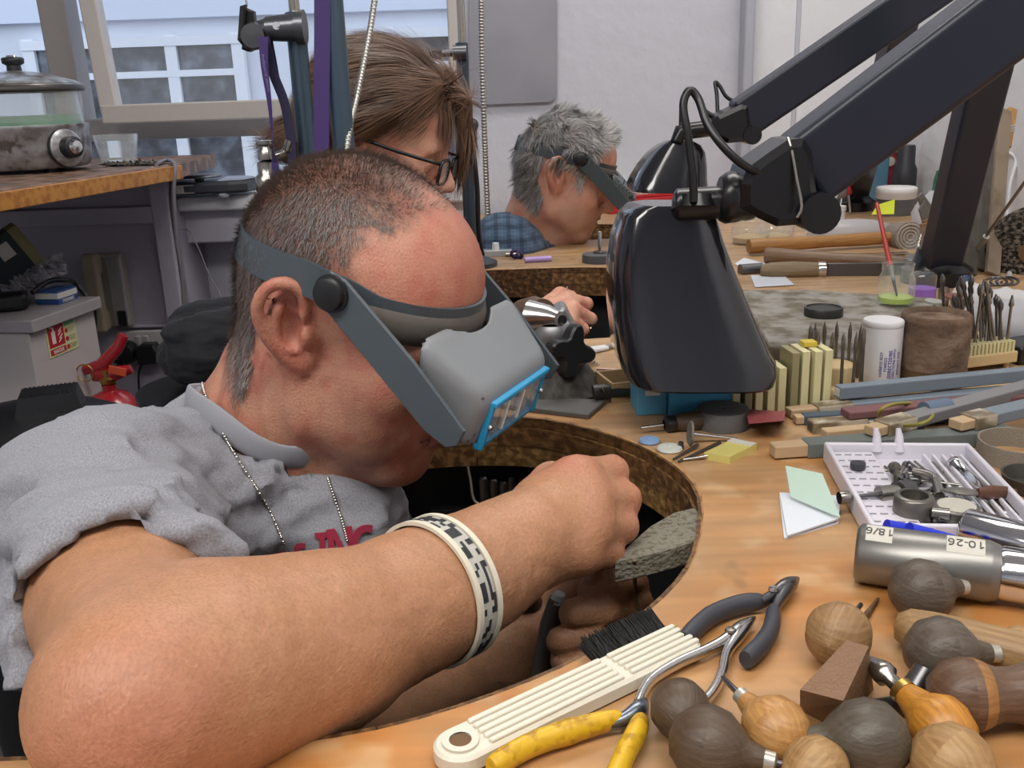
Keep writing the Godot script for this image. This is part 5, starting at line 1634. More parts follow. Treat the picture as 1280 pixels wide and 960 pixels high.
	G.cap(rs, rs.lerp(re, 0.8), 0.052, 0.048, 0.03); G.cap(ls, ls.lerp(le, 0.8), 0.05, 0.046, 0.03)
	var gm := MB.new()
	G.net(gm, S - Vector3(0.24, 0.58, 0.24), S + Vector3(0.24, 0.12, 0.24), 0.011)
	obj("top", gm, mat("top_dark", Color("26272d"), 0.92), who)
	lower_half(S, fw, rt, bb, who, "black round work stool under the woman with glasses", "trousers_dark")
	# glasses
	var g := thing("glasses", "black rectangular glasses on the woman's nose", "glasses", H.origin, H.basis)
	var m := MB.new()
	for q: float in [-1.0, 1.0]:
		var loop := PackedVector3Array()
		for i in 41:
			var a := TAU * i / 40
			loop.append(Vector3(0.113 - absf(sin(a)) * 0.001, -0.008 + 0.0175 * signf(sin(a)) * pow(absf(sin(a)), 0.6), q * (0.033 + 0.0245 * signf(cos(a)) * pow(absf(cos(a)), 0.6))))
		m.tube(loop, 0.0027, 8, false)
	m.tube([Vector3(0.113, 0.0, -0.009), Vector3(0.115, 0.002, 0), Vector3(0.113, 0.0, 0.009)], 0.002, 8)
	obj("frame", m, mat("glasses_black", Color("111114"), 0.25), g)
	for q: float in [-1.0, 1.0]:
		m = MB.new()
		m.rbox(Transform3D(Basis.IDENTITY, Vector3(0.113, -0.008, q * 0.033)), Vector3(0.0014, 0.033, 0.048), 0.0006)
		obj("lens", m, mat("lens_glass", Color(0.85, 0.95, 1.0), 0.03, 0, {"alpha": 0.22}), g)
		m = MB.new()
		m.tube(curve([Vector3(0.112, 0.006, q * 0.0585), Vector3(0.10, 0.007, q * 0.068), Vector3(0.05, 0.008, q * 0.073), Vector3(-0.006, 0.010, q * 0.078), Vector3(-0.024, -0.008, q * 0.077)], 20), 0.0026, 8, true, 0.6)
		obj("temple_arm", m, mat("glasses_black", Color.BLACK), g)
	var tool := rod(A(709, 358, 1.485), A(704, 402, 1.485), 0.0012, 0.0012, 8)
	one("needle_tool", tool, mat("steel_pale", Color("c9c4b8"), 0.3, 0.7), "thin pale needle tool upright in the woman's fist", "hand tool")
	var ring := MB.new()
	var rc := xyz(hd[1][1]).lerp(xyz(hd[1][2]), 0.5); var rdir := (xyz(hd[1][2]) - xyz(hd[1][1])).normalized()
	ring.lathe(Transform3D(along(Vector3.ZERO, rdir), rc), [[0.0118, -0.0035], [0.0126, -0.003], [0.0126, 0.003], [0.0118, 0.0035]], 24)
	one("ring", ring, mat("ring_gold", Color("d9c39a"), 0.18, 1.0), "polished wide band ring on the woman's finger", "ring")

func lower_half(S: Vector3, fw: Vector3, rt: Vector3, bb: Basis, who: Node3D, label: String, m: String) -> void:
	var P := Person.new()
	var pelvis := S - Vector3(0, 0.56, 0) - fw * 0.10
	P.ell(pelvis + Vector3(0, 0.03, 0), Vector3(0.17, 0.12, 0.13), 0.03, bb)
	P.legs(pelvis, (fw * 0.9 + rt * 0.12).normalized(), rt)
	var pm := MB.new()
	P.net(pm, Vector3(pelvis.x - 0.3, 0, pelvis.z - 0.5), Vector3(pelvis.x + 0.75, pelvis.y + 0.16, pelvis.z + 0.5), 0.026)
	obj("trousers", pm, mats[m], who)
	stool(label, pelvis)

func person_far() -> void:
	var F := FarMan.new()
	F.warped = true; F.painted = true
	F.place(A(704, 219, 1.86), 8.0, 22.0, 0.0, 0.90)
	F.skin = lin("c8967e"); F.red = lin("bc7868"); F.lip = lin("9a5a50"); F.scalp = lin("8a7f78")
	F.head()
	var H := F.H
	var nb := A(660, 292, 1.92)
	F.cap(H * Vector3(-0.03, -0.02, 0), nb, 0.052, 0.060, 0.03)
	F.cap(H * Vector3(0.045, -0.095, 0), A(690, 300, 1.90), 0.025, 0.03, 0.03)
	var rs := A(630, 318, 1.86); var ls := A(668, 312, 2.18)
	var re := A(655, 420, 1.86); var rw := A(760, 345, 2.0)
	var le := A(690, 400, 2.22); var lw := A(775, 330, 2.15)
	for a in [[rs, re, rw], [ls, le, lw]]:
		F.limb(a, [0.046, 0.042, 0.028], 0.02)
		var w: Vector3 = a[2]
		for k in 4: F.limb([w, w + Vector3(0.055, 0.015 - k * 0.013, 0.0), w + Vector3(0.09, 0.01 - k * 0.013, -0.01), w + Vector3(0.08, -0.005 - k * 0.013, -0.035)], [0.024, 0.013, 0.011, 0.0095], 0.006)
		F.limb([w, w + Vector3(0.035, 0.03, -0.02), w + Vector3(0.075, 0.03, -0.035)], [0.018, 0.012, 0.01], 0.006)
	var mb := MB.new()
	F.net(mb, H.origin - Vector3(0.16, 0.20, 0.14), H.origin + Vector3(0.15, 0.15, 0.14), 0.005)
	var hv := mb.v.size()
	F.net(mb, Vector3(rs.x - 0.08, re.y - 0.07, ls.z - 0.1), Vector3(lw.x + 0.13, rs.y + 0.06, rs.z + 0.08), 0.013)
	var who := thing("person", "grey haired man in a blue checked T-shirt working at the far bench place", "person")
	obj("body", mb, mats["skin"], who)
	var hd := MB.new(); hd.v = mb.v.slice(0, hv); hd.n = mb.n.slice(0, hv)
	var hm := MB.new()
	F.strands(hm, hd, 15000, 0.026, 0.0007, 5, 4, 0.05)
	obj("hair", hm, mat("hair", Color.WHITE), who).set_meta("kind", "stuff")
	visor(H, "dark grey magnifying headband on the far man's head", 1.0, false)
	var rt := (rs - ls).normalized(); rt.y = 0; rt = rt.normalized()
	var fw := Vector3.UP.cross(rt)
	var S := (rs + ls) / 2
	var bb := Basis(rt, Vector3.UP, fw)
	var G := Garment.new(); G.warped = true; G.amp = 0.008; G.nz.seed = 13; G.nz.frequency = 16.0
	G.ell(S - Vector3(0, 0.14, 0) + fw * 0.04, Vector3(0.18, 0.20, 0.13), 0.04, bb)
	G.ell(S - Vector3(0, 0.36, 0) - fw * 0.04, Vector3(0.165, 0.2, 0.125), 0.06, bb)
	G.cap(rs, ls, 0.064, 0.06, 0.05)
	G.cap(nb - Vector3(0, 0.03, 0), rs, 0.058, 0.064, 0.05); G.cap(nb - Vector3(0, 0.03, 0), ls, 0.058, 0.06, 0.05)
	G.cap(rs, rs.lerp(re, 0.6), 0.066, 0.062, 0.03); G.cap(ls, ls.lerp(le, 0.6), 0.06, 0.058, 0.03)
	G.cap(nb, H * Vector3(-0.03, -0.02, 0), 0.064, 0.058, 0.006, 1)
	var gm := MB.new()
	G.net(gm, S - Vector3(0.26, 0.58, 0.28), S + Vector3(0.28, 0.16, 0.28), 0.010)
	var im := Image.create(96, 96, false, Image.FORMAT_RGB8)
	var base := Color("465a72"); var navy := Color("1c2638")
	for y in 96:
		for x in 96:
			var c := base
			for q in [x, y]:
				if q % 32 < 10: c = c.lerp(navy, 0.55)
				elif q % 32 == 20: c = c.lerp(Color("9fb2c4"), 0.35)
			im.set_pixel(x, y, c)
	obj("t_shirt", gm, mat("tee_check", Color(1, 1, 1), 0.95, 0, {"tex": ImageTexture.create_from_image(im), "scale": 14.0, "rim": 0.2}), who)
	lower_half(S, fw, rt, bb, who, "black round work stool under the far man", "trousers_dark")

# ------------------------------------------------------------------ stands, hoses and lamps
func zplate(m: MB, px: Array, z0: float, th: float, bev := 0.0) -> void:     # an outline on the upright plane z0, with thickness
	var poly := PackedVector2Array()
	for q in px:
		var w := W(q[0], q[1], z0)
		poly.append(Vector2(w.x, w.y))
	m.prism(Transform3D(Basis(Vector3.RIGHT, Vector3.BACK, Vector3.UP), Vector3(0, 0, z0 - th / 2)), poly, th, bev)

func hose(m: MB, pts: PackedVector3Array, r: float, pitch: float) -> void:
	var p := PackedVector3Array(); var rad := []
	var n := 0
	for i in pts.size() - 1:
		var l := pts[i].distance_to(pts[i + 1])
		var k := maxi(1, int(l / pitch))
		for j in k:
			for u in 4:
				p.append(pts[i].lerp(pts[i + 1], (j + u / 4.0) / k)); rad.append(r * [0.74, 0.92, 1.0, 0.92][u])
	m.tube(p, rad, 8)

func stand(label: String, px: float, py: float, d: float, r: float, top: float, chrome_from: float, mt: Material) -> Node3D:
	var p := A(px, py, d)
	var t := thing("tool_stand", label, "stand", Vector3(p.x, TOP, p.z))
	obj("base", lt([[0.045, 0], [0.045, 0.008], [0.03, 0.014], [r * 1.5, 0.018], [r * 1.4, 0.04], [r, 0.04]], 24), mat("cast_grey", Color("4a5058"), 0.45, 0.4), t)
	obj("pole", lt([[r, 0.02], [r, chrome_from - TOP], [r * 0.55, chrome_from - TOP + 0.002]], 18), mt, t)
	obj("rod", lt([[r * 0.55, chrome_from - TOP], [r * 0.55, top - TOP], [0, top - TOP]], 14), mat("chrome_warm", Color("b9b2a4"), 0.22, 1.0), t)
	return t

func poles() -> void:
	var blue := mat("pole_blue", Color("4b5c6b"), 0.3, 0.5)
	var dark := mat("clamp_dark", Color("63656a"), 0.32, 0.8)
	var blk := mat("black_plastic", Color("1b1b1d"), 0.4)
	var chrome := mat("chrome", Color("d8d8da"), 0.12, 1.0)
	# first stand, with the clamp that holds lanyards
	var z1 := A(385, 195, 1.12).z
	var t := stand("blue grey stand nearest the window with a boss clamp near its top", 385, 195, 1.12, 0.0112, W(355, -120, z1).y, W(370, 16, z1).y, blue)
	var rel := func(q: Vector3) -> Vector3: return q - t.position
	var o := t.position
	var cl := Node3D.new(); cl.name = "boss_clamp"; t.add_child(cl)
	var a := W(334, 36, z1 + 0.012) - o; var b := W(377, 34, z1 + 0.012) - o
	var m := MB.new()
	m.tube([a, b - Vector3(0.004, 0, 0)], [0.013, 0.0155], 16)
	m.tube([b - Vector3(0.006, 0, 0), b + Vector3(0.004, 0, 0)], [0.018, 0.0185], 20)
	m.tube([a - Vector3(0.012, 0, 0), a], [0.008, 0.012], 14)
	obj("socket", m, dark, cl)
	m = MB.new(); m.tube([W(354, 34, z1) - o + Vector3(-.002, 0, .0245), W(354, 34, z1) - o + Vector3(-.002, 0, .026)], 0.0042, 12)
	obj("hole", m, mat("pale_hole", Color("c9ccd4"), 0.5), cl)
	m = MB.new()
	zplate(m, [[301, 8], [308, 6], [306, 42], [303, 56], [298, 50]], z1 + 0.02, 0.012, 0.002)
	zplate(m, [[309, 10], [318, 14], [320, 30], [312, 34], [308, 30]], z1 + 0.008, 0.016, 0.002)
	zplate(m, [[305, 44], [318, 40], [318, 62], [312, 65], [304, 62]], z1 + 0.012, 0.02, 0.003)
	for v in m.v.size(): m.v[v] -= o
	obj("jaw", m, blk, cl)
	m = MB.new()
	m.lathe(Transform3D(Basis(Vector3.RIGHT, PI / 2), W(317, 45, z1 + 0.02) - o), [[0.014, -0.008], [0.015, 0.0], [0.013, 0.006], [0, 0.007]], 20)
	m.tube([W(326, 38, z1 + 0.012) - o, W(310, 50, z1 + 0.012) - o], 0.006, 10)
	obj("wheel", m, mat("steel_dark", Color("6a6a6c"), 0.3, 0.9), cl)
	m = MB.new(); m.tube([W(309, 8, z1 + 0.01) - o, W(305, -12, z1 + 0.01) - o], 0.0012, 6)
	obj("wire", m, chrome, cl)
	# lower clamp of the same stand
	var c2 := Node3D.new(); c2.name = "lower_clamp"; t.add_child(c2)
	m = MB.new()
	var q0 := W(333, 182, z1 + 0.01) - o
	m.lathe(xf(W(334, 200, z1 + 0.01) - o), [[0.007, 0.0], [0.010, 0.001], [0.010, 0.012], [0.0075, 0.014], [0.0075, 0.016], [0.011, 0.018], [0.011, 0.022], [0, 0.022]], 16)
	m.lathe(xf(W(336, 240, z1 + 0.01) - o), [[0.013, 0.0], [0.014, 0.002], [0.014, 0.018], [0.010, 0.021], [0.010, 0.034], [0.007, 0.036], [0.0, 0.036]], 18)
	m.tube([W(340, 196, z1 + 0.01) - o, W(352, 193, z1 + 0.01) - o, W(366, 184, z1 + 0.004) - o], [0.004, 0.0045, 0.006], 10)
	m.tube([W(360, 188, z1 + 0.016) - o, W(364, 176, z1 + 0.016) - o], 0.0065, 10)
	obj("boss", m, mat("steel_mid", Color("9a968f"), 0.25, 0.95), c2)
	obj("foot_block", rb(Vector3(0.022, 0.03, 0.022), 0.005, xf(W(337, 246, z1 + 0.01) - o)), dark, c2)
	# lanyards
	var purple := mat("lanyard_purple", Color("43306a"), 0.7)
	var violet := mat("lanyard_dark", Color("2e2a48"), 0.7)
	var l1 := thing("lanyard", "purple lettered lanyard hung from the boss clamp", "lanyard")
	m = MB.new()
	var zc := z1 + 0.03
	var strap := curve([W(329, 46, zc), W(331, 85, zc), W(337, 130, zc), W(341, 176, zc), W(346, 225, zc)], 16)
	var wd := PackedVector3Array()
	for i in strap.size(): wd.append(Vector3(lerpf(0.006, 0.001, clampf(i / 12.0, 0, 1)) + (0.0035 if i > 13 else 0.0), 0, lerpf(0.001, 0.004, i / 15.0)))
	m.ribbon(strap, wd, 0.0009)
	obj("strap", m, purple, l1)
	var tx := obj("lettering", word("Professional Jeweller", 0.0072, 0.0003), mat("lanyard_print", Color("9486b4"), 0.7), l1)
	tx.transform = Transform3D(Basis(Vector3.BACK, -PI / 2 + 0.09) * Basis.IDENTITY, W(333, 92, zc) + Vector3(0, 0, 0.0018))
	tx.scale = Vector3(0.6, 0.6, 1)
	m = MB.new()
	var s2 := curve([W(331, 46, zc - 0.01), W(341, 90, zc - 0.01), W(356, 130, zc - 0.01), W(364, 180, zc - 0.01), W(366, 230, zc - 0.01)], 16)
	wd = PackedVector3Array()
	for i in s2.size(): wd.append(Vector3(0.0055, 0.001, 0.002))
	m.ribbon(s2, wd, 0.0009)
	m.ribbon(curve([W(338, 46, zc - 0.016), W(346, 90, zc - 0.016), W(353, 130, zc - 0.016), W(362, 180, zc - 0.016)], 12), [Vector3(.002, 0, .001), Vector3(.002, 0, .001), Vector3(.002, 0, .001), Vector3(.002, 0, .001), Vector3(.002, 0, .001), Vector3(.002, 0, .001), Vector3(.002, 0, .001), Vector3(.002, 0, .001), Vector3(.002, 0, .001), Vector3(.002, 0, .001), Vector3(.002, 0, .001), Vector3(.002, 0, .001), Vector3(.002, 0, .001)], 0.0009)
	one("lanyard", m, violet, "dark violet narrow lanyard beside the lettered purple one", "lanyard")
	# second stand
	var z2 := A(427, 150, 1.0).z
	stand("thick slate blue stand directly behind the near man's head", 427, 150, 1.0, 0.0116, W(405, -160, z2).y, W(405, -100, z2).y, blue)
	m = MB.new()
	s2 = curve([W(403, -60, z2 + 0.01), W(403, 40, z2 + 0.01), W(402, 120, z2 + 0.01), W(402, 210, z2 + 0.01), W(404, 260, z2 + 0.01)], 12)
	wd = PackedVector3Array()
	for i in s2.size(): wd.append(Vector3(0.0085, 0.0, 0.0015 + 0.0002 * i))
	m.ribbon(s2, wd, 0.001)
	one("lanyard", m, purple, "wide plain purple lanyard hanging against the thick slate stand", "lanyard")
	# flexible shafts
	m = MB.new()
	hose(m, curve([A(474, -40, 1.05), A(462, 40, 1.04), A(446, 120, 1.02), A(437, 160, 1.0), A(428, 230, 0.99)], 20), 0.0037, 0.0036)
	one("flexible_shaft", m, mat("hose_steel", Color("b3b0aa"), 0.3, 0.9), "ribbed steel flexible shaft slanting beside the woman's hair", "flexible shaft")
	m = MB.new()
	var zf := T(612, 312).z
	hose(m, curve([W(601, -60, zf), W(602, 60, zf), W(606, 180, zf), W(611, 300, zf), T(612, 312) + Vector3(0, 0.012, 0)], 24), 0.0058, 0.005)
	one("flexible_shaft", m, mat("hose_steel", Color.WHITE), "ribbed steel flexible shaft hanging straight down before the white wall", "flexible shaft")
	# third stand with its clamp
	var z3 := T(596, 330).z + 0.02
	t = stand("dark slate stand at the wall corner with a short side clamp", 580, 120, -z3 / (-ray(580, 120).z), 0.0105, W(570, -80, z3).y, W(575, 54, z3).y, mat("pole_dark", Color("3d4a55"), 0.35, 0.4))
	o = t.position
	m = MB.new()
	m.tube([W(566, 66, z3 + 0.012) - o, W(583, 66, z3 + 0.012) - o], [0.012, 0.0125], 14)
	m.tube([W(553, 67, z3 + 0.012) - o, W(566, 66, z3 + 0.012) - o], 0.006, 10)
	obj("boss_clamp", m, dark, t)
	obj("grip", rb(Vector3(0.022, 0.016, 0.016), 0.004, xf(W(544, 68, z3 + 0.012) - o)), blk, t)
	m = MB.new(); m.tube(curve([W(582, 80, z3 - 0.02), W(577, 120, z3 - 0.02), W(588, 170, z3 - 0.02), W(596, 230, z3 - 0.02), W(598, 290, z3 - 0.02), T(604, 330) + Vector3(0, 0.004, -0.02)], 30), 0.0045, 8)
	one("black_cable", m, blk, "black cable sagging behind the dark slate stand", "cable")
	# sheet metal and door knob on the white wall
	m = MB.new()
	zplate(m, [[586, -30], [586, 118], [590, 128], [598, 131.5], [686, 128], [694, 124], [696, 116], [696, -30]], ZB + 0.012, 0.004, 0.001)
	one("metal_sheet", m, mat("sheet_grey", Color("9c9ca4"), 0.42, 0.35, {"tex": noise_tex("sheet", 0.006, 3, 0, [[0.2, 0.8], [Color(0.94, 0.94, 0.95), Color(1, 1, 1)]]), "scale": 1.0}), "grey metal sheet with rounded lower corners fixed to the white wall", "metal sheet")
	m = MB.new(); m.lathe(Transform3D(Basis(Vector3.RIGHT, PI / 2), W(590, 156, ZB)), [[0.016, 0.0], [0.016, 0.006], [0.011, 0.012], [0, 0.014]], 18)
	one("wall_stud", m, mat("knob_dark", Color("4c4a4a"), 0.4, 0.4), "small dark round stud on the wall under the metal sheet", "stud")

func loft(m: MB, secs: Array, n := 40, e := 0.42) -> void:       # secs: [centre, half-width vector, half-depth vector]
	var st := m.v.size()
	for s in secs:
		for k in n + 1:
			var a := TAU * k / n
			var ca := cos(a); var sa := sin(a)
			m.vert(s[0] + s[1] * (signf(ca) * pow(absf(ca), e)) + s[2] * (signf(sa) * pow(absf(sa), e)), Vector3.ZERO, Vector2(float(k) / n, 0))
	var w := n + 1
	for i in secs.size():
		for k in w:
			var id := st + i * w + k
			var du := m.v[st + i * w + (k + 1) % n] - m.v[st + i * w + (k - 1 + n) % n]
			var dv := m.v[st + mini(i + 1, secs.size() - 1) * w + k] - m.v[st + maxi(i - 1, 0) * w + k]
			var nn := du.cross(dv).normalized()
			if nn.dot(m.v[id] - secs[i][0]) < 0: nn = -nn
			m.n[id] = nn
	for i in secs.size() - 1:
		for k in n:
			var q := st + i * w + k
			m.quad(q, q + 1, q + w + 1, q + w)

func sec(l: float, r: float, y: float, d: float, hz: float) -> Array:
	var a := A(l, y, d); var b := A(r, y, d)
	return [(a + b) / 2 - Vector3(0, 0, hz), (b - a) / 2, Vector3(0, 0, hz)]     # the pixels give the front face

func capsec(m: MB, s: Array, up: Vector3, n := 40, e := 0.42) -> void:
	var c := m.vert(s[0], up)
	var st := m.v.size()
	for k in n + 1:
		var a := TAU * k / n
		var ca := cos(a); var sa := sin(a)
		m.vert(s[0] + s[1] * (signf(ca) * pow(absf(ca), e)) + s[2] * (signf(sa) * pow(absf(sa), e)), up)
	for k in n: m.tri(c, st + k, st + k + 1)

func bar(a: Vector3, b: Vector3, wide: float, deep: float, r := 0.006) -> MB:
	var m := MB.new()
	m.rbox(Transform3D(along(a, b, Vector3.BACK), (a + b) / 2), Vector3(wide, a.distance_to(b), deep), r)
	return m

func lamps() -> void:
	var gloss := mat("lamp_gloss", Color("1a1a1f"), 0.15, 0, {"coat": 0.6, "coat_r": 0.06})
	var arm := mat("lamp_arm", Color("1c2130"), 0.38)
	var dk := mat("lamp_joint", Color("101013"), 0.28)
	var silver := mat("chrome", Color("d8d8da"), 0.12, 1.0)
	# near lamp
	var d := 0.80
	var t := thing("bench_lamp", "large black bench lamp nearest the camera with a glossy hood", "lamp", Vector3(0, 0, 0))
	var m := MB.new()
	var outer := [sec(806, 884, 258, d, 0.026), sec(793, 893, 263, d, 0.036), sec(784, 902, 274, d, 0.042), sec(775, 912, 305, d, 0.05), sec(770, 930, 350, d, 0.056), sec(771, 951, 400, d, 0.06), sec(777, 972, 448, d, 0.064), sec(779, 983, 462, d, 0.070), sec(784, 985, 478, d, 0.071), sec(792, 980, 490, d, 0.068)]
	loft(m, outer); capsec(m, outer[0], Vector3.UP)
	var inner := [sec(798, 974, 489, d + 0.008, 0.060), sec(792, 960, 440, d + 0.01, 0.052), sec(788, 918, 350, d + 0.012, 0.040), sec(805, 885, 285, d + 0.012, 0.025)]
	loft(m, inner); capsec(m, inner[3], Vector3.DOWN)
	loft(m, [outer[9], sec(795, 977, 492, d + 0.003, 0.065), inner[0]])
	obj("hood", m, gloss, t)
	m = MB.new(); m.tube([A(806, 452, d + 0.07), A(950, 450, d + 0.07)], 0.007, 12)
	obj("tube", m, mat("tube_white", Color("e8e8e8"), 0.4), t)
	m = MB.new()
	m.tube([A(842, 256, d), A(847, 256, d), A(915, 252, d), A(921, 252, d)], [0.010, 0.0135, 0.0135, 0.010], 16)
	m.tube([A(868, 262, d), A(868, 246, d)], [0.020, 0.017], 16)
	obj("pivot", m, dk, t)
	m = MB.new(); m.tube(curve([A(898, 246, d), A(925, 248, d), A(945, 250, d)], 8), [0.017, 0.02, 0.022, 0.021, 0.02, 0.018, 0.018, 0.017, 0.016], 14)
	obj("neck", m, dk, t)
	var zb := A(960, 225, d).z
	m = MB.new()
	zplate(m, [[918, 226], [924, 208], [950, 189], [974, 173], [993, 171], [1003, 186], [1010, 250], [1003, 262], [985, 276], [960, 278], [938, 268], [918, 256]], zb, 0.062, 0.006)
	obj("bracket", m, dk, t)
	m = MB.new()
	m.tube([A(1012, 262, d) + Vector3(0, 0, -0.03), A(1012, 262, d) + Vector3(0, 0, 0.03)], 0.0165, 20)
	obj("knuckle", m, dk, t)
	m = MB.new(); m.tube(curve([A(985, 172, d - 0.034), A(990, 190, d - 0.036), A(996, 225, d - 0.036), A(1002, 258, d - 0.036), A(996, 272, d - 0.034)], 14), 0.0014, 8)
	obj("spring_wire", m, mat("steel_mid", Color("9a968f"), 0.25, 0.95), t)
	var b0 := A(1000, 214, d + 0.01); var b1 := A(1420, -102, 0.72)
	obj("upper_arm", bar(b0, b1, 0.062, 0.05, 0.007), arm, t)
	var foot := T(1170, 352)
	var elbow := b1 + (b1 - b0).normalized() * 0.0
	var pdir := (A(1240, 60, 1.18) - foot).normalized()
	var ptop := foot + pdir * 0.85
	obj("lower_arm", bar(foot + pdir * 0.03, ptop, 0.052, 0.036, 0.005), arm, t)
	obj("elbow", rod(ptop, b1, 0.024, 0.024, 14), dk, t)
	m = MB.new(); m.lathe(xf(foot + Vector3(0, 0, 0)), [[0.05, 0], [0.05, 0.02], [0.035, 0.03], [0.03, 0.05], [0, 0.055]], 24)
	obj("base", m, dk, t)
	m = MB.new(); m.tube(curve([A(867, 252, d - 0.02), A(866, 220, d - 0.025), A(860, 170, d - 0.03), A(854, 132, d - 0.03), A(862, 113, d - 0.03), A(873, 124, d - 0.03), A(884, 155, d - 0.035), A(903, 182, d - 0.04), A(925, 203, d - 0.04), A(945, 215, d - 0.03)], 50), 0.0034, 10)
	obj("cable", m, mat("cable_black", Color("141416"), 0.35), t)
	# far lamp
	d = 1.42
	t = thing("bench_lamp", "black bench lamp farther back above the red books", "lamp", Vector3(0, 0, 0))
	m = MB.new()
	outer = [sec(838, 868, 176, d, 0.02), sec(828, 880, 182, d, 0.035), sec(818, 887, 192, d, 0.05), sec(805, 890, 210, d, 0.06), sec(797, 891, 226, d, 0.068), sec(793, 892, 236, d, 0.07), sec(794, 891, 242, d, 0.068)]
	loft(m, outer, 36, 0.55); capsec(m, outer[0], Vector3.UP, 36, 0.55)
	inner = [sec(798, 888, 242, d, 0.064), sec(812, 882, 212, d, 0.05), sec(834, 870, 186, d, 0.02)]
	loft(m, inner, 36, 0.55); capsec(m, inner[2], Vector3.DOWN, 36, 0.55)
	loft(m, [outer[6], inner[0]], 36, 0.55)
	obj("hood", m, gloss, t)
	m = MB.new(); m.tube([A(845, 178, d), A(850, 166, d), A(866, 163, d), A(890, 160, d)], [0.009, 0.012, 0.012, 0.012], 12)
	obj("pivot", m, dk, t)
	zb = A(910, 155, d).z
	m = MB.new()
	zplate(m, [[881, 156], [892, 144], [922, 130], [930, 132], [934, 165], [925, 176], [905, 178], [884, 168]], zb, 0.06, 0.006)
	obj("bracket", m, dk, t)
	m = MB.new(); m.tube([A(935, 168, d) + Vector3(0, 0, -0.028), A(935, 168, d) + Vector3(0, 0, 0.028)], 0.0135, 16)
	obj("knuckle", m, dk, t)
	b0 = A(925, 150, d); b1 = A(1190, -32, 1.36)
	obj("upper_arm", bar(b0, b1, 0.058, 0.05, 0.006), arm, t)
	foot = T(1066, 262)
	ptop = A(1150, -60, 1.5)
	obj("lower_arm", bar(foot + Vector3(0.004, 0.03, 0), ptop, 0.05, 0.036, 0.005), arm, t)
	obj("elbow", rod(ptop, b1, 0.022, 0.022, 14), dk, t)
	m = MB.new(); m.lathe(xf(foot), [[0.05, 0], [0.05, 0.02], [0.035, 0.03], [0.03, 0.05], [0, 0.055]], 24)
	obj("base", m, dk, t)
	m = MB.new(); m.tube(curve([A(852, 168, d), A(853, 130, d), A(860, 112, d), A(870, 117, d), A(880, 138, d), A(893, 146, d)], 30), 0.0042, 8)
	m.tube(curve([A(897, 142, d + 0.03), A(896, 118, d + 0.03), A(894, 103, d + 0.03), A(900, 108, d + 0.03), A(908, 121, d + 0.03), A(922, 129, d + 0.03)], 30), 0.003, 8)
	obj("cable", m, mat("cable_black", Color("141416"), 0.35), t)

# ------------------------------------------------------------------ tools and clutter
func mpx(p: Vector3, n: float) -> float:           # the length that spans n pixels at p
	var f := ray(640, 480).normalized()
	return n * (p - CAM).dot(f) / FPX * 1.0

func ball_at(x: float, y: float, rp: float) -> Array:   # a ball of rp pixels resting on the bench
	var r := 0.015
	var p := Vector3.ZERO
	for i in 6:
		p = T(x, y, r); r = mpx(p, rp)
	return [p, r]

func wood(key: String, c: String, rough := 0.5) -> StandardMaterial3D:
	return mat("wood_" + key, Color(c), rough, 0, {"tex": noise_tex("rings", 0.05, 3, 0, [[Color(0.78, 0.72, 0.66)], [Color(0.78, 0.72, 0.66), Color(1, 1, 1)]], 256, 0.0, 7.0), "scale": Vector3(30, 8, 30), "bump": noise_tex("grain", 0.03, 4), "h": 0.03})

func graver(label: String, x: float, y: float, rp: float, m: Material, ax: Vector3, g := "ball ended wooden handles") -> Node3D:
	var b := ball_at(x, y, rp)
	var r: float = b[1]
	var tilt := ax.normalized()
	var t := thing("hand_graver", label, "hand tool", b[0], along(Vector3.ZERO, tilt, Vector3.BACK), g)
	obj("handle", lt([[0.0, -r], [r * 0.5, -r * 0.87], [r * 0.87, -r * 0.5], [r, 0], [r * 0.9, r * 0.45], [r * 0.58, r * 0.84], [r * 0.38, r * 1.02], [r * 0.34, r * 1.2], [r * 0.28, r * 1.42], [0, r * 1.42]], 32), m, t)
	obj("ferrule", lt([[r * 0.25, r * 1.4], [r * 0.25, r * 1.68], [r * 0.14, r * 1.74], [0, r * 1.74]], 18), mat("ferrule_white", Color("b9b4aa"), 0.35, 0.6), t)
	obj("blade", lt([[r * 0.10, r * 1.7], [r * 0.08, r * 2.5], [0, r * 2.6]], 8), mat("steel_dark", Color("6a6a6c"), 0.3, 0.9), t)
	return t

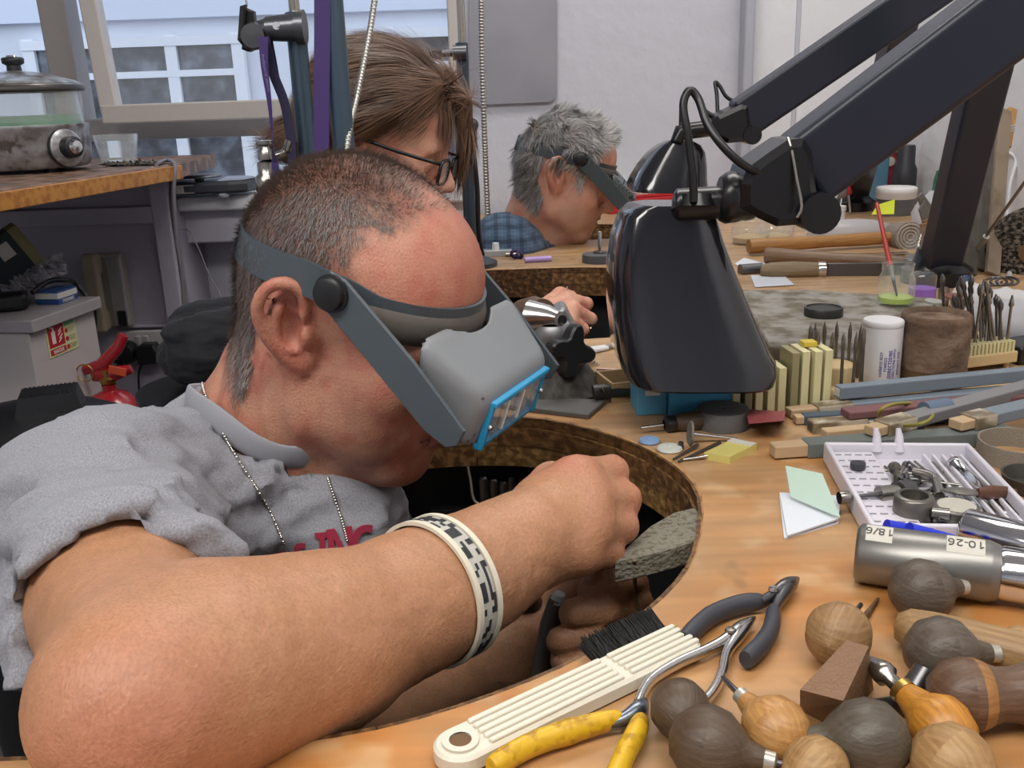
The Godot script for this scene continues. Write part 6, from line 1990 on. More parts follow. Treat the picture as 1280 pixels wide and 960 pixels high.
func tools_near() -> void:
	var steel := mat("steel_mid", Color("9a968f"), 0.25, 0.95)
	var bright := mat("steel_bright", Color("c9c8c6"), 0.2, 1.0)
	var dsteel := mat("steel_dark", Color("6a6a6c"), 0.3, 0.9)
	var blk := mat("black_plastic", Color.BLACK)
	var dkw := wood("dark", "5f564d", 0.45); var tanw := wood("tan", "a5855c", 0.5); var light := wood("light", "c29358", 0.42); var pale := wood("pale", "b08e5f", 0.5); var brown := wood("brown", "6b5240", 0.45)
	# ball handles
	graver("dark grey ball ended handle beside the big steel cylinder", 1152, 738, 40, dkw, Vector3(1, -0.12, -0.3))
	graver("striped tan wooden ball at the left of the handles, behind the brown wedge", 1048, 793, 41, tanw, Vector3(0.7, -0.1, -1))
	graver("dark grey ball handle with a white ferrule in front of the long tan handle", 1176, 815, 45, dkw, Vector3(1, -0.12, -0.08))
	graver("glossy orange brown ball handle with a steel tip sticking up behind it", 970, 914, 44, light, Vector3(-0.45, 0.12, -1))
	graver("dark pear shaped handle beside the silver pliers' handles", 850, 886, 38, wood("umber", "5b4c3d", 0.4), Vector3(0.1, -0.05, 1))
	graver("dark ball handle at the bottom edge, left of the orange ball", 884, 930, 49, wood("umber", "5b4c3d"), Vector3(0.9, -0.08, 0.35))
	graver("dark grey green ball handle in front of the brown wedge", 1085, 925, 52, wood("slate", "5a5348", 0.45), Vector3(-1, -0.05, -0.15))
	graver("pale wooden ball at the bottom edge below the pin vise", 1190, 955, 51, pale, Vector3(0.5, -0.1, 0.9))
	graver("pale wooden ball at the bottom edge between two dark balls", 1020, 962, 42, pale, Vector3(-0.9, -0.1, 0.5))
	# big brown handle with a light band
	var bb := ball_at(1205, 868, 46)
	var r: float = bb[1]
	var t := thing("hand_graver", "large dark brown handle with an orange wood band, at the right edge", "hand tool", bb[0], along(Vector3.ZERO, Vector3(1, 0.0, 0.06), Vector3.BACK))
	obj("handle", lt([[0.0, -r * 0.98], [r * 0.5, -r * 0.86], [r * 0.88, -r * 0.48], [r, 0.0], [r * 0.97, r * 0.25]], 32), brown, t)
	obj("band", lt([[r * 0.97, r * 0.24], [r * 0.985, r * 0.26], [r * 0.87, r * 0.56], [r * 0.84, r * 0.58]], 32), wood("orange", "a87a48"), t)
	obj("grip", lt([[r * 0.85, r * 0.57], [r * 0.72, r * 0.9], [r * 0.74, r * 1.3], [r * 0.88, r * 1.8], [r * 0.9, r * 2.6], [r * 0.7, r * 3.2], [0, r * 3.3]], 32), brown, t)
	# long tan handle, and the turned end at the edge
	var h0 := ball_at(1138, 786, 27); var hr: float = h0[1]
	var h1 := T(1330, 830, hr)
	t = thing("long_file", "long rounded tan wooden handle lying behind the dark balls", "hand tool", h0[0], along(h0[0], h1))
	var hl: float = (h1 - (h0[0] as Vector3)).length()
	obj("handle", lt([[0, -hr * 0.75], [hr * 0.6, -hr * 0.6], [hr * 0.92, -hr * 0.1], [hr, hr * 0.8], [hr * 1.02, hl * 0.4], [hr * 0.9, hl], [0, hl + hr * 0.4]], 28), wood("tan", "a5855c"), t)
	graver("cut off pale wooden handle end at the right edge above the brown handle", 1274, 806, 24, pale, Vector3(1, 0, 0.3))
	# brown wedge
	var m := MB.new()
	var w := [T(1000, 888), T(1050, 914), T(1092, 862), T(1040, 838), T(1000, 862, 0.030), T(1054, 876, 0.030), T(1086, 808, 0.033), T(1058, 800, 0.033)]
	m.hexa(PackedVector3Array(w))
	one("wooden_wedge", m, mat("wedge_brown", Color("7c5c42"), 0.55, 0, {"bump": noise_tex("pores", 0.05, 4), "scale": 18.0, "h": 0.05}), "worn brown leather faced wedge among the ball handles", "wedge")
	# pin vise
	var p0 := T(1086, 824, 0.020); var pb := ball_at(1180, 912, 40); var p1: Vector3 = pb[0]
	var pr: float = pb[1]
	t = thing("pin_vise", "pin vise with steel chuck, brass collar and orange wooden bulb handle", "pin vise", p0, along(p0, p1))
	var L := p0.distance_to(p1)
	obj("chuck", lt([[0, 0], [0.0022, 0.0005], [0.0052, L * 0.15], [0.0058, L * 0.2], [0.0058, L * 0.26], [0.0035, L * 0.3], [0.0035, L * 0.46], [0, L * 0.46]], 20), mat("steel_mid", Color.WHITE), t)
	obj("collar", lt([[0.0055, L * 0.44], [0.0062, L * 0.445], [0.0062, L * 0.52], [0.0055, L * 0.525]], 20), mat("brass", Color("b08d4c"), 0.3, 0.9), t)
	obj("handle", lt([[0.0058, L * 0.52], [0.0078, L * 0.66], [0.0085, L * 0.72], [pr * 0.72, L * 0.76], [pr * 0.98, L * 0.88], [pr, L], [pr * 0.8, L + pr * 0.6], [pr * 0.4, L + pr * 0.9], [0, L + pr * 0.95]], 28), wood("amber", "c88c34", 0.38), t)
	t = thing("thumb_screw", "dark steel thumb screw lying under the pin vise", "screw", T(1100, 882, 0.006))
	obj("shaft", rod(Vector3(-0.014, 0, 0.004), Vector3(0.02, 0, -0.002), 0.0045, 0.0045, 12), dsteel, t)
	obj("wing", rod(Vector3(0.016, 0.004, -0.004), Vector3(0.024, 0.012, -0.010), 0.006, 0.005, 12), dsteel, t)
	# little shavings and a dark sliver
	one("sliver", rod(T(1081, 772, 0.002), T(1098, 748, 0.002), 0.0022, 0.0008, 6), wood("brown", "6b5240"), "dark thin sliver of wood behind the striped ball", "wood sliver")
	# brush
	var b0 := T(576, 934, 0.006); var b1 := T(858, 798, 0.006)
	var bx := flatx(b0, b1); var bl := b0.distance_to(b1)
	t = thing("brush", "white ribbed plastic brush with black bristles at the bench edge", "brush", Vector3(b0.x, TOP, b0.z), bx)
	m = MB.new()
	var out := PackedVector2Array()
	for i in 13:
		var a := PI / 2 + PI * i / 12.0
		out.append(Vector2(cos(a) * 0.0125, sin(a) * 0.0125))
	out.append_array([Vector2(bl * 0.3, -0.0118), Vector2(bl * 0.62, -0.0125), Vector2(bl - 0.003, -0.0125), Vector2(bl, -0.010), Vector2(bl, 0.010), Vector2(bl - 0.003, 0.0125), Vector2(bl * 0.62, 0.0125), Vector2(bl * 0.3, 0.0118)])
	m.prism(Transform3D.IDENTITY, out, 0.009, 0.0015)
	obj("body", m, mat("brush_white", Color("d8d2c2"), 0.45), t)
	for k in 5: obj("rib", rb(Vector3(bl * 0.56, 0.003, 0.0032), 0.0012, xf(Vector3(bl * 0.35, 0.0095, -0.0088 + k * 0.0044))), mat("brush_white", Color.WHITE), t)
	for k in 5: obj("rib", rb(Vector3(bl * 0.33, 0.003, 0.0030), 0.001, xf(Vector3(bl * 0.83, 0.0095, -0.0088 + k * 0.0044))), mat("brush_white", Color.WHITE), t)
	obj("hole_rim", lt([[0.0052, 0.006], [0.0085, 0.009], [0.0085, 0.0104], [0.0052, 0.0104]], 24), mat("brush_white", Color.WHITE), t)
	obj("hole", lt([[0.0052, 0.0094], [0, 0.0094]], 20), mat("brush_hole", Color("6e5136"), 0.7), t)
	m = MB.new()
	var g := RandomNumberGenerator.new(); g.seed = 3
	for i in 900:
		var u := bl * (0.64 + 0.34 * g.randf()); var y := 0.0015 + 0.0065 * g.randf()
		var a := Vector3(u, y, -0.0115); var e := Vector3(u - 0.003 + 0.004 * g.randf(), y + 0.005 + 0.004 * g.randf(), -0.0235 - 0.002 * g.randf())
		m.tube([a, e], [0.0004, 0.0003], 3, false)
	var br := obj("bristles", m, mat("bristle_black", Color("17171a"), 0.7), t)
	br.set_meta("kind", "stuff")
	# black gripped pliers
	var pv := T(966, 745, 0.007)
	t = thing("pliers", "side cutters with black rubber grips and a dark steel nose", "pliers", Vector3(pv.x, TOP, pv.z))
	
	m = MB.new(); m.tube(sub(curve([T(998, 723, 0.007), T(985, 733, 0.007), pv, T(950, 754, 0.007)], 12), t), [0.0012, 0.0024, 0.0038, 0.0052, 0.006, 0.0062, 0.0058, 0.005, 0.0042, 0.004, 0.004, 0.004, 0.004], 10, true, 0.75, Vector3.UP)
	obj("jaw", m, dsteel, t)
	m = MB.new(); m.tube(sub(curve([T(997, 725, 0.007), T(980, 742, 0.007), T(967, 765, 0.007)], 8), t), [0.001, 0.0024, 0.004, 0.005, 0.0052, 0.0045, 0.004, 0.0038, 0.0036], 10, true, 0.75, Vector3.UP)
	obj("jaw", m, dsteel, t)
	m = MB.new(); m.tube(sub(curve([T(954, 751, 0.007), T(920, 757, 0.007), T(885, 772, 0.007), T(855, 800, 0.007)], 14), t), [0.004, 0.0052, 0.0058, 0.006, 0.006, 0.006, 0.006, 0.006, 0.0062, 0.006, 0.006, 0.0055, 0.005], 12, true, 0.8, Vector3.UP)
	obj("grip", m, mat("grip_charcoal", Color("3a3b42"), 0.5), t)
	m = MB.new(); m.tube(sub(curve([T(967, 762, 0.007), T(964, 785, 0.007), T(952, 806, 0.007), T(932, 825, 0.007)], 14), t), [0.004, 0.005, 0.0055, 0.0058, 0.0058, 0.0058, 0.0058, 0.006, 0.006, 0.006, 0.006, 0.0058, 0.005], 12, true, 0.8, Vector3.UP)
	obj("grip", m, mat("grip_charcoal", Color.WHITE), t)
	obj("rivet", lt([[0.003, 0.0112], [0.0025, 0.0125], [0, 0.0127]], 12), bright, t)
	# bare steel pliers
	pv = T(913, 797, 0.006)
	t = thing("pliers", "bare bright steel pliers with bowed handles", "pliers", Vector3(pv.x, TOP, pv.z))
	m = MB.new(); m.tube(sub(curve([T(944, 772, 0.006), T(930, 783, 0.006), pv, T(885, 812, 0.006), T(845, 830, 0.006), T(812, 852, 0.006), T(797, 880, 0.006)], 24), t), [0.001, 0.0018, 0.0028, 0.0036, 0.0044, 0.005, 0.0052, 0.005, 0.0046, 0.0042, 0.0038, 0.0036, 0.0035, 0.0035, 0.0035, 0.0035, 0.0035, 0.0034, 0.0034, 0.0034, 0.0034, 0.0034, 0.0033, 0.0032, 0.003], 10, true, 0.75, Vector3.UP)
	obj("lever", m, bright, t)
	m = MB.new(); m.tube(sub(curve([T(943, 774, 0.006), T(925, 792, 0.006), T(909, 815, 0.006), T(903, 840, 0.006), T(893, 862, 0.006), T(874, 884, 0.006)], 20), t), [0.001, 0.002, 0.0032, 0.0042, 0.0046, 0.0046, 0.0042, 0.0038, 0.0036, 0.0035, 0.0035, 0.0035, 0.0035, 0.0035, 0.0035, 0.0034, 0.0034, 0.0033, 0.0032, 0.0031, 0.003], 10, true, 0.75, Vector3.UP)
	obj("lever", m, bright, t)
	obj("rivet", lt([[0.0032, 0.0102], [0.0026, 0.0115], [0, 0.0118]], 12), steel, t)
	# yellow gripped pliers
	pv = T(797, 890, 0.006)
	t = thing("pliers", "small pliers with worn yellow plastic grips at the bottom edge", "pliers", Vector3(pv.x, TOP, pv.z))
	var yel := mat("grip_yellow", Color("d6ab22"), 0.42, 0, {"tex": noise_tex("wear3", 0.02, 4, 0, [[0.2, 0.45], [Color(0.75, 0.68, 0.55), Color(1, 1, 1)]]), "scale": 10.0})
	m = MB.new(); m.tube(sub(curve([T(806, 878, 0.006), pv, T(776, 902, 0.006), T(762, 906, 0.006)], 9), t), [0.003, 0.004, 0.0052, 0.0056, 0.0052, 0.0044, 0.004, 0.0036, 0.0034, 0.0034], 10, true, 0.8, Vector3.UP)
	obj("joint", m, mat("steel_blue", Color("7c8590"), 0.28, 0.9), t)
	m = MB.new(); m.tube(sub(curve([T(776, 897, 0.007), T(745, 905, 0.007), T(700, 918, 0.007), T(655, 935, 0.007), T(614, 960, 0.007)], 16), t), [0.0035, 0.0046, 0.0052, 0.0054, 0.0056, 0.0058, 0.006, 0.0066, 0.0064, 0.006, 0.006, 0.006, 0.006, 0.006, 0.006, 0.0058, 0.005], 12, true, 0.8, Vector3.UP)
	obj("grip", m, yel, t)
	m = MB.new(); m.tube(sub(curve([T(802, 898, 0.007), T(795, 918, 0.007), T(783, 940, 0.007), T(768, 975, 0.007)], 14), t), [0.0035, 0.0048, 0.0056, 0.006, 0.0062, 0.0062, 0.006, 0.006, 0.006, 0.006, 0.006, 0.006, 0.006], 12, true, 0.8, Vector3.UP)
	obj("grip", m, yel, t)
	# bench pin
	m = MB.new()
	var tops := [[875, 640], [868, 634], [842, 640], [812, 657], [788, 678], [769, 700], [800, 694], [840, 684], [872, 674]]
	var pl := PackedVector2Array()
	for q in tops:
		var k := T(q[0], q[1], -0.004)
		pl.append(Vector2(k.x, k.z))
	m.prism(xf(Vector3(0, TOP - 0.021, 0)), pl, 0.017, 0.0012)
	one("bench_pin", m, mat("pin_grey", Color("7c786a"), 0.8, 0, {"tex": noise_tex("wear3", 0.02, 4), "scale": 16.0, "bump": noise_tex("grain", 0.03, 4), "h": 0.15}), "worn grey wooden bench pin jutting into the cut-out by the fists", "bench pin")
	t = thing("saw_frame", "thin saw blade hung from the bench pin into the lower fist", "hand saw", T(794, 706, -0.03))
	var sb := A(797, 770, 0.66)
	m = MB.new(); m.tube(sub([T(793, 700, -0.006), A(794, 735, 0.655), sb], t), 0.0013, 8)
	obj("blade", m, mat("wire_bronze", Color("7b6a52"), 0.4, 0.7), t)
	m = MB.new(); m.tube(sub([A(697, 748, 0.67), A(690, 780, 0.675), A(678, 850, 0.685)], t), [0.006, 0.0085, 0.009], 12)
	obj("handle", m, mat("saw_handle", Color("5d5750"), 0.6), t)
	m = MB.new(); m.tube(sub([A(700, 742, 0.668), A(697, 752, 0.67)], t), [0.004, 0.006], 12)
	obj("tip", m, mat("tip_pale", Color("b9c4c6"), 0.4), t)
	# files hung under the far edge of the cut-out
	n_hung()
	# ring mandrel cylinders with their labels
	var c0 := T(1070, 690, 0.0195); var c1 := T(1250, 716, 0.0195)
	var cr := mpx(c0, 37.0)
	c0 = T(1070, 690, cr); c1 = T(1248, 716, cr)
	t = thing("steel_cylinder", "large brushed steel cylinder with white number labels", "cylinder", c0, along(c0, c1))
	var cl := c0.distance_to(c1)
	obj("barrel", lt([[0, 0], [cr * 0.86, 0], [cr, cr * 0.14], [cr, cl * 0.93], [cr * 0.97, cl * 0.95], [cr * 0.9, cl], [0, cl]], 48), mat("brushed_dark", Color("8a8884"), 0.38, 0.85), t)
	obj("polished_end", lt([[cr * 0.84, cl], [cr * 0.88, cl + 0.002], [cr * 0.88, cl + 0.045], [0, cl + 0.045]], 40), mat("chrome", Color.WHITE), t)
	var tb := t.basis
	var upl: Vector3 = tb.inverse() * Vector3(0, 1, 0.25).normalized()
	upl.y = 0; upl = upl.normalized()
	var sidl := Vector3.UP.cross(upl)
	for q in [["18/6", 0.16, 0.19], ["10-26", 0.76, 0.26]]:
		var arc := MB.new(); var ln: float = cl * q[2]; var y0: float = cl * q[1] - ln / 2
		for k in 8:
			var a0 := (k - 4) * 0.11; var a1 := (k - 3) * 0.11
			var d0 := upl * cos(a0) + sidl * sin(a0); var d1 := upl * cos(a1) + sidl * sin(a1)
			arc.face([d0 * cr * 1.006 + Vector3(0, y0, 0), d1 * cr * 1.006 + Vector3(0, y0, 0), d1 * cr * 1.006 + Vector3(0, y0 + ln, 0), d0 * cr * 1.006 + Vector3(0, y0 + ln, 0)], d0)
		obj("label", arc, mat("label_white", Color("c8c4ba"), 0.6), t)
		var tx := obj("lettering", word(q[0], 0.0078, 0.0004), mat("ink_grey", Color("4c4a48"), 0.7), t)
		tx.transform = Transform3D(Basis(Vector3.DOWN, Vector3.DOWN.cross(upl) * -1.0, upl), Vector3(0, cl * q[1], 0) + upl * cr * 1.012)
	var c2 := T(1204, 660, 0.013); var c3 := T(1324, 692, 0.013)
	t = thing("steel_cylinder", "second slimmer steel cylinder behind the labelled one", "cylinder", c2, along(c2, c3))
	obj("barrel", lt([[0, 0], [0.012, 0], [0.0135, 0.002], [0.0135, 0.07], [0.012, 0.074], [0.0125, 0.08], [0.0125, 0.14], [0, 0.14]], 32), mat("chrome", Color.WHITE), t)
	tray_and_bits()

func sub(pts: Variant, t: Node3D) -> PackedVector3Array:
	var o := PackedVector3Array()
	for p in pts: o.append(t.transform.affine_inverse() * (p as Vector3))
	return o

func n_hung() -> void:
	var xs := [604, 617, 629, 639, 652]
	for i in 5:
		var a := A(xs[i], 596 + (i % 3) * 3, 0.93); var b := a + Vector3(0, -0.10, 0)
		var m := MB.new()
		m.tube([a, a + Vector3(0, -0.004, 0), b], [0.003, 0.0052 - i * 0.0004, 0.0045], 8, true, 0.4, Vector3.RIGHT)
		one("needle_file", m, mat("steel_dark", Color.WHITE), "thin steel file hanging in the dark under the bench edge, %s from the wire hook" % ORD[i], "file", "files hung under the bench edge")
	var h := MB.new()
	h.tube(curve([A(580, 558, 0.93), A(588, 600, 0.93), A(592, 624, 0.93), A(602, 632, 0.93)], 12), 0.0016, 6)
	one("wire_hook", h, mat("steel_pale", Color("c9c4b8"), 0.3, 0.7), "bent pale wire hook hanging beside the row of files", "hook")
	var m2 := MB.new(); m2.rbox(xf(A(640, 636, 0.945)), Vector3(0.16, 0.008, 0.012), 0.002)
	one("tool_rail", m2, mat("bench_black", Color.WHITE), "black rail holding the hanging files under the bench", "rail")

const ORD := ["first", "second", "third", "fourth", "fifth", "sixth", "seventh", "eighth", "ninth", "tenth", "eleventh", "twelfth", "thirteenth", "fourteenth", "fifteenth", "sixteenth", "seventeenth", "eighteenth", "nineteenth", "twentieth", "twenty-first", "twenty-second", "twenty-third", "twenty-fourth", "twenty-fifth", "twenty-sixth"]
func tray_and_bits() -> void:
	var steel := mat("steel_mid", Color.WHITE); var bright := mat("steel_bright", Color.WHITE); var dsteel := mat("steel_dark", Color.WHITE)
	var blk := mat("black_plastic", Color.BLACK)
	var white := mat("tray_white", Color("d3cfd8"), 0.4)
	# tray frame: x runs along its far edge, z towards the camera
	var q0 := T(1032, 578); var q1 := T(1200, 574); var q2 := T(1240, 672); var q3 := T(1058, 692)
	var b := Basis(Vector3(0.99, 0, 0.12).normalized(), Vector3.UP, Vector3(-0.12, 0, 0.99).normalized())
	var wd := 0.106; var dp := 0.148
	var t := thing("parts_tray", "white plastic tray full of drill bits and small steel tools", "tray", q0, b)
	obj("base", rb(Vector3(wd, 0.003, dp), 0.001, xf(Vector3(wd / 2, 0.0025, dp / 2))), white, t)
	for e in [[wd / 2, 0.0, wd, 0.004], [wd / 2, dp, wd, 0.004]]: obj("rim", rb(Vector3(e[2] + 0.004, 0.016, e[3]), 0.0018, xf(Vector3(e[0], 0.009, e[1]))), white, t)
	for x: float in [0.0, wd]: obj("rim", rb(Vector3(0.004, 0.016, dp), 0.0018, xf(Vector3(x, 0.009, dp / 2))), white, t)
	for x: float in [wd * 0.36, wd * 0.52]:
		var pm := MB.new(); pm.tube([Vector3(x, 0.01, 0), Vector3(x, 0.022, -0.002), Vector3(x - 0.001, 0.028, -0.003)], [0.0045, 0.003, 0.0018], 10)
		obj("prong", pm, white, t)
	obj("slotted_plate", rb(Vector3(wd * 0.30, 0.008, dp * 0.92), 0.001, xf(Vector3(wd * 0.17, 0.007, dp * 0.49))), white, t)
	var sl := MB.new()
	for i in 4:
		for j in 11: sl.box(xf(Vector3(wd * (0.06 + 0.072 * i), 0.0112, dp * (0.08 + 0.082 * j))), Vector3(0.005, 0.0006, 0.0014))
	obj("slots", sl, mat("slot_grey", Color("8e8b94"), 0.7), t).set_meta("kind", "stuff")
	for k in 5: obj("divider", rb(Vector3(0.0022, 0.007, dp * 0.9), 0.0008, xf(Vector3(wd * (0.68 + 0.065 * k), 0.007, dp * 0.49))), white, t)
	# bits in the tray
	var g := RandomNumberGenerator.new(); g.seed = 12
	var proto := thing("drill_bit", "small steel bur lying loose in the middle of the white tray", "bur", Vector3.ZERO, Basis.IDENTITY, "loose burs in the white tray")
	obj("shank", lt([[0, 0], [0.0011, 0], [0.0011, 0.026], [0, 0.026]], 8), steel, proto)
	obj("head", lt([[0.001, 0.026], [0.0024, 0.029], [0.0024, 0.033], [0.0008, 0.036], [0, 0.036]], 10), dsteel, proto)
	var spots := []
	for i in 26: spots.append(Vector2(g.randf(), g.randf()))
	spots.sort_custom(func(u, v): return u.y < v.y)
	for i in 26:
		var txt := "small steel bur lying loose in the white tray, %s from the tray's back rim" % ORD[i]
		var o: Node3D = proto if i == 0 else dup(proto, Transform3D.IDENTITY, txt)
		o.set_meta("label", txt)
		var lx: float = wd * (0.37 + 0.26 * spots[i].x); var lz: float = dp * (0.22 + 0.66 * spots[i].y)
		var dir := Vector3(g.randf() - 0.5, 0.0, 1.4 * (g.randf() - 0.4)).normalized()
		o.transform = Transform3D(b * along(Vector3.ZERO, dir), q0 + b * (Vector3(lx, 0.006 + 0.006 * g.randf(), lz) - dir * 0.017))
	for i in 5:
		var lx := wd * (0.71 + 0.065 * i)
		one("drill_rod", rod(q0 + b * Vector3(lx, 0.0065, dp * 0.12), q0 + b * Vector3(lx + 0.002, 0.0065, dp * (0.7 + 0.05 * (i % 3))), 0.0022, 0.0018, 8), bright if i % 2 else steel, "straight steel rod lying in the %s groove from the left of the tray's grooved side" % ORD[i], "rod", "rods in the tray grooves")
	var s0 := T(1054, 622, 0.014); var s1 := T(1098, 618, 0.014)
	t = thing("screw_press", "long thin screw with a round knob across the tray's slotted plate", "screw", s0)
	obj("shaft", rod(Vector3.ZERO, s1 - s0, 0.0016, 0.0016, 8), dsteel, t)
	obj("knob", lt([[0.0045, -0.003], [0.005, 0], [0.0045, 0.004], [0, 0.004]], 14, Transform3D(along(s0, s1), Vector3.ZERO)), steel, t)
	obj("body", rod(s1 - s0, T(1122, 615, 0.014) - s0, 0.006, 0.0055, 14), steel, t)
	obj("end", rod(T(1122, 615, 0.014) - s0, T(1138, 612, 0.012) - s0, 0.0075, 0.007, 14), dsteel, t)
	var ck := T(1140, 650, 0.005)
	t = thing("drill_chuck", "dark grey cylindrical chuck standing among the burs in the tray", "chuck", ck)
	obj("body", lt([[0.0125, 0], [0.013, 0.001], [0.013, 0.017], [0.0115, 0.0185], [0.009, 0.0185], [0.009, 0.012], [0, 0.012]], 24), mat("chuck_grey", Color("77736d"), 0.35, 0.8), t)
	obj("key_stub", rod(Vector3(0.008, 0.010, 0.010), Vector3(0.018, 0.010, 0.014), 0.004, 0.004, 10), steel, t)
	one("round_nut", lt([[0.005, 0], [0.0056, 0.001], [0.0056, 0.005], [0.002, 0.0055], [0, 0.0052]], 16, xf(T(1072, 586, 0.0115))), mat("grip_charcoal", Color.WHITE), "small dark round nut on the back of the tray's slotted plate", "nut")
	var hk := MB.new(); hk.tube(curve([T(1142, 589, 0.016), T(1162, 594, 0.016), T(1170, 602, 0.014), T(1175, 620, 0.012)], 12), 0.0032, 10)
	one("bent_key", hk, mat("steel_mid", Color.WHITE), "bent grey steel key at the back right of the tray", "key")
	t = thing("screw_post", "small steel knob on a stem standing at the back of the tray", "hand tool", T(1117, 612, 0.006))
	obj("stem", rod(Vector3.ZERO, Vector3(0, 0.014, -0.002), 0.0016, 0.0016, 8), steel, t)
	obj("disc", lt([[0.0045, -0.0015], [0.0048, 0], [0.0045, 0.0015], [0, 0.002]], 16, Transform3D(Basis(Vector3.RIGHT, PI / 2), Vector3(0, 0.016, -0.002))), steel, t)
	# dial tool and blue cap
	var d0 := T(1195, 640, 0.012)
	t = thing("dial_gauge", "black handled gauge with a small pale dial at the tray's right corner", "gauge", d0)
	obj("dial", lt([[0, -0.003], [0.0135, -0.003], [0.0145, 0], [0.0145, 0.004], [0.0125, 0.005], [0, 0.005]], 28), mat("chuck_grey", Color("77736d"), 0.35, 0.8), t)
	obj("face", lt([[0.0122, 0.0052], [0, 0.0054]], 24), mat("dial_face", Color("b9b5a8"), 0.4), t)
	for q in [[[1170, 632], [1205, 650], [1240, 678]], [[1200, 660], [1230, 672], [1262, 700]]]:
		var hm := MB.new(); hm.tube(sub(curve([T(q[0][0], q[0][1], 0.009), T(q[1][0], q[1][1], 0.009), T(q[2][0], q[2][1], 0.006)], 10), t), [0.003, 0.004, 0.0045, 0.005, 0.005, 0.005, 0.005, 0.005, 0.005, 0.0045, 0.004], 10)
		obj("handle", hm, blk, t)
	one("blue_pen", rod(T(1108, 658, 0.024), T(1165, 668, 0.016), 0.0045, 0.004, 12), mat("pen_blue", Color("2436c8"), 0.25), "bright blue pen lying across the tray behind the steel cylinder", "pen")
	one("blue_marker", rod(T(1136, 664, 0.026), T(1192, 674, 0.018), 0.0055, 0.003, 12), mat("pen_blue", Color.WHITE), "blue pointed plastic marker overlapping the blue pen", "marker")
	# folded papers
	var pm := MB.new()
	var f0 := T(974, 622); var f1 := T(1050, 628, 0.004); var f2 := T(1048, 655); var f3 := T(980, 675)
	pm.hexa([f0, f1, f2, f3, f0 + Vector3(0, 0.0014, 0), f1 + Vector3(0, 0.0014, 0), f2 + Vector3(0, 0.0014, 0), f3 + Vector3(0, 0.0014, 0)])
	pm.hexa([f0 + Vector3(0, 0.003, 0), f1 + Vector3(0, 0.004, 0), f2 + Vector3(0, 0.003, 0), f3 + Vector3(0.002, 0.002, 0), f0 + Vector3(0, 0.0042, 0), f1 + Vector3(0, 0.0052, 0), f2 + Vector3(0, 0.0042, 0), f3 + Vector3(0.002, 0.0032, 0)])
	one("folded_paper", pm, mat("paper_white", Color("cfd4dc"), 0.8), "folded white paper lying flat beside the tray", "paper")
	pm = MB.new()
	var e0 := A(985, 588, (T(985, 640) - CAM).dot(ray(640, 480)) - 0.0)
	var lo0 := T(988, 622, 0.006); var lo1 := T(1050, 648, 0.006)
	var hi0 := lo0 + Vector3(-0.002, 0.020, -0.010); var hi1 := lo1 + Vector3(-0.004, 0.020, -0.030)
	pm.hexa([lo0, lo1, hi1, hi0, lo0 + Vector3(0, 0.001, 0.0008), lo1 + Vector3(0, 0.001, 0.0008), hi1 + Vector3(0, 0.001, 0.0008), hi0 + Vector3(0, 0.001, 0.0008)])
	one("green_slip", pm, mat("paper_green", Color("c4ddd0"), 0.8, 0, {"back": Color(0.3, 0.34, 0.31)}), "pale green slip of paper standing open on the white paper", "paper")
	# punch and knife
	var u0 := T(1192, 580, 0.008); var u1 := T(1268, 652, 0.004)
	t = thing("punch", "chromed steel punch with a tapered point right of the tray", "punch", u0, along(u0, u1))
	var ul := u0.distance_to(u1)
	obj("barrel", lt([[0.006, 0], [0.0075, 0.002], [0.0075, 0.008], [0.0062, 0.010], [0.0062, ul * 0.55], [0.0075, ul * 0.57], [0.0075, ul * 0.64], [0.005, ul * 0.68], [0, ul * 0.68]], 20), mat("chrome", Color.WHITE), t)
	obj("point", lt([[0.0052, ul * 0.66], [0.0024, ul * 0.86], [0.0016, ul * 0.99], [0, ul]], 16), bright, t)
	var k0 := T(1176, 612, 0.016); var k1 := T(1222, 616, 0.016); var k2 := T(1270, 615, 0.012)
	t = thing("knife", "short knife with a dark leaf blade and a brown handle across the punch", "knife", k1)
	var km := MB.new(); km.tube(sub([k0, k0.lerp(k1, 0.3), k0.lerp(k1, 0.7), k1], t), [0.0005, 0.0055, 0.0065, 0.004], 10, true, 0.3, Vector3.UP.cross(k1 - k0))
	obj("blade", km, mat("blade_dark", Color("55585e"), 0.3, 0.85), t)
	km = MB.new(); km.tube(sub([k1, k1.lerp(k2, 0.3), k1.lerp(k2, 0.7), k2], t), [0.0035, 0.0055, 0.0045, 0.002], 10, true, 0.6)
	obj("handle", km, mat("knife_brown", Color("5d3c2c"), 0.4), t)
	# sanding band and dark dish at the right edge
	var rc := T(1272, 574); var rr := mpx(rc, 48)
	one("sanding_band", lt([[rr, 0], [rr, 0.016], [rr * 0.95, 0.016], [rr * 0.95, 0.0]], 40, xf(rc)), mat("sand_band", Color("8f8578"), 0.9, 0, {"bump": noise_tex("pores", 0.05, 4), "scale": 30.0, "h": 0.1}), "grey brown sanding band standing open on the bench at the right edge", "sanding band")
	var dc := T(1290, 612)
	t = thing("dish", "dark metal dish cut by the right edge, below the sanding band", "dish", dc)
	obj("bowl", lt([[0.0, 0], [0.018, 0], [0.022, 0.012], [0.0205, 0.012], [0.017, 0.002], [0, 0.002]], 28), mat("dish_dark", Color("4a4641"), 0.5, 0.4), t)

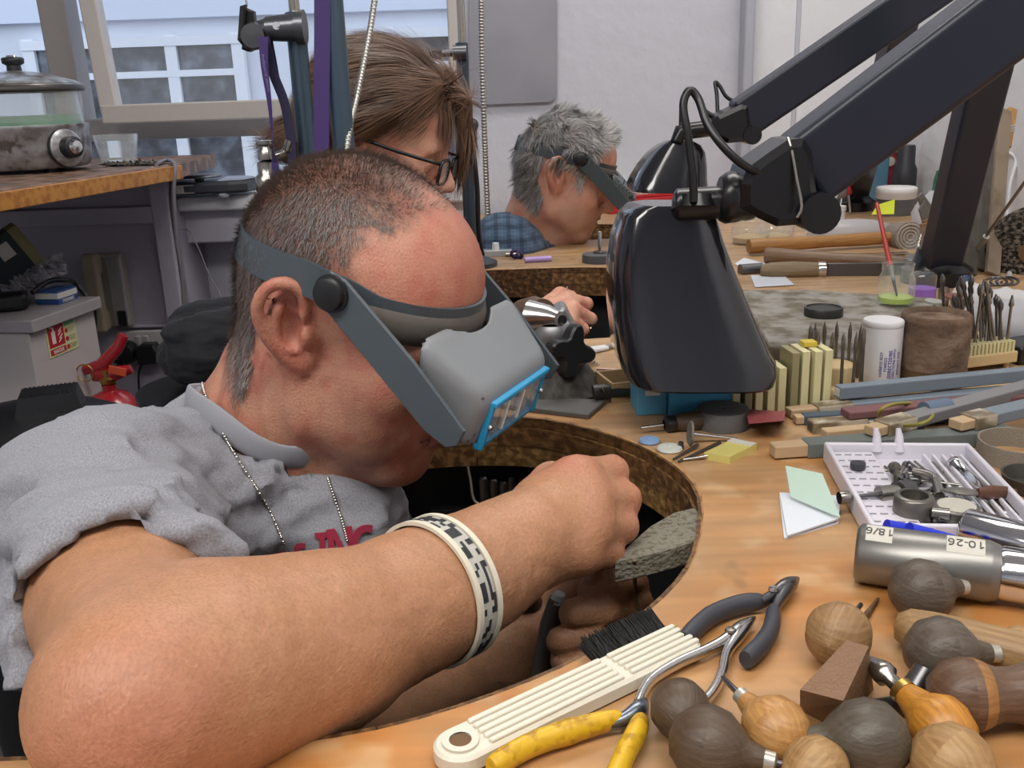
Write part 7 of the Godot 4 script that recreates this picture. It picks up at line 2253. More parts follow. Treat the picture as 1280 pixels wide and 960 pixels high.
func stick(label: String, px: Array, h: float, wide: float, thick: float, tip: float, wrap: float, col: Material, channel := false) -> void:
	var a := T(px[0], px[1], h); var b := T(px[2], px[3], h)
	var t := thing("sanding_stick", label, "sanding stick", a, flatx(a, b) )
	var l := Vector2(b.x - a.x, b.z - a.z).length()
	var dy := (b.y - a.y) / l
	var tan_ := mat("stick_tan", Color("b59a78"), 0.65)
	if tip > 0: obj("wooden_end", rb(Vector3(tip + 0.01, thick * 0.8, wide * 0.82), 0.0012, xf(Vector3(tip / 2 + 0.004, thick / 2, 0))), tan_, t)
	obj("body", rb(Vector3(l - tip, thick, wide), 0.0014, xf(Vector3(tip + (l - tip) / 2, thick / 2, 0))), col, t)
	if channel:
		obj("open_end", rb(Vector3(0.0012, thick * 0.62, wide * 0.66), 0.0004, xf(Vector3(tip - 0.0002, thick / 2, 0))), mat("channel_dark", Color("b5b3ad"), 0.8), t)
	if wrap > 0:
		var m := MB.new()
		m.rbox(xf(Vector3(tip + wrap / 2, thick / 2, 0)), Vector3(wrap, thick * 1.12, wide * 1.10), 0.0015)
		obj("tape_wrap", m, mat("tape_clear", Color("b9ae9c"), 0.2, 0, {"tex": noise_tex("wear", 0.02, 5), "scale": 3.0}), t)

func tools_mid() -> void:
	var steel := mat("steel_mid", Color.WHITE); var bright := mat("steel_bright", Color.WHITE); var dsteel := mat("steel_dark", Color.WHITE)
	var blk := mat("black_plastic", Color.BLACK)
	var bl := mat("stick_blue", Color("6f7983"), 0.75); var gr := mat("stick_grey", Color("777678"), 0.75); var gg := mat("stick_green", Color("656b68"), 0.75); var rd := mat("stick_red", Color("6e4a4c"), 0.8); var db := mat("stick_dark", Color("3e4a57"), 0.75)
	stick("green grey channelled sanding stick with a bare tan end nearest the tray", [966, 572, 1262, 552], 0.0, 0.017, 0.013, 0.026, 0.0, gg)
	stick("grey sanding stick with a taped tan end lying over the green grey one", [1088, 546, 1330, 478], 0.013, 0.016, 0.010, 0.012, 0.034, gr)
	stick("blue grey sanding stick with a taped end at the right, over the green grey one", [1194, 538, 1330, 505], 0.0135, 0.017, 0.010, 0.014, 0.024, bl)
	stick("longest blue stick at the back with an open square end", [1046, 498, 1330, 470], 0.012, 0.012, 0.012, 0.0, 0.0, bl, true)
	stick("blue stick with a taped tan end under the longest blue one", [986, 522, 1330, 490], 0.0, 0.016, 0.010, 0.024, 0.036, bl)
	stick("dark blue sanding stick with a short bare end beside the red block", [994, 530, 1180, 520], 0.0, 0.012, 0.009, 0.006, 0.0, db)
	stick("dull red sanding stick in the middle of the heap", [1056, 522, 1300, 498], 0.0105, 0.017, 0.007, 0.0, 0.0, rd)
	stick("slate stick with a grey cloth wrap near the red stick", [1012, 540, 1240, 522], 0.0, 0.013, 0.010, 0.0, 0.05, db)
	stick("short tan edged stick with a taped end in front of the slate stick", [1030, 552, 1150, 541], 0.0, 0.014, 0.012, 0.042, 0.03, gr)
	var roll := T(1155, 515, 0.018)
	one("cloth_roll", rod(roll, T(1185, 510, 0.018), 0.009, 0.009, 14), mat("cloth_blue", Color("5c6a7e"), 0.9), "small roll of blue grey abrasive cloth on the sticks", "abrasive roll")
	var band := PackedVector3Array()
	for i in 31:
		var a := TAU * i / 30.0
		band.append(T(1132 + 34 * cos(a), 518 + 14 * sin(a), 0.020 + 0.008 * sin(a * 2.0)))
	var bm := MB.new(); bm.tube(band, 0.0016, 6)
	one("rubber_band", bm, mat("band_olive", Color("8a7f3a"), 0.6), "twisted olive rubber band looped over the sticks", "rubber band")
	# grinding stone, red block
	var p := T(903, 532); var r := mpx(p, 33.5)
	one("grinding_stone", lt([[0, 0], [r * 0.98, 0], [r, 0.0012], [r, 0.0145], [r * 0.95, 0.0165], [r * 0.12, 0.0165], [r * 0.12, 0.012], [0, 0.012]], 44, xf(p)), mat("stone_grey", Color("6d6c6b"), 0.9, 0, {"bump": noise_tex("pores", 0.05, 4), "scale": 25.0, "h": 0.06, "tex": noise_tex("heather", 0.09, 5)}), "thick grey grinding wheel lying flat in front of the blue box", "grinding wheel")
	p = T(956, 526)
	var m := MB.new()
	m.hexa([T(938, 530), T(980, 526), T(982, 514), T(936, 512), T(936, 530, 0.016), T(980, 526, 0.021), T(982, 514, 0.021), T(932, 512, 0.016)])
	one("polish_block", m, mat("polish_red", Color("8c4444"), 0.55, 0, {"bump": noise_tex("pores", 0.05, 4), "scale": 20.0, "h": 0.06}), "dark red block of polishing compound beside the grinding wheel", "polish block")
	# blue box
	var b0 := T(840, 520); var b1 := T(918, 516)
	var t := thing("blue_box", "light blue cardboard box half hidden under the near lamp's hood", "box", (b0 + b1) / 2 + Vector3(-0.004, 0, -0.02), flatx(b0, b1))
	var bw := b0.distance_to(b1)
	obj("carton", rb(Vector3(bw, 0.034, 0.045), 0.001, xf(Vector3(0, 0.017, 0))), mat("carton_sky", Color("4fa6d2"), 0.5), t)
	obj("flap", rb(Vector3(0.028, 0.030, 0.036), 0.001, xf(Vector3(-bw / 2 - 0.0145, 0.015, -0.003))), mat("carton_sky2", Color("5aa0c4"), 0.5), t)
	obj("white_label", rb(Vector3(0.014, 0.006, 0.0008), 0.0003, xf(Vector3(-bw / 2 - 0.014, 0.022, 0.0155))), mat("sign_white", Color.WHITE), t)
	for k in 2:
		var tx := obj("lettering", word(["Tooth", "Polish it"][k] if false else ["· · ·", "— ·"][k], 0.008, 0.0004), mat("ink_navy", Color("1f3550"), 0.6), t); tx.position = Vector3(-0.012 + 0.024 * k, 0.029, 0.0227)
	# screwdriver with a wooden grip
	var s0 := T(800, 535, 0.006); var s1 := T(893, 522, 0.009)
	t = thing("screwdriver", "small screwdriver with a brown wooden grip and black collar", "screwdriver", s0, along(s0, s1))
	var sl := s0.distance_to(s1)
	obj("shaft", lt([[0, 0], [0.0014, 0.001], [0.0014, sl * 0.36], [0, sl * 0.36]], 10), bright, t)
	obj("collar", lt([[0.004, sl * 0.32], [0.0075, sl * 0.35], [0.0075, sl * 0.46], [0.006, sl * 0.48]], 18), blk, t)
	obj("grip", lt([[0.006, sl * 0.46], [0.0082, sl * 0.55], [0.0085, sl * 0.8], [0.007, sl * 0.95], [0, sl]], 20), wood("umber", "5b4c3d"), t)
	# disc bur, wheels, yellow box, rods
	t = thing("disc_bur", "grey separating disc on a bright mandrel standing on edge before the stone", "bur", T(863, 542, 0.0095))
	obj("disc", lt([[0, -0.0009], [0.0108, -0.0009], [0.0108, 0.0009], [0, 0.0009]], 26, Transform3D(Basis(Vector3.BACK, PI / 2 - 0.1), Vector3.ZERO)), mat("disc_grey", Color("6c6964"), 0.7), t)
	obj("mandrel", rod(Vector3.ZERO, T(921, 549, 0.0015) - T(863, 542, 0.0095), 0.0017, 0.0015, 10), bright, t)
	for q in [[812, 553, "felt_wheel", "pale blue rubber polishing wheel lying flat near the bench edge", "wheel_blue", "7f9cc4", 13.5], [837, 563, "felt_wheel", "off white rubber polishing wheel beside the pale blue one", "wheel_white", "c3c6bd", 16.0]]:
		p = T(q[0], q[1]); r = mpx(p, q[6])
		one(q[2], lt([[0, 0], [r * 0.9, 0], [r, 0.0015], [r * 0.9, 0.0032], [r * 0.25, 0.0036], [r * 0.22, 0.0028], [0, 0.0028]], 28, xf(p)), mat(q[4], Color(q[5]), 0.7), q[3], "polishing wheel")
	var y0 := T(880, 574); var y1 := T(912, 580); var y2 := T(946, 563); var y3 := T(916, 557)
	m = MB.new()
	var up := Vector3(0, 0.006, 0)
	m.hexa([y0, y1, y2, y3, y0 + up, y1 + up, y2 + up, y3 + up])
	t = thing("plastic_box", "flat translucent yellow plastic box near the bench edge", "box", y0)
	m.v = sub(m.v, t)
	obj("body", m, mat("box_yellow", Color("d3c878"), 0.25, 0, {"back": Color(0.4, 0.38, 0.2)}), t)
	m = MB.new()
	m.hexa(sub([y2.lerp(y1, 0.22) + up, y3.lerp(y0, 0.22) + up, y3.lerp(y0, 0.02) + up, y2.lerp(y1, 0.02) + up, y2.lerp(y1, 0.22) + up * 1.15, y3.lerp(y0, 0.22) + up * 1.15, y3.lerp(y0, 0.02) + up * 1.15, y2.lerp(y1, 0.02) + up * 1.15], t))
	obj("label", m, mat("label_white", Color("c8c4ba"), 0.6), t)
	var n := 0
	for q in [[842, 574, 872, 556, "thin dark graver blank nearest the white wheel"], [848, 577, 900, 553, "longest steel graver blank pointing to the bench edge"], [850, 575, 884, 570, "bright flat graver blank under the two dark ones"]]:
		one("graver_blank", rod(T(q[0], q[1], 0.0015), T(q[2], q[3], 0.003), 0.0009, 0.0016, 6), bright if n == 2 else dsteel, q[4], "graver")
		n += 1
	one("small_nib", lt([[0.0028, 0], [0.0022, 0.006], [0, 0.007]], 10, xf(T(851, 561))), dsteel, "tiny dark steel nib behind the white wheel", "bur")
	# cream comb of saw blades
	t = thing("blade_rack", "cream plastic rack of upright slats beside the bur ring", "rack", T(975, 508), flatx(T(930, 512), T(1013, 506)))
	for k in 9:
		var x := -0.048 + 0.0108 * k
		obj("slat", rb(Vector3(0.0072, 0.056 if k > 4 else 0.042, 0.03), 0.0008, xf(Vector3(x, 0.028 if k > 4 else 0.021, 0.002 * (k % 2)))), mat("ivory", Color("cfc79a"), 0.45) if k % 4 != 1 else mat("ivory_dark", Color("8d8662"), 0.5), t)
	obj("back_plate", rb(Vector3(0.094, 0.04, 0.004), 0.0008, xf(Vector3(-0.004, 0.02, -0.016))), mat("rack_dark", Color("3a3632"), 0.6), t)
	obj("yellow_tab", rb(Vector3(0.013, 0.005, 0.012), 0.001, xf(Vector3(0.026, 0.0585, -0.004))), mat("tab_yellow", Color("c9b13c"), 0.45), t)
	# ring of burs
	p = T(1042, 496)
	t = thing("bur_stand", "round cream wooden stand ringed with upright dark burs", "stand", p)
	obj("base", lt([[0, 0], [0.027, 0], [0.028, 0.002], [0.028, 0.014], [0.026, 0.016], [0, 0.016]], 36), mat("stand_cream", Color("c2a97a"), 0.55), t)
	obj("core", lt([[0.0175, 0.016], [0.0175, 0.032], [0.016, 0.0335], [0, 0.0335]], 28), mat("stand_cream", Color.WHITE), t)
	var g := RandomNumberGenerator.new(); g.seed = 6
	for k in 13:
		var a := TAU * k / 13.0 + 0.2
		var mm := MB.new()
		mm.lathe(Transform3D(Basis(Vector3.BACK, (g.randf() - 0.5) * 0.05), Vector3(cos(a) * 0.0245, 0.012, sin(a) * 0.0235)), [[0.0016, 0], [0.0016, 0.040], [0.0021, 0.042], [0.0018, 0.048 + 0.006 * g.randf()], [0, 0.058]], 8)
		obj("bur", mm, mat("bur_dark", Color("7d7770"), 0.35, 0.8), t)
	# flux bottle
	p = T(1098, 481); r = mpx(p, 24)
	t = thing("flux_tub", "white cylindrical tub with faint violet printing", "tub", p)
	obj("tub", lt([[0, 0], [r * 0.98, 0], [r, 0.001], [r, 0.061], [r * 0.97, 0.0625]], 36), mat("tub_white", Color("d2d0d2"), 0.4), t)
	obj("cap", lt([[r * 0.985, 0.0605], [r * 1.01, 0.061], [r * 1.01, 0.0655], [r * 0.95, 0.0668], [r * 0.85, 0.0655], [0, 0.0655]], 36), mat("cap_white", Color("dddbdc"), 0.5), t)
	for k in 5:
		var a := 1.25 + 0.22 * (k - 1) * (1.0 if k else 1.3)
		var d := Vector3(cos(a), 0, sin(a))
		var tx := obj("lettering", word(["WEIGHT 200", "DIRECTIONS APPLY", "DIRECTIONS", "POWDER", "HARMFUL KEEP"][k], [0.0042, 0.0036, 0.0048, 0.0036, 0.0036][k], 0.0003, k == 2), mat("ink_violet", Color("5d5590"), 0.6), t)
		tx.transform = Transform3D(Basis(Vector3(0, 1, 0), d.cross(Vector3(0, 1, 0)), d).orthonormalized(), d * (r + 0.0001) + Vector3(0, 0.026, 0))
	# charcoal pot
	p = T(1163, 478); r = mpx(p, 41)
	t = thing("annealing_pot", "squat scorched brown clay pot beside the white tub", "pot", p)
	var pm := mat("pot_brown", Color("7f6a5a"), 0.9, 0, {"tex": noise_tex("scorch", 0.012, 5, 0, [[0.25, 0.5, 0.75], [Color(0.68, 0.64, 0.60), Color(0.88, 0.84, 0.8), Color(1, 1, 1)]]), "scale": 5.0, "bump": noise_tex("pores", 0.05, 4), "h": 0.12})
	obj("lower_tin", lt([[0, 0], [r * 0.93, 0], [r * 0.95, 0.002], [r * 0.95, 0.018], [r * 0.9, 0.018]], 44), mat("tin_brown", Color("6e5a3e"), 0.5, 0.4), t)
	obj("clay_top", lt([[r * 0.9, 0.016], [r * 0.97, 0.0175], [r * 0.985, 0.03], [r * 1.0, 0.064], [r * 0.985, 0.069], [r * 0.93, 0.071], [r * 0.86, 0.069], [r * 0.8, 0.066], [0, 0.0655]], 44), pm, t)
	# fan of burs in a slotted cream block
	var f0 := T(1200, 466); var f1 := T(1262, 458)
	t = thing("bur_block", "slotted cream block holding a thicket of steel burs beside the clay pot", "bur stand", (f0 + f1) / 2, flatx(f0, f1))
	var fw := f0.distance_to(f1)
	obj("foot_plate", rb(Vector3(fw * 1.08, 0.012, 0.05), 0.0015, xf(Vector3(0, 0.012, -0.018))), mat("block_cream", Color("c4ac80"), 0.5), t)
	for q in [[-0.42, 0.0], [0.42, 0.0], [-0.42, -0.036], [0.42, -0.036]]: obj("peg", lt([[0.003, 0], [0.003, 0.007]], 10, xf(Vector3(fw * q[0], 0, q[1]))), mat("block_cream", Color.WHITE), t)
	for k in 13: obj("tooth", rb(Vector3(fw * 0.042, 0.012, 0.046), 0.0006, xf(Vector3(fw * (-0.46 + 0.077 * k), 0.023, -0.018))), mat("ivory", Color.WHITE), t)
	for k in 30:
		var x := fw * (-0.44 + 0.88 * (k % 13) / 12.0); var z := -0.004 - 0.013 * float(k / 13)
		var lean := Vector3((g.randf() - 0.62) * 0.45, 1, -0.15 + 0.2 * (g.randf() - 0.5))
		var hh := 0.035 + 0.03 * g.randf()
		var bmesh := MB.new()
		bmesh.lathe(Transform3D(along(Vector3.ZERO, lean), Vector3(x, 0.022, z)), [[0.0014, 0], [0.0014, hh], [0.0028, hh + 0.003], [0.003 if k % 3 else 0.0018, hh + 0.008], [0.0008, hh + 0.013], [0, hh + 0.013]], 8)
		obj("bur", bmesh, [steel, dsteel, mat("bur_dark", Color("7d7770"), 0.35, 0.8)][k % 3], t)
	for q in [[1167, 377, "disc_steel", "9b9a94", 10.5, 0.0025, 0.05], [1195, 371, "disc_oxide", "7a4a3f", 13.5, 0.002, 0.055], [1215, 388, "disc_gold", "a8923a", 10, 0.006, 0.045], [1232, 398, "disc_slate", "4d4b4c", 12, 0.006, 0.04]]:
		var c := A(q[0], q[1], 1.18)
		var dm := lt([[0, -q[5] / 2], [mpx(c, q[4]), -q[5] / 2], [mpx(c, q[4]), q[5] / 2], [0, q[5] / 2]], 22, Transform3D(Basis(Vector3.RIGHT, 0.1), t.transform.affine_inverse() * c))
		obj("wheel", dm, mat(q[2], Color(q[3]), 0.6), t)
		obj("stem", rod(t.transform.affine_inverse() * c, t.transform.affine_inverse() * (c + Vector3(0.008, -0.055, 0.01)), 0.0015, 0.0015, 8), steel, t)
	for q in [[1178, 395, 1180, 362, "block_dark", "5e4c40", 7], [1213, 415, 1205, 346, "shaft_blue", "2d4370", 5]]:
		obj("mounted_tool", rod(t.transform.affine_inverse() * A(q[0], q[1], 1.2), t.transform.affine_inverse() * A(q[2], q[3], 1.22), 0.006, 0.0065, 12), mat(q[4], Color(q[5]), 0.6), t)
	# soldering board with the black lid and the jar
	var bp := [[925, 362], [1010, 362], [1165, 372], [1215, 402], [1180, 440], [1085, 452], [1020, 442], [962, 432]]
	var poly := PackedVector2Array()
	for q in bp:
		var w := T(q[0], q[1], 0.016)
		poly.append(Vector2(w.x, w.z))
	m = MB.new(); m.prism(xf(Vector3(0, TOP + 0.0002, 0)), poly, 0.0158, 0.0015)
	one("soldering_board", m, mat("board_grey", Color("8d8a84"), 0.95, 0, {"tex": noise_tex("ash", 0.02, 5, 0, [[0.28, 0.5, 0.72], [Color(0.72, 0.68, 0.62), Color(0.9, 0.88, 0.85), Color(1, 1, 1)]]), "scale": 2.2, "bump": noise_tex("pores", 0.05, 4), "h": 0.1}), "large mottled grey soldering board behind the clay pot", "soldering board")
	p = T(1029, 394, 0.016); r = mpx(p, 23.5)
	one("round_stopper", lt([[r, 0], [r, 0.009], [r * 0.96, 0.0105], [r * 0.88, 0.0105], [r * 0.85, 0.009], [0, 0.009]], 36, xf(p)), mat("lid_black", Color("22231f"), 0.45), "round black screw stopper lying on the soldering board", "stopper")
	p = T(1119, 380, 0.016); r = mpx(p, 22)
	t = thing("glass_jar", "small glass jar with green liquid and a red brush", "jar", p)
	var jg := mat("jar_glass", Color(0.95, 0.98, 0.97), 0.03, 0, {"alpha": 0.05})
	obj("glass", lt([[0, 0], [r * 0.95, 0.0], [r, 0.003], [r, 0.034], [r * 0.86, 0.042], [r * 0.88, 0.052], [r * 0.83, 0.052], [r * 0.81, 0.042], [r * 0.95, 0.034], [r * 0.95, 0.004], [0, 0.003]], 36), jg, t)
	obj("liquid", lt([[0, 0.0032], [r * 0.93, 0.0035], [r * 0.93, 0.010], [0, 0.010]], 30), mat("liquid_lime", Color("a9c42a"), 0.1, 0, {"alpha": 0.85}), t)
	var u0 := Vector3(0.002, 0.008, 0.0); var u1 := t.transform.affine_inverse() * A(1096, 254, 1.30)
	t = thing("paint_brush", "slim red handled brush leaning in the glass jar", "brush", p)
	obj("handle", rod(u0.lerp(u1, 0.32), u1, 0.0036, 0.0026, 12), mat("brush_red", Color("9e3430"), 0.35), t)
	obj("ferrule", rod(u0.lerp(u1, 0.16), u0.lerp(u1, 0.33), 0.0022, 0.0032, 12), steel, t)
	obj("hair", rod(u0, u0.lerp(u1, 0.17), 0.0008, 0.0024, 8), mat("bristle_black", Color.BLACK), t)
	vise_and_bits()

func vise_and_bits() -> void:
	var steel := mat("steel_mid", Color.WHITE); var bright := mat("steel_bright", Color.WHITE)
	var cast := mat("cast_alu", Color("9a9a9b"), 0.42, 0.75); var iron := mat("cast_iron", Color("55524f"), 0.6, 0.3, {"tex": noise_tex("wear", 0.02, 5), "scale": 8.0})
	var p := T(692, 486)
	var t := thing("ball_vise", "small cast metal swivel vise with a black star knob", "vise", p)
	obj("base", lt([[0, 0], [0.052, 0], [0.054, 0.003], [0.046, 0.010], [0.034, 0.026], [0.030, 0.030]], 40), iron, t)
	obj("collar", lt([[0.033, 0.028], [0.035, 0.031], [0.030, 0.043], [0.020, 0.046]], 36), mat("collar_bronze", Color("6a5b48"), 0.4, 0.6), t)
	obj("ball", lt([[0.014, 0.042], [0.019, 0.052], [0.019, 0.062], [0.015, 0.068]], 28), cast, t)
	var it := t.transform.affine_inverse()
	var d := 0.985
	var loc := func(q: Vector3) -> Vector3: return q
	var F := Field.new()
	var q0 := it * A(676, 440, d); var q1 := it * A(718, 432, d)
	F.box(it * A(688, 430, d), Vector3(0.023, 0.022, 0.021), 0.005, 0.006, Basis(Vector3.BACK, 0.12))
	F.box(it * A(706, 412, d), Vector3(0.012, 0.026, 0.02), 0.004, 0.006, Basis(Vector3.BACK, 0.45))
	F.cap(it * A(682, 452, d), it * A(684, 440, d), 0.019, 0.019, 0.006)
	var m := MB.new(); F.net(m, Vector3(-0.06, 0.03, -0.05), Vector3(0.06, 0.12, 0.06), 0.0028)
	obj("body", m, cast, t)
	m = MB.new(); m.tube([it * A(655, 398, d + 0.015), it * A(668, 397, d), it * A(678, 398, d - 0.01)], [0.020, 0.022, 0.020], 24)
	obj("washer", m, mat("washer_brown", Color("6b5546"), 0.5, 0.5), t)
	m = MB.new(); m.tube([it * A(664, 398, d - 0.02), it * A(688, 398, d - 0.03), it * A(700, 399, d - 0.04)], [0.019, 0.013, 0.0075], 24)
	obj("cone", m, bright, t)
	m = MB.new(); m.tube([it * A(642, 398, d + 0.02), it * A(657, 397, d + 0.01)], [0.012, 0.019], 20)
	obj("hub", m, cast, t)
	m = MB.new(); m.tube([it * A(700, 400, d - 0.035), it * A(703, 400, d - 0.04)], [0.0055, 0.005], 14)
	obj("pin", m, bright, t)
	# four pointed knob, facing the camera and right
	var kc := it * A(708, 438, d - 0.045)
	var star := PackedVector2Array()
	for i in 48:
		var a := TAU * i / 48.0 + 0.35
		star.append(Vector2(cos(a), sin(a)) * (0.0205 + 0.0065 * cos(4.0 * (a - 0.35))))
	m = MB.new(); m.prism(Transform3D(along(Vector3.ZERO, Vector3(0.55, 0.12, 0.85)), kc), star, 0.015, 0.002)
	obj("star_knob", m, mat("knob_black", Color("202124"), 0.42), t)
	m = MB.new(); m.tube([kc, kc - Vector3(0.55, 0.12, 0.85).normalized() * 0.03], 0.0085, 16)
	obj("stem", m, mat("knob_black", Color.BLACK), t)
	# steel plate
	var y := 0.005
	m = MB.new()
	var pl := PackedVector2Array()
	for q in [[625, 505], [640, 496], [758, 499], [736, 518]]:
		var w := T(q[0], q[1], y); pl.append(Vector2(w.x, w.z))
	m.prism(xf(Vector3(0, TOP, 0)), pl, y, 0.0008)
	one("steel_plate", m, mat("plate_grey", Color("6f6e6c"), 0.5, 0.3), "flat dark grey steel plate at the bench edge in front of the vise", "plate")
	# tweezers
	var a0 := T(729, 438, 0.003); var a1 := T(778, 430, 0.003)
	t = thing("tweezers", "bright steel tweezers with white sleeves behind the vise", "tweezers", a0)
	obj("sleeve", rod(Vector3.ZERO, (a1 - a0) * 0.55, 0.0032, 0.0028, 8), mat("sleeve_white", Color("cfd0d2"), 0.35), t)
	obj("sleeve", rod(Vector3(0, 0.001, 0.012), (a1 - a0) * 0.6 + Vector3(0, 0, 0.007), 0.0032, 0.0028, 8), mat("sleeve_white", Color.WHITE), t)
	obj("leg", rod((a1 - a0) * 0.5, (a1 - a0), 0.0024, 0.001, 8), steel, t)
	obj("leg", rod((a1 - a0) * 0.55 + Vector3(0, 0, 0.008), (a1 - a0), 0.0024, 0.001, 8), steel, t)
	# saw edged wheel on its mandrel, small black holder, little blocks
	t = thing("serrated_wheel", "tiny toothed steel wheel standing on its mandrel", "bur", T(737, 496))
	var wheel := PackedVector2Array()
	for i in 40: wheel.append(Vector2(cos(TAU * i / 40.0), sin(TAU * i / 40.0)) * (0.0115 if i % 2 else 0.0085))
	m = MB.new(); m.prism(Transform3D(along(Vector3.ZERO, Vector3(0.5, 0.1, 1)), it.basis * (A(739, 463, 1.05) - T(737, 496))), wheel, 0.0016)
	obj("wheel", m, bright, t)
	obj("mandrel", rod(Vector3.ZERO, A(738, 466, 1.05) - T(737, 496), 0.0028, 0.0016, 10), steel, t)
	var h0 := T(742, 492, 0.010); var h1 := T(764, 488, 0.012)
	t = thing("hooked_tool", "small black holder with a bent wire hook beside the toothed wheel", "hand tool", h0)
	obj("holder", rod(Vector3.ZERO, (h1 - h0) * 0.7, 0.009, 0.0075, 16), mat("knob_black", Color.BLACK), t)
	obj("tail", rod((h1 - h0) * 0.6, h1 - h0 + Vector3(0.02, -0.003, 0.0), 0.007, 0.004, 12), mat("knob_black", Color.BLACK), t)
	m = MB.new(); m.tube(sub(curve([T(750, 486, 0.016), T(754, 486, 0.02), T(756, 494, 0.008), T(759, 500, 0.002)], 9), t), 0.0013, 8)
	obj("hook", m, steel, t)
	var c0 := T(790, 500)
	t = thing("wooden_box", "open wooden box with a dark inside, beside the black holder", "box", c0 + Vector3(0.0, 0, -0.02), Basis(Vector3.UP, 0.25))
	for q in [[0, 0.022, 0.055, 0.003], [0, -0.022, 0.055, 0.003]]: obj("side", rb(Vector3(q[2], 0.02, q[3]), 0.0006, xf(Vector3(0, 0.010, q[1]))), mat("box_oak", Color("a08660"), 0.55), t)
	for x: float in [-0.026, 0.026]: obj("side", rb(Vector3(0.003, 0.02, 0.041), 0.0006, xf(Vector3(x, 0.010, 0))), mat("box_oak", Color.WHITE), t)
	obj("floor", rb(Vector3(0.05, 0.003, 0.042), 0.0006, xf(Vector3(0, 0.0018, 0))), mat("rack_dark", Color("3a3632"), 0.6), t)
	one("green_chip", rb(Vector3(0.016, 0.006, 0.010), 0.001, xf(T(753, 472) + Vector3(0, 0.0032, 0), 20)), mat("chip_green", Color("2f9c4e"), 0.4), "small bright green plastic chip behind the toothed wheel", "plastic chip")
	one("cream_block", rb(Vector3(0.022, 0.010, 0.016), 0.001, xf(T(774, 478) + Vector3(0, 0.0052, 0), 12)), mat("ivory", Color.WHITE), "small cream block right of the green chip", "block")
	one("thin_rod", rod(T(746, 461, 0.0012), T(800, 463, 0.0012), 0.0012, 0.0012, 8), mat("rod_pink", Color("b59a90"), 0.3, 0.6), "thin pinkish metal rod on the bench behind the green chip", "rod")

func crumple(c: Vector3, s: Vector3, sd: int, b := Basis.IDENTITY) -> MB:       # a crumpled film bag: an uneven closed shell
	var nz := FastNoiseLite.new(); nz.seed = sd; nz.frequency = 1.6; nz.noise_type = FastNoiseLite.TYPE_CELLULAR
	nz.cellular_return_type = FastNoiseLite.RETURN_DISTANCE
	var m := MB.new()
	var n := 22; var k := 12
	for i in k + 1:
		for j in n + 1:
			var th := PI * i / k; var ph := TAU * (j % n) / n
			var d := Vector3(sin(th) * cos(ph), cos(th), sin(th) * sin(ph))
			var r := 0.75 + 0.45 * (nz.get_noise_3dv(d * 1.5) + 1.0)
			var q := d * r * s
			q.y = maxf(q.y, -s.y * 0.55)
			m.vert(c + b * q, d)
	for i in k:
		for j in n:
			var a := i * (n + 1) + j
			var p0 := m.v[a]; var p1 := m.v[a + 1]; var p2 := m.v[a + n + 2]; var p3 := m.v[a + n + 1]
			m.quad(a, a + 1, a + n + 2, a + n + 1)
	return m

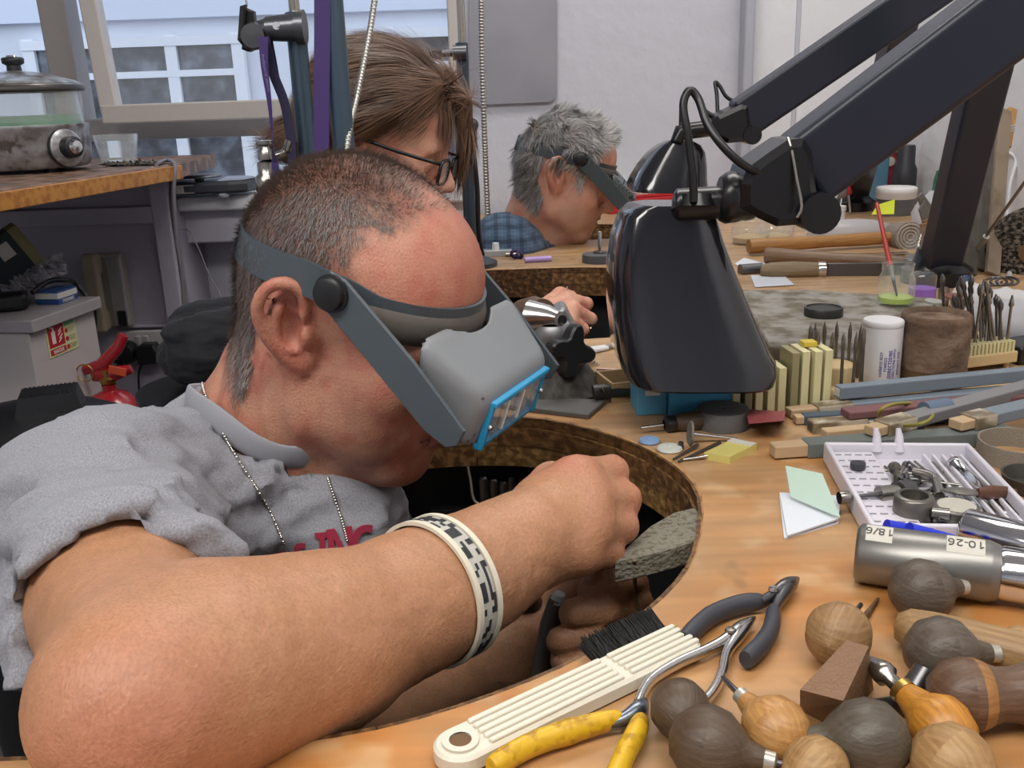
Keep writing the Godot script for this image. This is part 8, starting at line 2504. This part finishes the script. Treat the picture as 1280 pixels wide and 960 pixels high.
func tools_far() -> void:
	var steel := mat("steel_mid", Color.WHITE); var bright := mat("steel_bright", Color.WHITE); var dsteel := mat("steel_dark", Color.WHITE); var blk := mat("black_plastic", Color.BLACK)
	var gl := mat("jar_glass", Color.WHITE)
	# on the far peninsula
	var p := T(750, 327)
	var r := mpx(p, 22)
	var t := thing("grinding_disc", "dark grey disc with a steel arbor standing on the far peninsula", "grinding disc", p)
	obj("disc", lt([[0, 0], [r, 0], [r * 1.02, 0.002], [r * 1.0, 0.014], [r * 0.6, 0.015], [0, 0.015]], 36), mat("disc_charcoal", Color("5b5c60"), 0.7), t)
	obj("washer", lt([[0.012, 0.0145], [0.012, 0.018], [0, 0.018]], 18), steel, t)
	obj("arbor", lt([[0.0035, 0.017], [0.0035, 0.052], [0.003, 0.053], [0, 0.053]], 14), bright, t)
	one("lavender_tube", rod(T(656, 325, 0.005), T(689, 323, 0.005), 0.0052, 0.0052, 14), mat("lavender", Color("b79ad8"), 0.35), "short lavender plastic tube lying on the far peninsula", "tube")
	var pc := T(646, 318, 0.008)
	t = thing("purple_bow", "small crumpled dark purple ribbon beside the lavender tube", "ribbon", pc)
	for k in 4:
		var loop := PackedVector3Array()
		for i in 13: loop.append(Vector3(sin(TAU * i / 12.0) * 0.011, cos(TAU * i / 12.0) * 0.007, cos(TAU * i / 12.0 + k) * 0.008).rotated(Vector3.UP, k * 0.9))
		var m := MB.new(); m.tube(loop, 0.0022, 6, false)
		obj("loop", m, mat("lanyard_purple", Color.WHITE) if k % 2 else mat("ribbon_dark", Color("2a2150"), 0.5), t)
	p = T(612, 320)
	t = thing("mount_plate", "clear plastic mount with a white screw under the hanging shaft", "mount", p)
	obj("plate", rb(Vector3(0.085, 0.012, 0.045), 0.002, xf(Vector3(0.0, 0.006, -0.008))), mat("plate_clear", Color("b9bcc2"), 0.15, 0, {"alpha": 0.75}), t)
	obj("screw", lt([[0.007, 0.011], [0.006, 0.024], [0, 0.025]], 14, xf(Vector3(0.012, 0, 0))), mat("cap_white", Color("dddbdc"), 0.5), t)
	obj("bolt", rod(Vector3(0.03, 0.004, 0.016), Vector3(0.062, 0.004, 0.018), 0.004, 0.004, 10), steel, t)
	# red books on the bench by the far man
	var b0 := T(762, 268); var b1 := T(890, 258)
	var e := flatx(b0, b1)
	t = thing("red_box", "flat red carton with white lettering beyond the far man's visor", "box", b0, e)
	var w := b0.distance_to(b1)
	obj("carton", rb(Vector3(w, 0.032, 0.12), 0.002, xf(Vector3(w / 2, 0.016, -0.06))), mat("carton_red", Color("b3242c"), 0.5), t)
	t = thing("red_box", "thinner red carton on top of the lettered one, under the far lamp", "box", b0 + Vector3(0, 0.0325, -0.01), e)
	obj("carton", rb(Vector3(w * 0.95, 0.022, 0.11), 0.002, xf(Vector3(w / 2, 0.011, -0.06))), mat("carton_red2", Color("bf2b33"), 0.5), t)
	obj("white_edge", rb(Vector3(w * 0.93, 0.004, 0.108), 0.001, xf(Vector3(w / 2, 0.0235, -0.06))), mat("sign_white", Color.WHITE), t)
	var tx := obj("lettering", word("SUPERBOND SPEED MILK", 0.0105, 0.0006, true), mat("sign_white", Color.WHITE), t); tx.position = Vector3(w * 0.38, 0.011, -0.0045); tx.scale = Vector3(0.75, 1, 1)
	obj("badge", rb(Vector3(0.016, 0.012, 0.001), 0.0003, xf(Vector3(w * 0.72, 0.011, -0.0047))), mat("badge_orange", Color("d8772e"), 0.5), t)
	# hammers and a file
	var n := 0
	for q in [[[936, 308, 0.016], [1128, 296, 0.016], 0.0125, "hammer with a long varnished ash handle, uppermost of the two", "wood_ash", "b98a50"], [[957, 319, 0.013], [1142, 329, 0.013], 0.0125, "hammer with a dull brown handle under the varnished one", "wood_drab", "80664f"]]:
		var a: Vector3 = T(q[0][0], q[0][1], q[0][2]); var b: Vector3 = T(q[1][0], q[1][1], q[1][2])
		t = thing("hammer", q[3], "hammer", a, along(a, b))
		var l := a.distance_to(b); var hr: float = q[2]
		obj("handle", lt([[0, 0], [hr * 1.0, 0.0], [hr * 1.08, 0.004], [hr, l * 0.2], [hr * 0.85, l * 0.5], [hr * 0.95, l * 0.75], [hr * 0.8, l], [0, l]], 20), wood(q[4], q[5], 0.45), t)
		if n == 0:
			var hb: Vector3 = t.basis.inverse() * Vector3(0.0, 0.12, 1.0).normalized()
			var m := MB.new(); m.tube([Vector3(0, l, 0) - hb * 0.03, Vector3(0, l, 0) + hb * 0.034], [0.026, 0.027], 28)
			obj("head", m, mat("mallet_hide", Color("8d8379"), 0.85, 0, {"bump": noise_tex("grain", 0.03, 4), "scale": 12.0, "h": 0.2}), t)
			for k in 4:
				var ring := PackedVector3Array(); var ux := hb.cross(Vector3.UP).normalized(); var uy := hb.cross(ux)
				for i in 25: ring.append(Vector3(0, l, 0) + hb * 0.0345 + (ux * cos(TAU * i / 24.0) + uy * sin(TAU * i / 24.0)) * (0.006 + 0.0055 * k))
				m = MB.new(); m.tube(ring, 0.0022, 6, false)
				obj("coil", m, mat("mallet_coil", Color("a39a90"), 0.8), t)
		else:
			obj("head", rb(Vector3(0.05, 0.022, 0.022), 0.004, xf(Vector3(0, l, 0))), dsteel, t)
		n += 1
	var f0 := T(950, 338, 0.010); var f1 := T(1034, 337, 0.010); var f2 := T(1170, 344, 0.007)
	t = thing("file", "flat steel file with a stubby grey wooden handle in front of the hammers", "file", f0, along(f0, f1))
	var l := f0.distance_to(f1)
	obj("handle", lt([[0, 0], [0.008, 0.001], [0.0125, l * 0.15], [0.0135, l * 0.5], [0.0115, l * 0.85], [0.011, l * 0.88], [0, l * 0.9]], 22), wood("drab2", "8c7a5f"), t)
	obj("ferrule", lt([[0.0118, l * 0.86], [0.0125, l * 0.88], [0.012, l * 0.97], [0.007, l], [0, l]], 20), bright, t)
	obj("blade", rb(Vector3(0.006, f1.distance_to(f2), 0.02), 0.001, Transform3D(Basis.IDENTITY, Vector3(0, l + f1.distance_to(f2) / 2, 0))), dsteel, t)
	one("steel_bar", rod(T(925, 338, 0.006), T(952, 336, 0.006), 0.010, 0.010, 14), dsteel, "dark steel bar end poking out left of the file handle", "bar")
	one("steel_rule", rb(Vector3(0.14, 0.002, 0.02), 0.0004, Transform3D(flatx(T(1035, 322), T(1120, 318)), T(1085, 318, 0.003))), bright, "bright steel strip lying between the two hammer handles", "strip")
	# jars, papers, tub
	n = 0
	for q in [[937, 304, "short clear glass jar nearest the lamp joint"], [968, 302, "short clear glass jar right of its twin"]]:
		p = T(q[0], q[1]); r = mpx(p, 23)
		t = thing("glass_jar", q[2], "jar", p, Basis.IDENTITY)
		obj("glass", lt([[0, 0], [r * 0.95, 0], [r, 0.003], [r, 0.030], [r * 0.88, 0.036], [r * 0.93, 0.040], [r * 0.93, 0.045], [r * 0.84, 0.045], [r * 0.82, 0.036], [r * 0.95, 0.030], [r * 0.95, 0.003], [0, 0.003]], 30), gl, t)
		obj("contents", lt([[0, 0.003], [r * 0.9, 0.0035], [r * 0.88, 0.012], [r * 0.4, 0.016], [0, 0.015]], 24), mat("sand_tan", Color("b9a27c"), 0.9), t)
		n += 1
	n = 0
	for q in [[[[930, 322], [958, 330], [938, 338], [918, 330]], "white paper scrap beside the glass jars"], [[[938, 344], [980, 344], [993, 356], [944, 359]], "white paper under a clear film sleeve on the bench"]]:
		var m := MB.new(); var lo := []; var hi := []
		for c in q[0]: lo.append(T(c[0], c[1], 0.0002)); hi.append(T(c[0], c[1], 0.0014))
		m.hexa(PackedVector3Array(lo + hi))
		one("paper", m, mat("paper_white", Color("cfd4dc"), 0.8), q[1], "paper")
	p = T(1118, 268); r = mpx(p, 23.5)
	t = thing("tub", "grey plastic tub with a white lid at the back of the bench", "tub", p)
	obj("body", lt([[0, 0], [r * 0.9, 0], [r * 0.96, 0.038], [r * 0.9, 0.038]], 32), mat("tub_grey", Color("5a5b60"), 0.5), t)
	obj("lid", lt([[r * 0.98, 0.036], [r * 1.02, 0.038], [r * 1.02, 0.047], [r * 1.04, 0.048], [r * 1.04, 0.058], [r * 0.97, 0.061], [0, 0.061]], 36), mat("cap_white", Color("dddbdc"), 0.5), t)
	p = T(1112, 262, 0.075) + Vector3(0, 0, -0.03)
	var nt := MB.new(); nt.hexa([p + Vector3(-0.02, -0.012, 0), p + Vector3(0.018, -0.012, 0.004), p + Vector3(0.022, 0.012, -0.008), p + Vector3(-0.008, 0.004, -0.006), p + Vector3(-0.02, -0.011, 0.002), p + Vector3(0.018, -0.011, 0.006), p + Vector3(0.022, 0.013, -0.006), p + Vector3(-0.008, 0.005, -0.004)])
	one("yellow_note", nt, mat("note_yellow", Color("d8e33a"), 0.7), "bright yellow paper note on the white tub lid", "note")
	var film := mat("film_cloudy", Color(0.86, 0.86, 0.89), 0.3, 0, {"alpha": 0.62, "back": Color(0.4, 0.4, 0.42)})
	one("plastic_bag", crumple(T(1065, 292, 0.014), Vector3(0.085, 0.028, 0.04), 4), film, "long crumpled clear plastic bag behind the hammers", "bag")
	one("plastic_bag", crumple(T(1255, 410, 0.016), Vector3(0.055, 0.034, 0.05), 9), film, "crumpled clear plastic bag at the right edge by the bur block", "bag")
	one("plastic_wrap", crumple(T(1166, 276, 0.035), Vector3(0.04, 0.055, 0.03), 15), film, "cloudy plastic wrap bunched beside the green bottle", "wrap")
	# cluster against the back wall
	p = T(1097, 256)
	t = thing("blue_case", "upright dusty blue case behind the white lidded tub", "case", p + Vector3(0, 0, -0.03))
	obj("case", rb(Vector3(0.055, 0.13, 0.03), 0.004, xf(Vector3(0, 0.066, 0))), mat("case_blue", Color("4f7890"), 0.5), t)
	p = T(1112, 256)
	t = thing("clamp_meter", "red and white dial gadget leaning behind the blue case", "gadget", p + Vector3(0.005, 0, -0.045))
	obj("body", rb(Vector3(0.05, 0.15, 0.03), 0.01, xf(Vector3(0, 0.076, 0))), mat("gadget_red", Color("8f3038"), 0.4), t)
	for q in [[-0.012, 0.135], [0.012, 0.132], [0.0, 0.10]]: obj("dial", lt([[0.011, 0], [0.011, 0.004], [0, 0.005]], 16, Transform3D(Basis(Vector3.RIGHT, PI / 2), Vector3(q[0], q[1], 0.0148))), mat("dial_face", Color("b9b5a8"), 0.4), t)
	p = T(1134, 258)
	t = thing("black_bottle", "matt black ribbed bottle right of the red gadget", "bottle", p + Vector3(0, 0, -0.03))
	obj("body", lt([[0, 0], [0.026, 0], [0.028, 0.004], [0.027, 0.085], [0.021, 0.098], [0.020, 0.135], [0.018, 0.14], [0, 0.14]], 26), mat("bottle_black", Color("2b2c31"), 0.45), t)
	p = T(1166, 292)
	t = thing("green_tube", "dark green plastic tube standing by the near lamp's post", "tube", p)
	obj("tube", lt([[0, 0], [0.012, 0], [0.012, 0.075], [0.009, 0.08], [0.008, 0.10], [0.004, 0.12], [0, 0.12]], 20), mat("tube_green", Color("2a7550"), 0.4), t)
	n = 0
	for q in [[1048, 272, 1056, 226, "tool_grey", "6e6a66", "thin grey handled tool standing among the bottles at the back"], [1063, 268, 1058, 222, "tool_red", "c23038", "red and white handled screwdriver standing at the back"]]:
		var a := T(q[0], q[1]) + Vector3(0, 0.003, 0); var depth := (a - CAM).dot(-cam_back())
		var b := A(q[2], q[3], depth)
		t = thing("screwdriver", q[6], "screwdriver", a, along(a, b))
		var sl := a.distance_to(b)
		obj("shaft", lt([[0, 0], [0.003, 0], [0.003, sl * 0.55], [0, sl * 0.55]], 10), steel, t)
		obj("grip", lt([[0.004, sl * 0.5], [0.009, sl * 0.55], [0.009, sl * 0.95], [0.006, sl], [0, sl]], 16), mat(q[4], Color(q[5]), 0.4), t)
		n += 1
	p = T(1045, 276)
	one("small_tub", lt([[0, 0], [0.018, 0], [0.018, 0.022], [0.0195, 0.022], [0.0195, 0.032], [0, 0.033]], 24, xf(p)), mat("cap_white", Color("dddbdc"), 0.5), "small white screw lidded tub left of the plastic bag", "tub")
	# bottles by the far lamp
	n = 0
	for q in [[893, 252, 0.014, 0.055, "white", "d6d6da", "small white bottle under the near lamp's cable"], [908, 250, 0.02, 0.05, "bluecap", "2c4a8e", "blue lidded pot beside the small white bottle"], [902, 254, 0.016, 0.09, "amber", "8a4a2c", "amber bottle behind the blue lidded pot"], [920, 256, 0.016, 0.075, "smoke", "5d6066", "smoky grey bottle right of the amber one"], [931, 262, 0.012, 0.045, "clearwhite", "b9bec4", "small pale bottle behind the glass jars"]]:
		p = T(q[0], q[1]); r = q[2]; var hh: float = q[3]
		t = thing("bottle", q[6], "bottle", p)
		obj("body", lt([[0, 0], [r, 0], [r, hh * 0.65], [r * 0.5, hh * 0.8], [r * 0.5, hh * 0.85]], 20), mat("bottle_" + q[4], Color(q[5]), 0.25), t)
		obj("cap", lt([[r * 0.56, hh * 0.82], [r * 0.56, hh], [0, hh]], 16), blk if n % 2 else mat("cap_white", Color("dddbdc"), 0.5), t)
		n += 1
	# tin snips and cutters beside the post
	p = T(1163, 330)
	t = thing("tin_snips", "worn steel snips with brown handles propped against the near lamp's post", "snips", p)
	var it := t.transform.affine_inverse()
	var d := 1.50
	for q in [[[[1146, 246], [1152, 240], [1168, 262], [1170, 282], [1158, 280]], "blade", "blade_dark", 0.0], [[[1148, 262], [1155, 250], [1172, 292], [1168, 306], [1160, 300]], "blade", "snip_steel", 0.006], [[[1152, 276], [1164, 272], [1172, 300], [1164, 345], [1156, 340], [1162, 305]], "handle", "snip_brown", 0.012], [[[1150, 280], [1160, 278], [1158, 312], [1168, 352], [1160, 354], [1150, 310]], "handle", "snip_brown", 0.018]]:
		var m := MB.new(); zplate(m, q[0], A(1160, 290, d).z + q[3], 0.005, 0.001)
		m.v = sub(m.v, t)
		obj(q[1], m, mat(q[2], Color("8b6a50") if q[1] == "handle" else Color("77756f"), 0.45, 0.5), t)
	obj("rivet", lt([[0.005, 0], [0.004, 0.004], [0, 0.005]], 14, Transform3D(Basis(Vector3.RIGHT, PI / 2), it * (A(1159, 285, d) + Vector3(0, 0, 0.02)))), bright, t)
	# wooden strips tied in a bundle against the right wall
	n = 0
	for q in [[1212, 345, 1228, 150, 0.020, "strip_dark", "57534f", "dark strip at the left of the tied bundle"], [1226, 340, 1244, 142, 0.026, "strip_grey", "736d67", "wide grey wooden strip in the tied bundle"], [1240, 345, 1256, 138, 0.022, "strip_brown", "857665", "pale topped brown strip in the tied bundle"], [1204, 348, 1212, 190, 0.014, "strip_dark", "57534f", "thin dark strip half hidden by the near lamp's post"]]:
		var a := T(q[0], q[1]); var depth := (a - CAM).dot(-cam_back())
		var b := A(q[2], q[3], depth + 0.12)
		one("wooden_strip", bar(a + Vector3(0, 0.002, 0), b, q[4], 0.008, 0.0015), mat(q[5], Color(q[6]), 0.75, 0, {"tex": noise_tex("wear3", 0.02, 4), "scale": 1.5}), q[7], "wooden strip", "wooden strips tied in a bundle")
		n += 1
	one("pale_batten", bar(A(1256, 185, 1.62), A(1264, 137, 1.64), 0.016, 0.014, 0.002), wood("batten", "c0975e"), "short pale batten end sticking up behind the bundle", "batten")
	var sm := MB.new()
	for k in 3: sm.tube([A(1236, 158 + k * 3, 1.60), A(1252, 162 + k * 2, 1.60), A(1268, 157 + k * 3, 1.60)], 0.0016, 6)
	one("string", sm, mat("string_pale", Color("b9b0a4"), 0.9), "pale string wound round the top of the bundle", "string")
	p = A(1268, 312, 1.45)
	t = thing("round_brush", "round dark wheel brush clogged with pale dust at the right edge", "brush", p)
	var wax := along(Vector3.ZERO, Vector3(-0.75, 0.1, 0.65))
	obj("bristle_ring", lt([[0.012, -0.016], [0.058, -0.019], [0.068, -0.012], [0.070, 0.0], [0.068, 0.012], [0.058, 0.019], [0.012, 0.016]], 40, Transform3D(wax, Vector3(0.03, -0.005, 0))), mat("wheel_brush", Color("857a6c"), 0.95, 0, {"tex": noise_tex("mould", 0.03, 5, 0, [[0.35, 0.5, 0.62], [Color(0.16, 0.14, 0.13), Color(0.3, 0.27, 0.24), Color(1, 1, 1)]]), "scale": 9.0, "bump": noise_tex("pores", 0.05, 4), "h": 0.3}), t)
	obj("hub", lt([[0.014, -0.02], [0.016, 0.0], [0.014, 0.022], [0, 0.022]], 20, Transform3D(wax, Vector3(0.03, -0.005, 0))), wood("hub", "7a5c3c"), t)
	# rolls, wires and bits by the right wall
	one("paper_roll", rod(T(1208, 372, 0.022), T(1238, 384, 0.022), 0.021, 0.021, 20), mat("roll_white", Color("c9c6c6"), 0.8), "white paper roll lying behind the bur block", "roll")
	one("tissue", crumple(T(1255, 392, 0.02), Vector3(0.045, 0.03, 0.04), 21), mat("roll_white", Color.WHITE), "crumpled white tissue beside the paper roll", "tissue")
	var m := MB.new(); m.tube(curve([A(1258, 190, 1.9), A(1270, 200, 1.88), A(1262, 235, 1.86), A(1258, 290, 1.8), T(1262, 345)], 24), 0.004, 8)
	one("white_cable", m, mat("cable_white", Color("c4c4c8"), 0.4), "white cable hanging down by the right wall", "cable")
	t = thing("wire_rod", "thin bent steel rod slanting in front of the tied bundle", "rod", T(1205, 335))
	obj("rod", rod(Vector3(0, 0.002, 0), A(1290, 215, 1.32) - T(1205, 335), 0.0024, 0.0024, 8), steel, t)
	obj("sleeve", rod((A(1290, 215, 1.32) - T(1205, 335)) * 0.2, (A(1290, 215, 1.32) - T(1205, 335)) * 0.36, 0.005, 0.005, 10), mat("steel_pale", Color("c9c4b8"), 0.3, 0.7), t)
	m = MB.new(); var lp := PackedVector3Array()
	for i in 60: lp.append(T(1240 + 12 * cos(i * 0.35), 352 + 5 * sin(i * 0.35), 0.008 + i * 0.0006) + Vector3(i * 0.0004, 0, 0))
	m.tube(lp, 0.0018, 6)
	one("wire_coil", m, dsteel, "small loose coil of dark wire behind the tissue", "wire")
	p = T(1152, 372)
	t = thing("purple_tub", "small tub with a purple base behind the glass jar", "tub", p)
	obj("base", lt([[0, 0], [0.018, 0], [0.018, 0.014], [0, 0.014]], 22), mat("tub_purple", Color("8a63b8"), 0.4), t)
	obj("cover", lt([[0.0175, 0.014], [0.0175, 0.032], [0.012, 0.036], [0, 0.036]], 22), gl, t)
	t = thing("glass_bottle", "tall clear glass bottle behind the paint brush", "bottle", T(1148, 345))
	obj("glass", lt([[0, 0], [0.022, 0], [0.022, 0.05], [0.010, 0.065], [0.010, 0.075]], 24), gl, t)
	m = MB.new(); zplate(m, [[1255, 75], [1300, 73], [1300, 98], [1256, 97]], A(1270, 85, 2.0).z, 0.04, 0.003)
	one("wall_box", m, mat("box_pale_blue", Color("a9b4c8"), 0.4), "pale blue electrical box on the right wall near the top edge", "electrical box")
	t = thing("black_case", "dark flat case at the right edge beside the bur block", "case", T(1278, 452))
	obj("case", rb(Vector3(0.06, 0.02, 0.04), 0.004, xf(Vector3(0.01, 0.0102, -0.012), 20)), mat("bin_black", Color("121316"), 0.38), t)

func cam_back() -> Vector3:
	return Vector3(0, sin(deg_to_rad(PITCH)), cos(deg_to_rad(PITCH)))
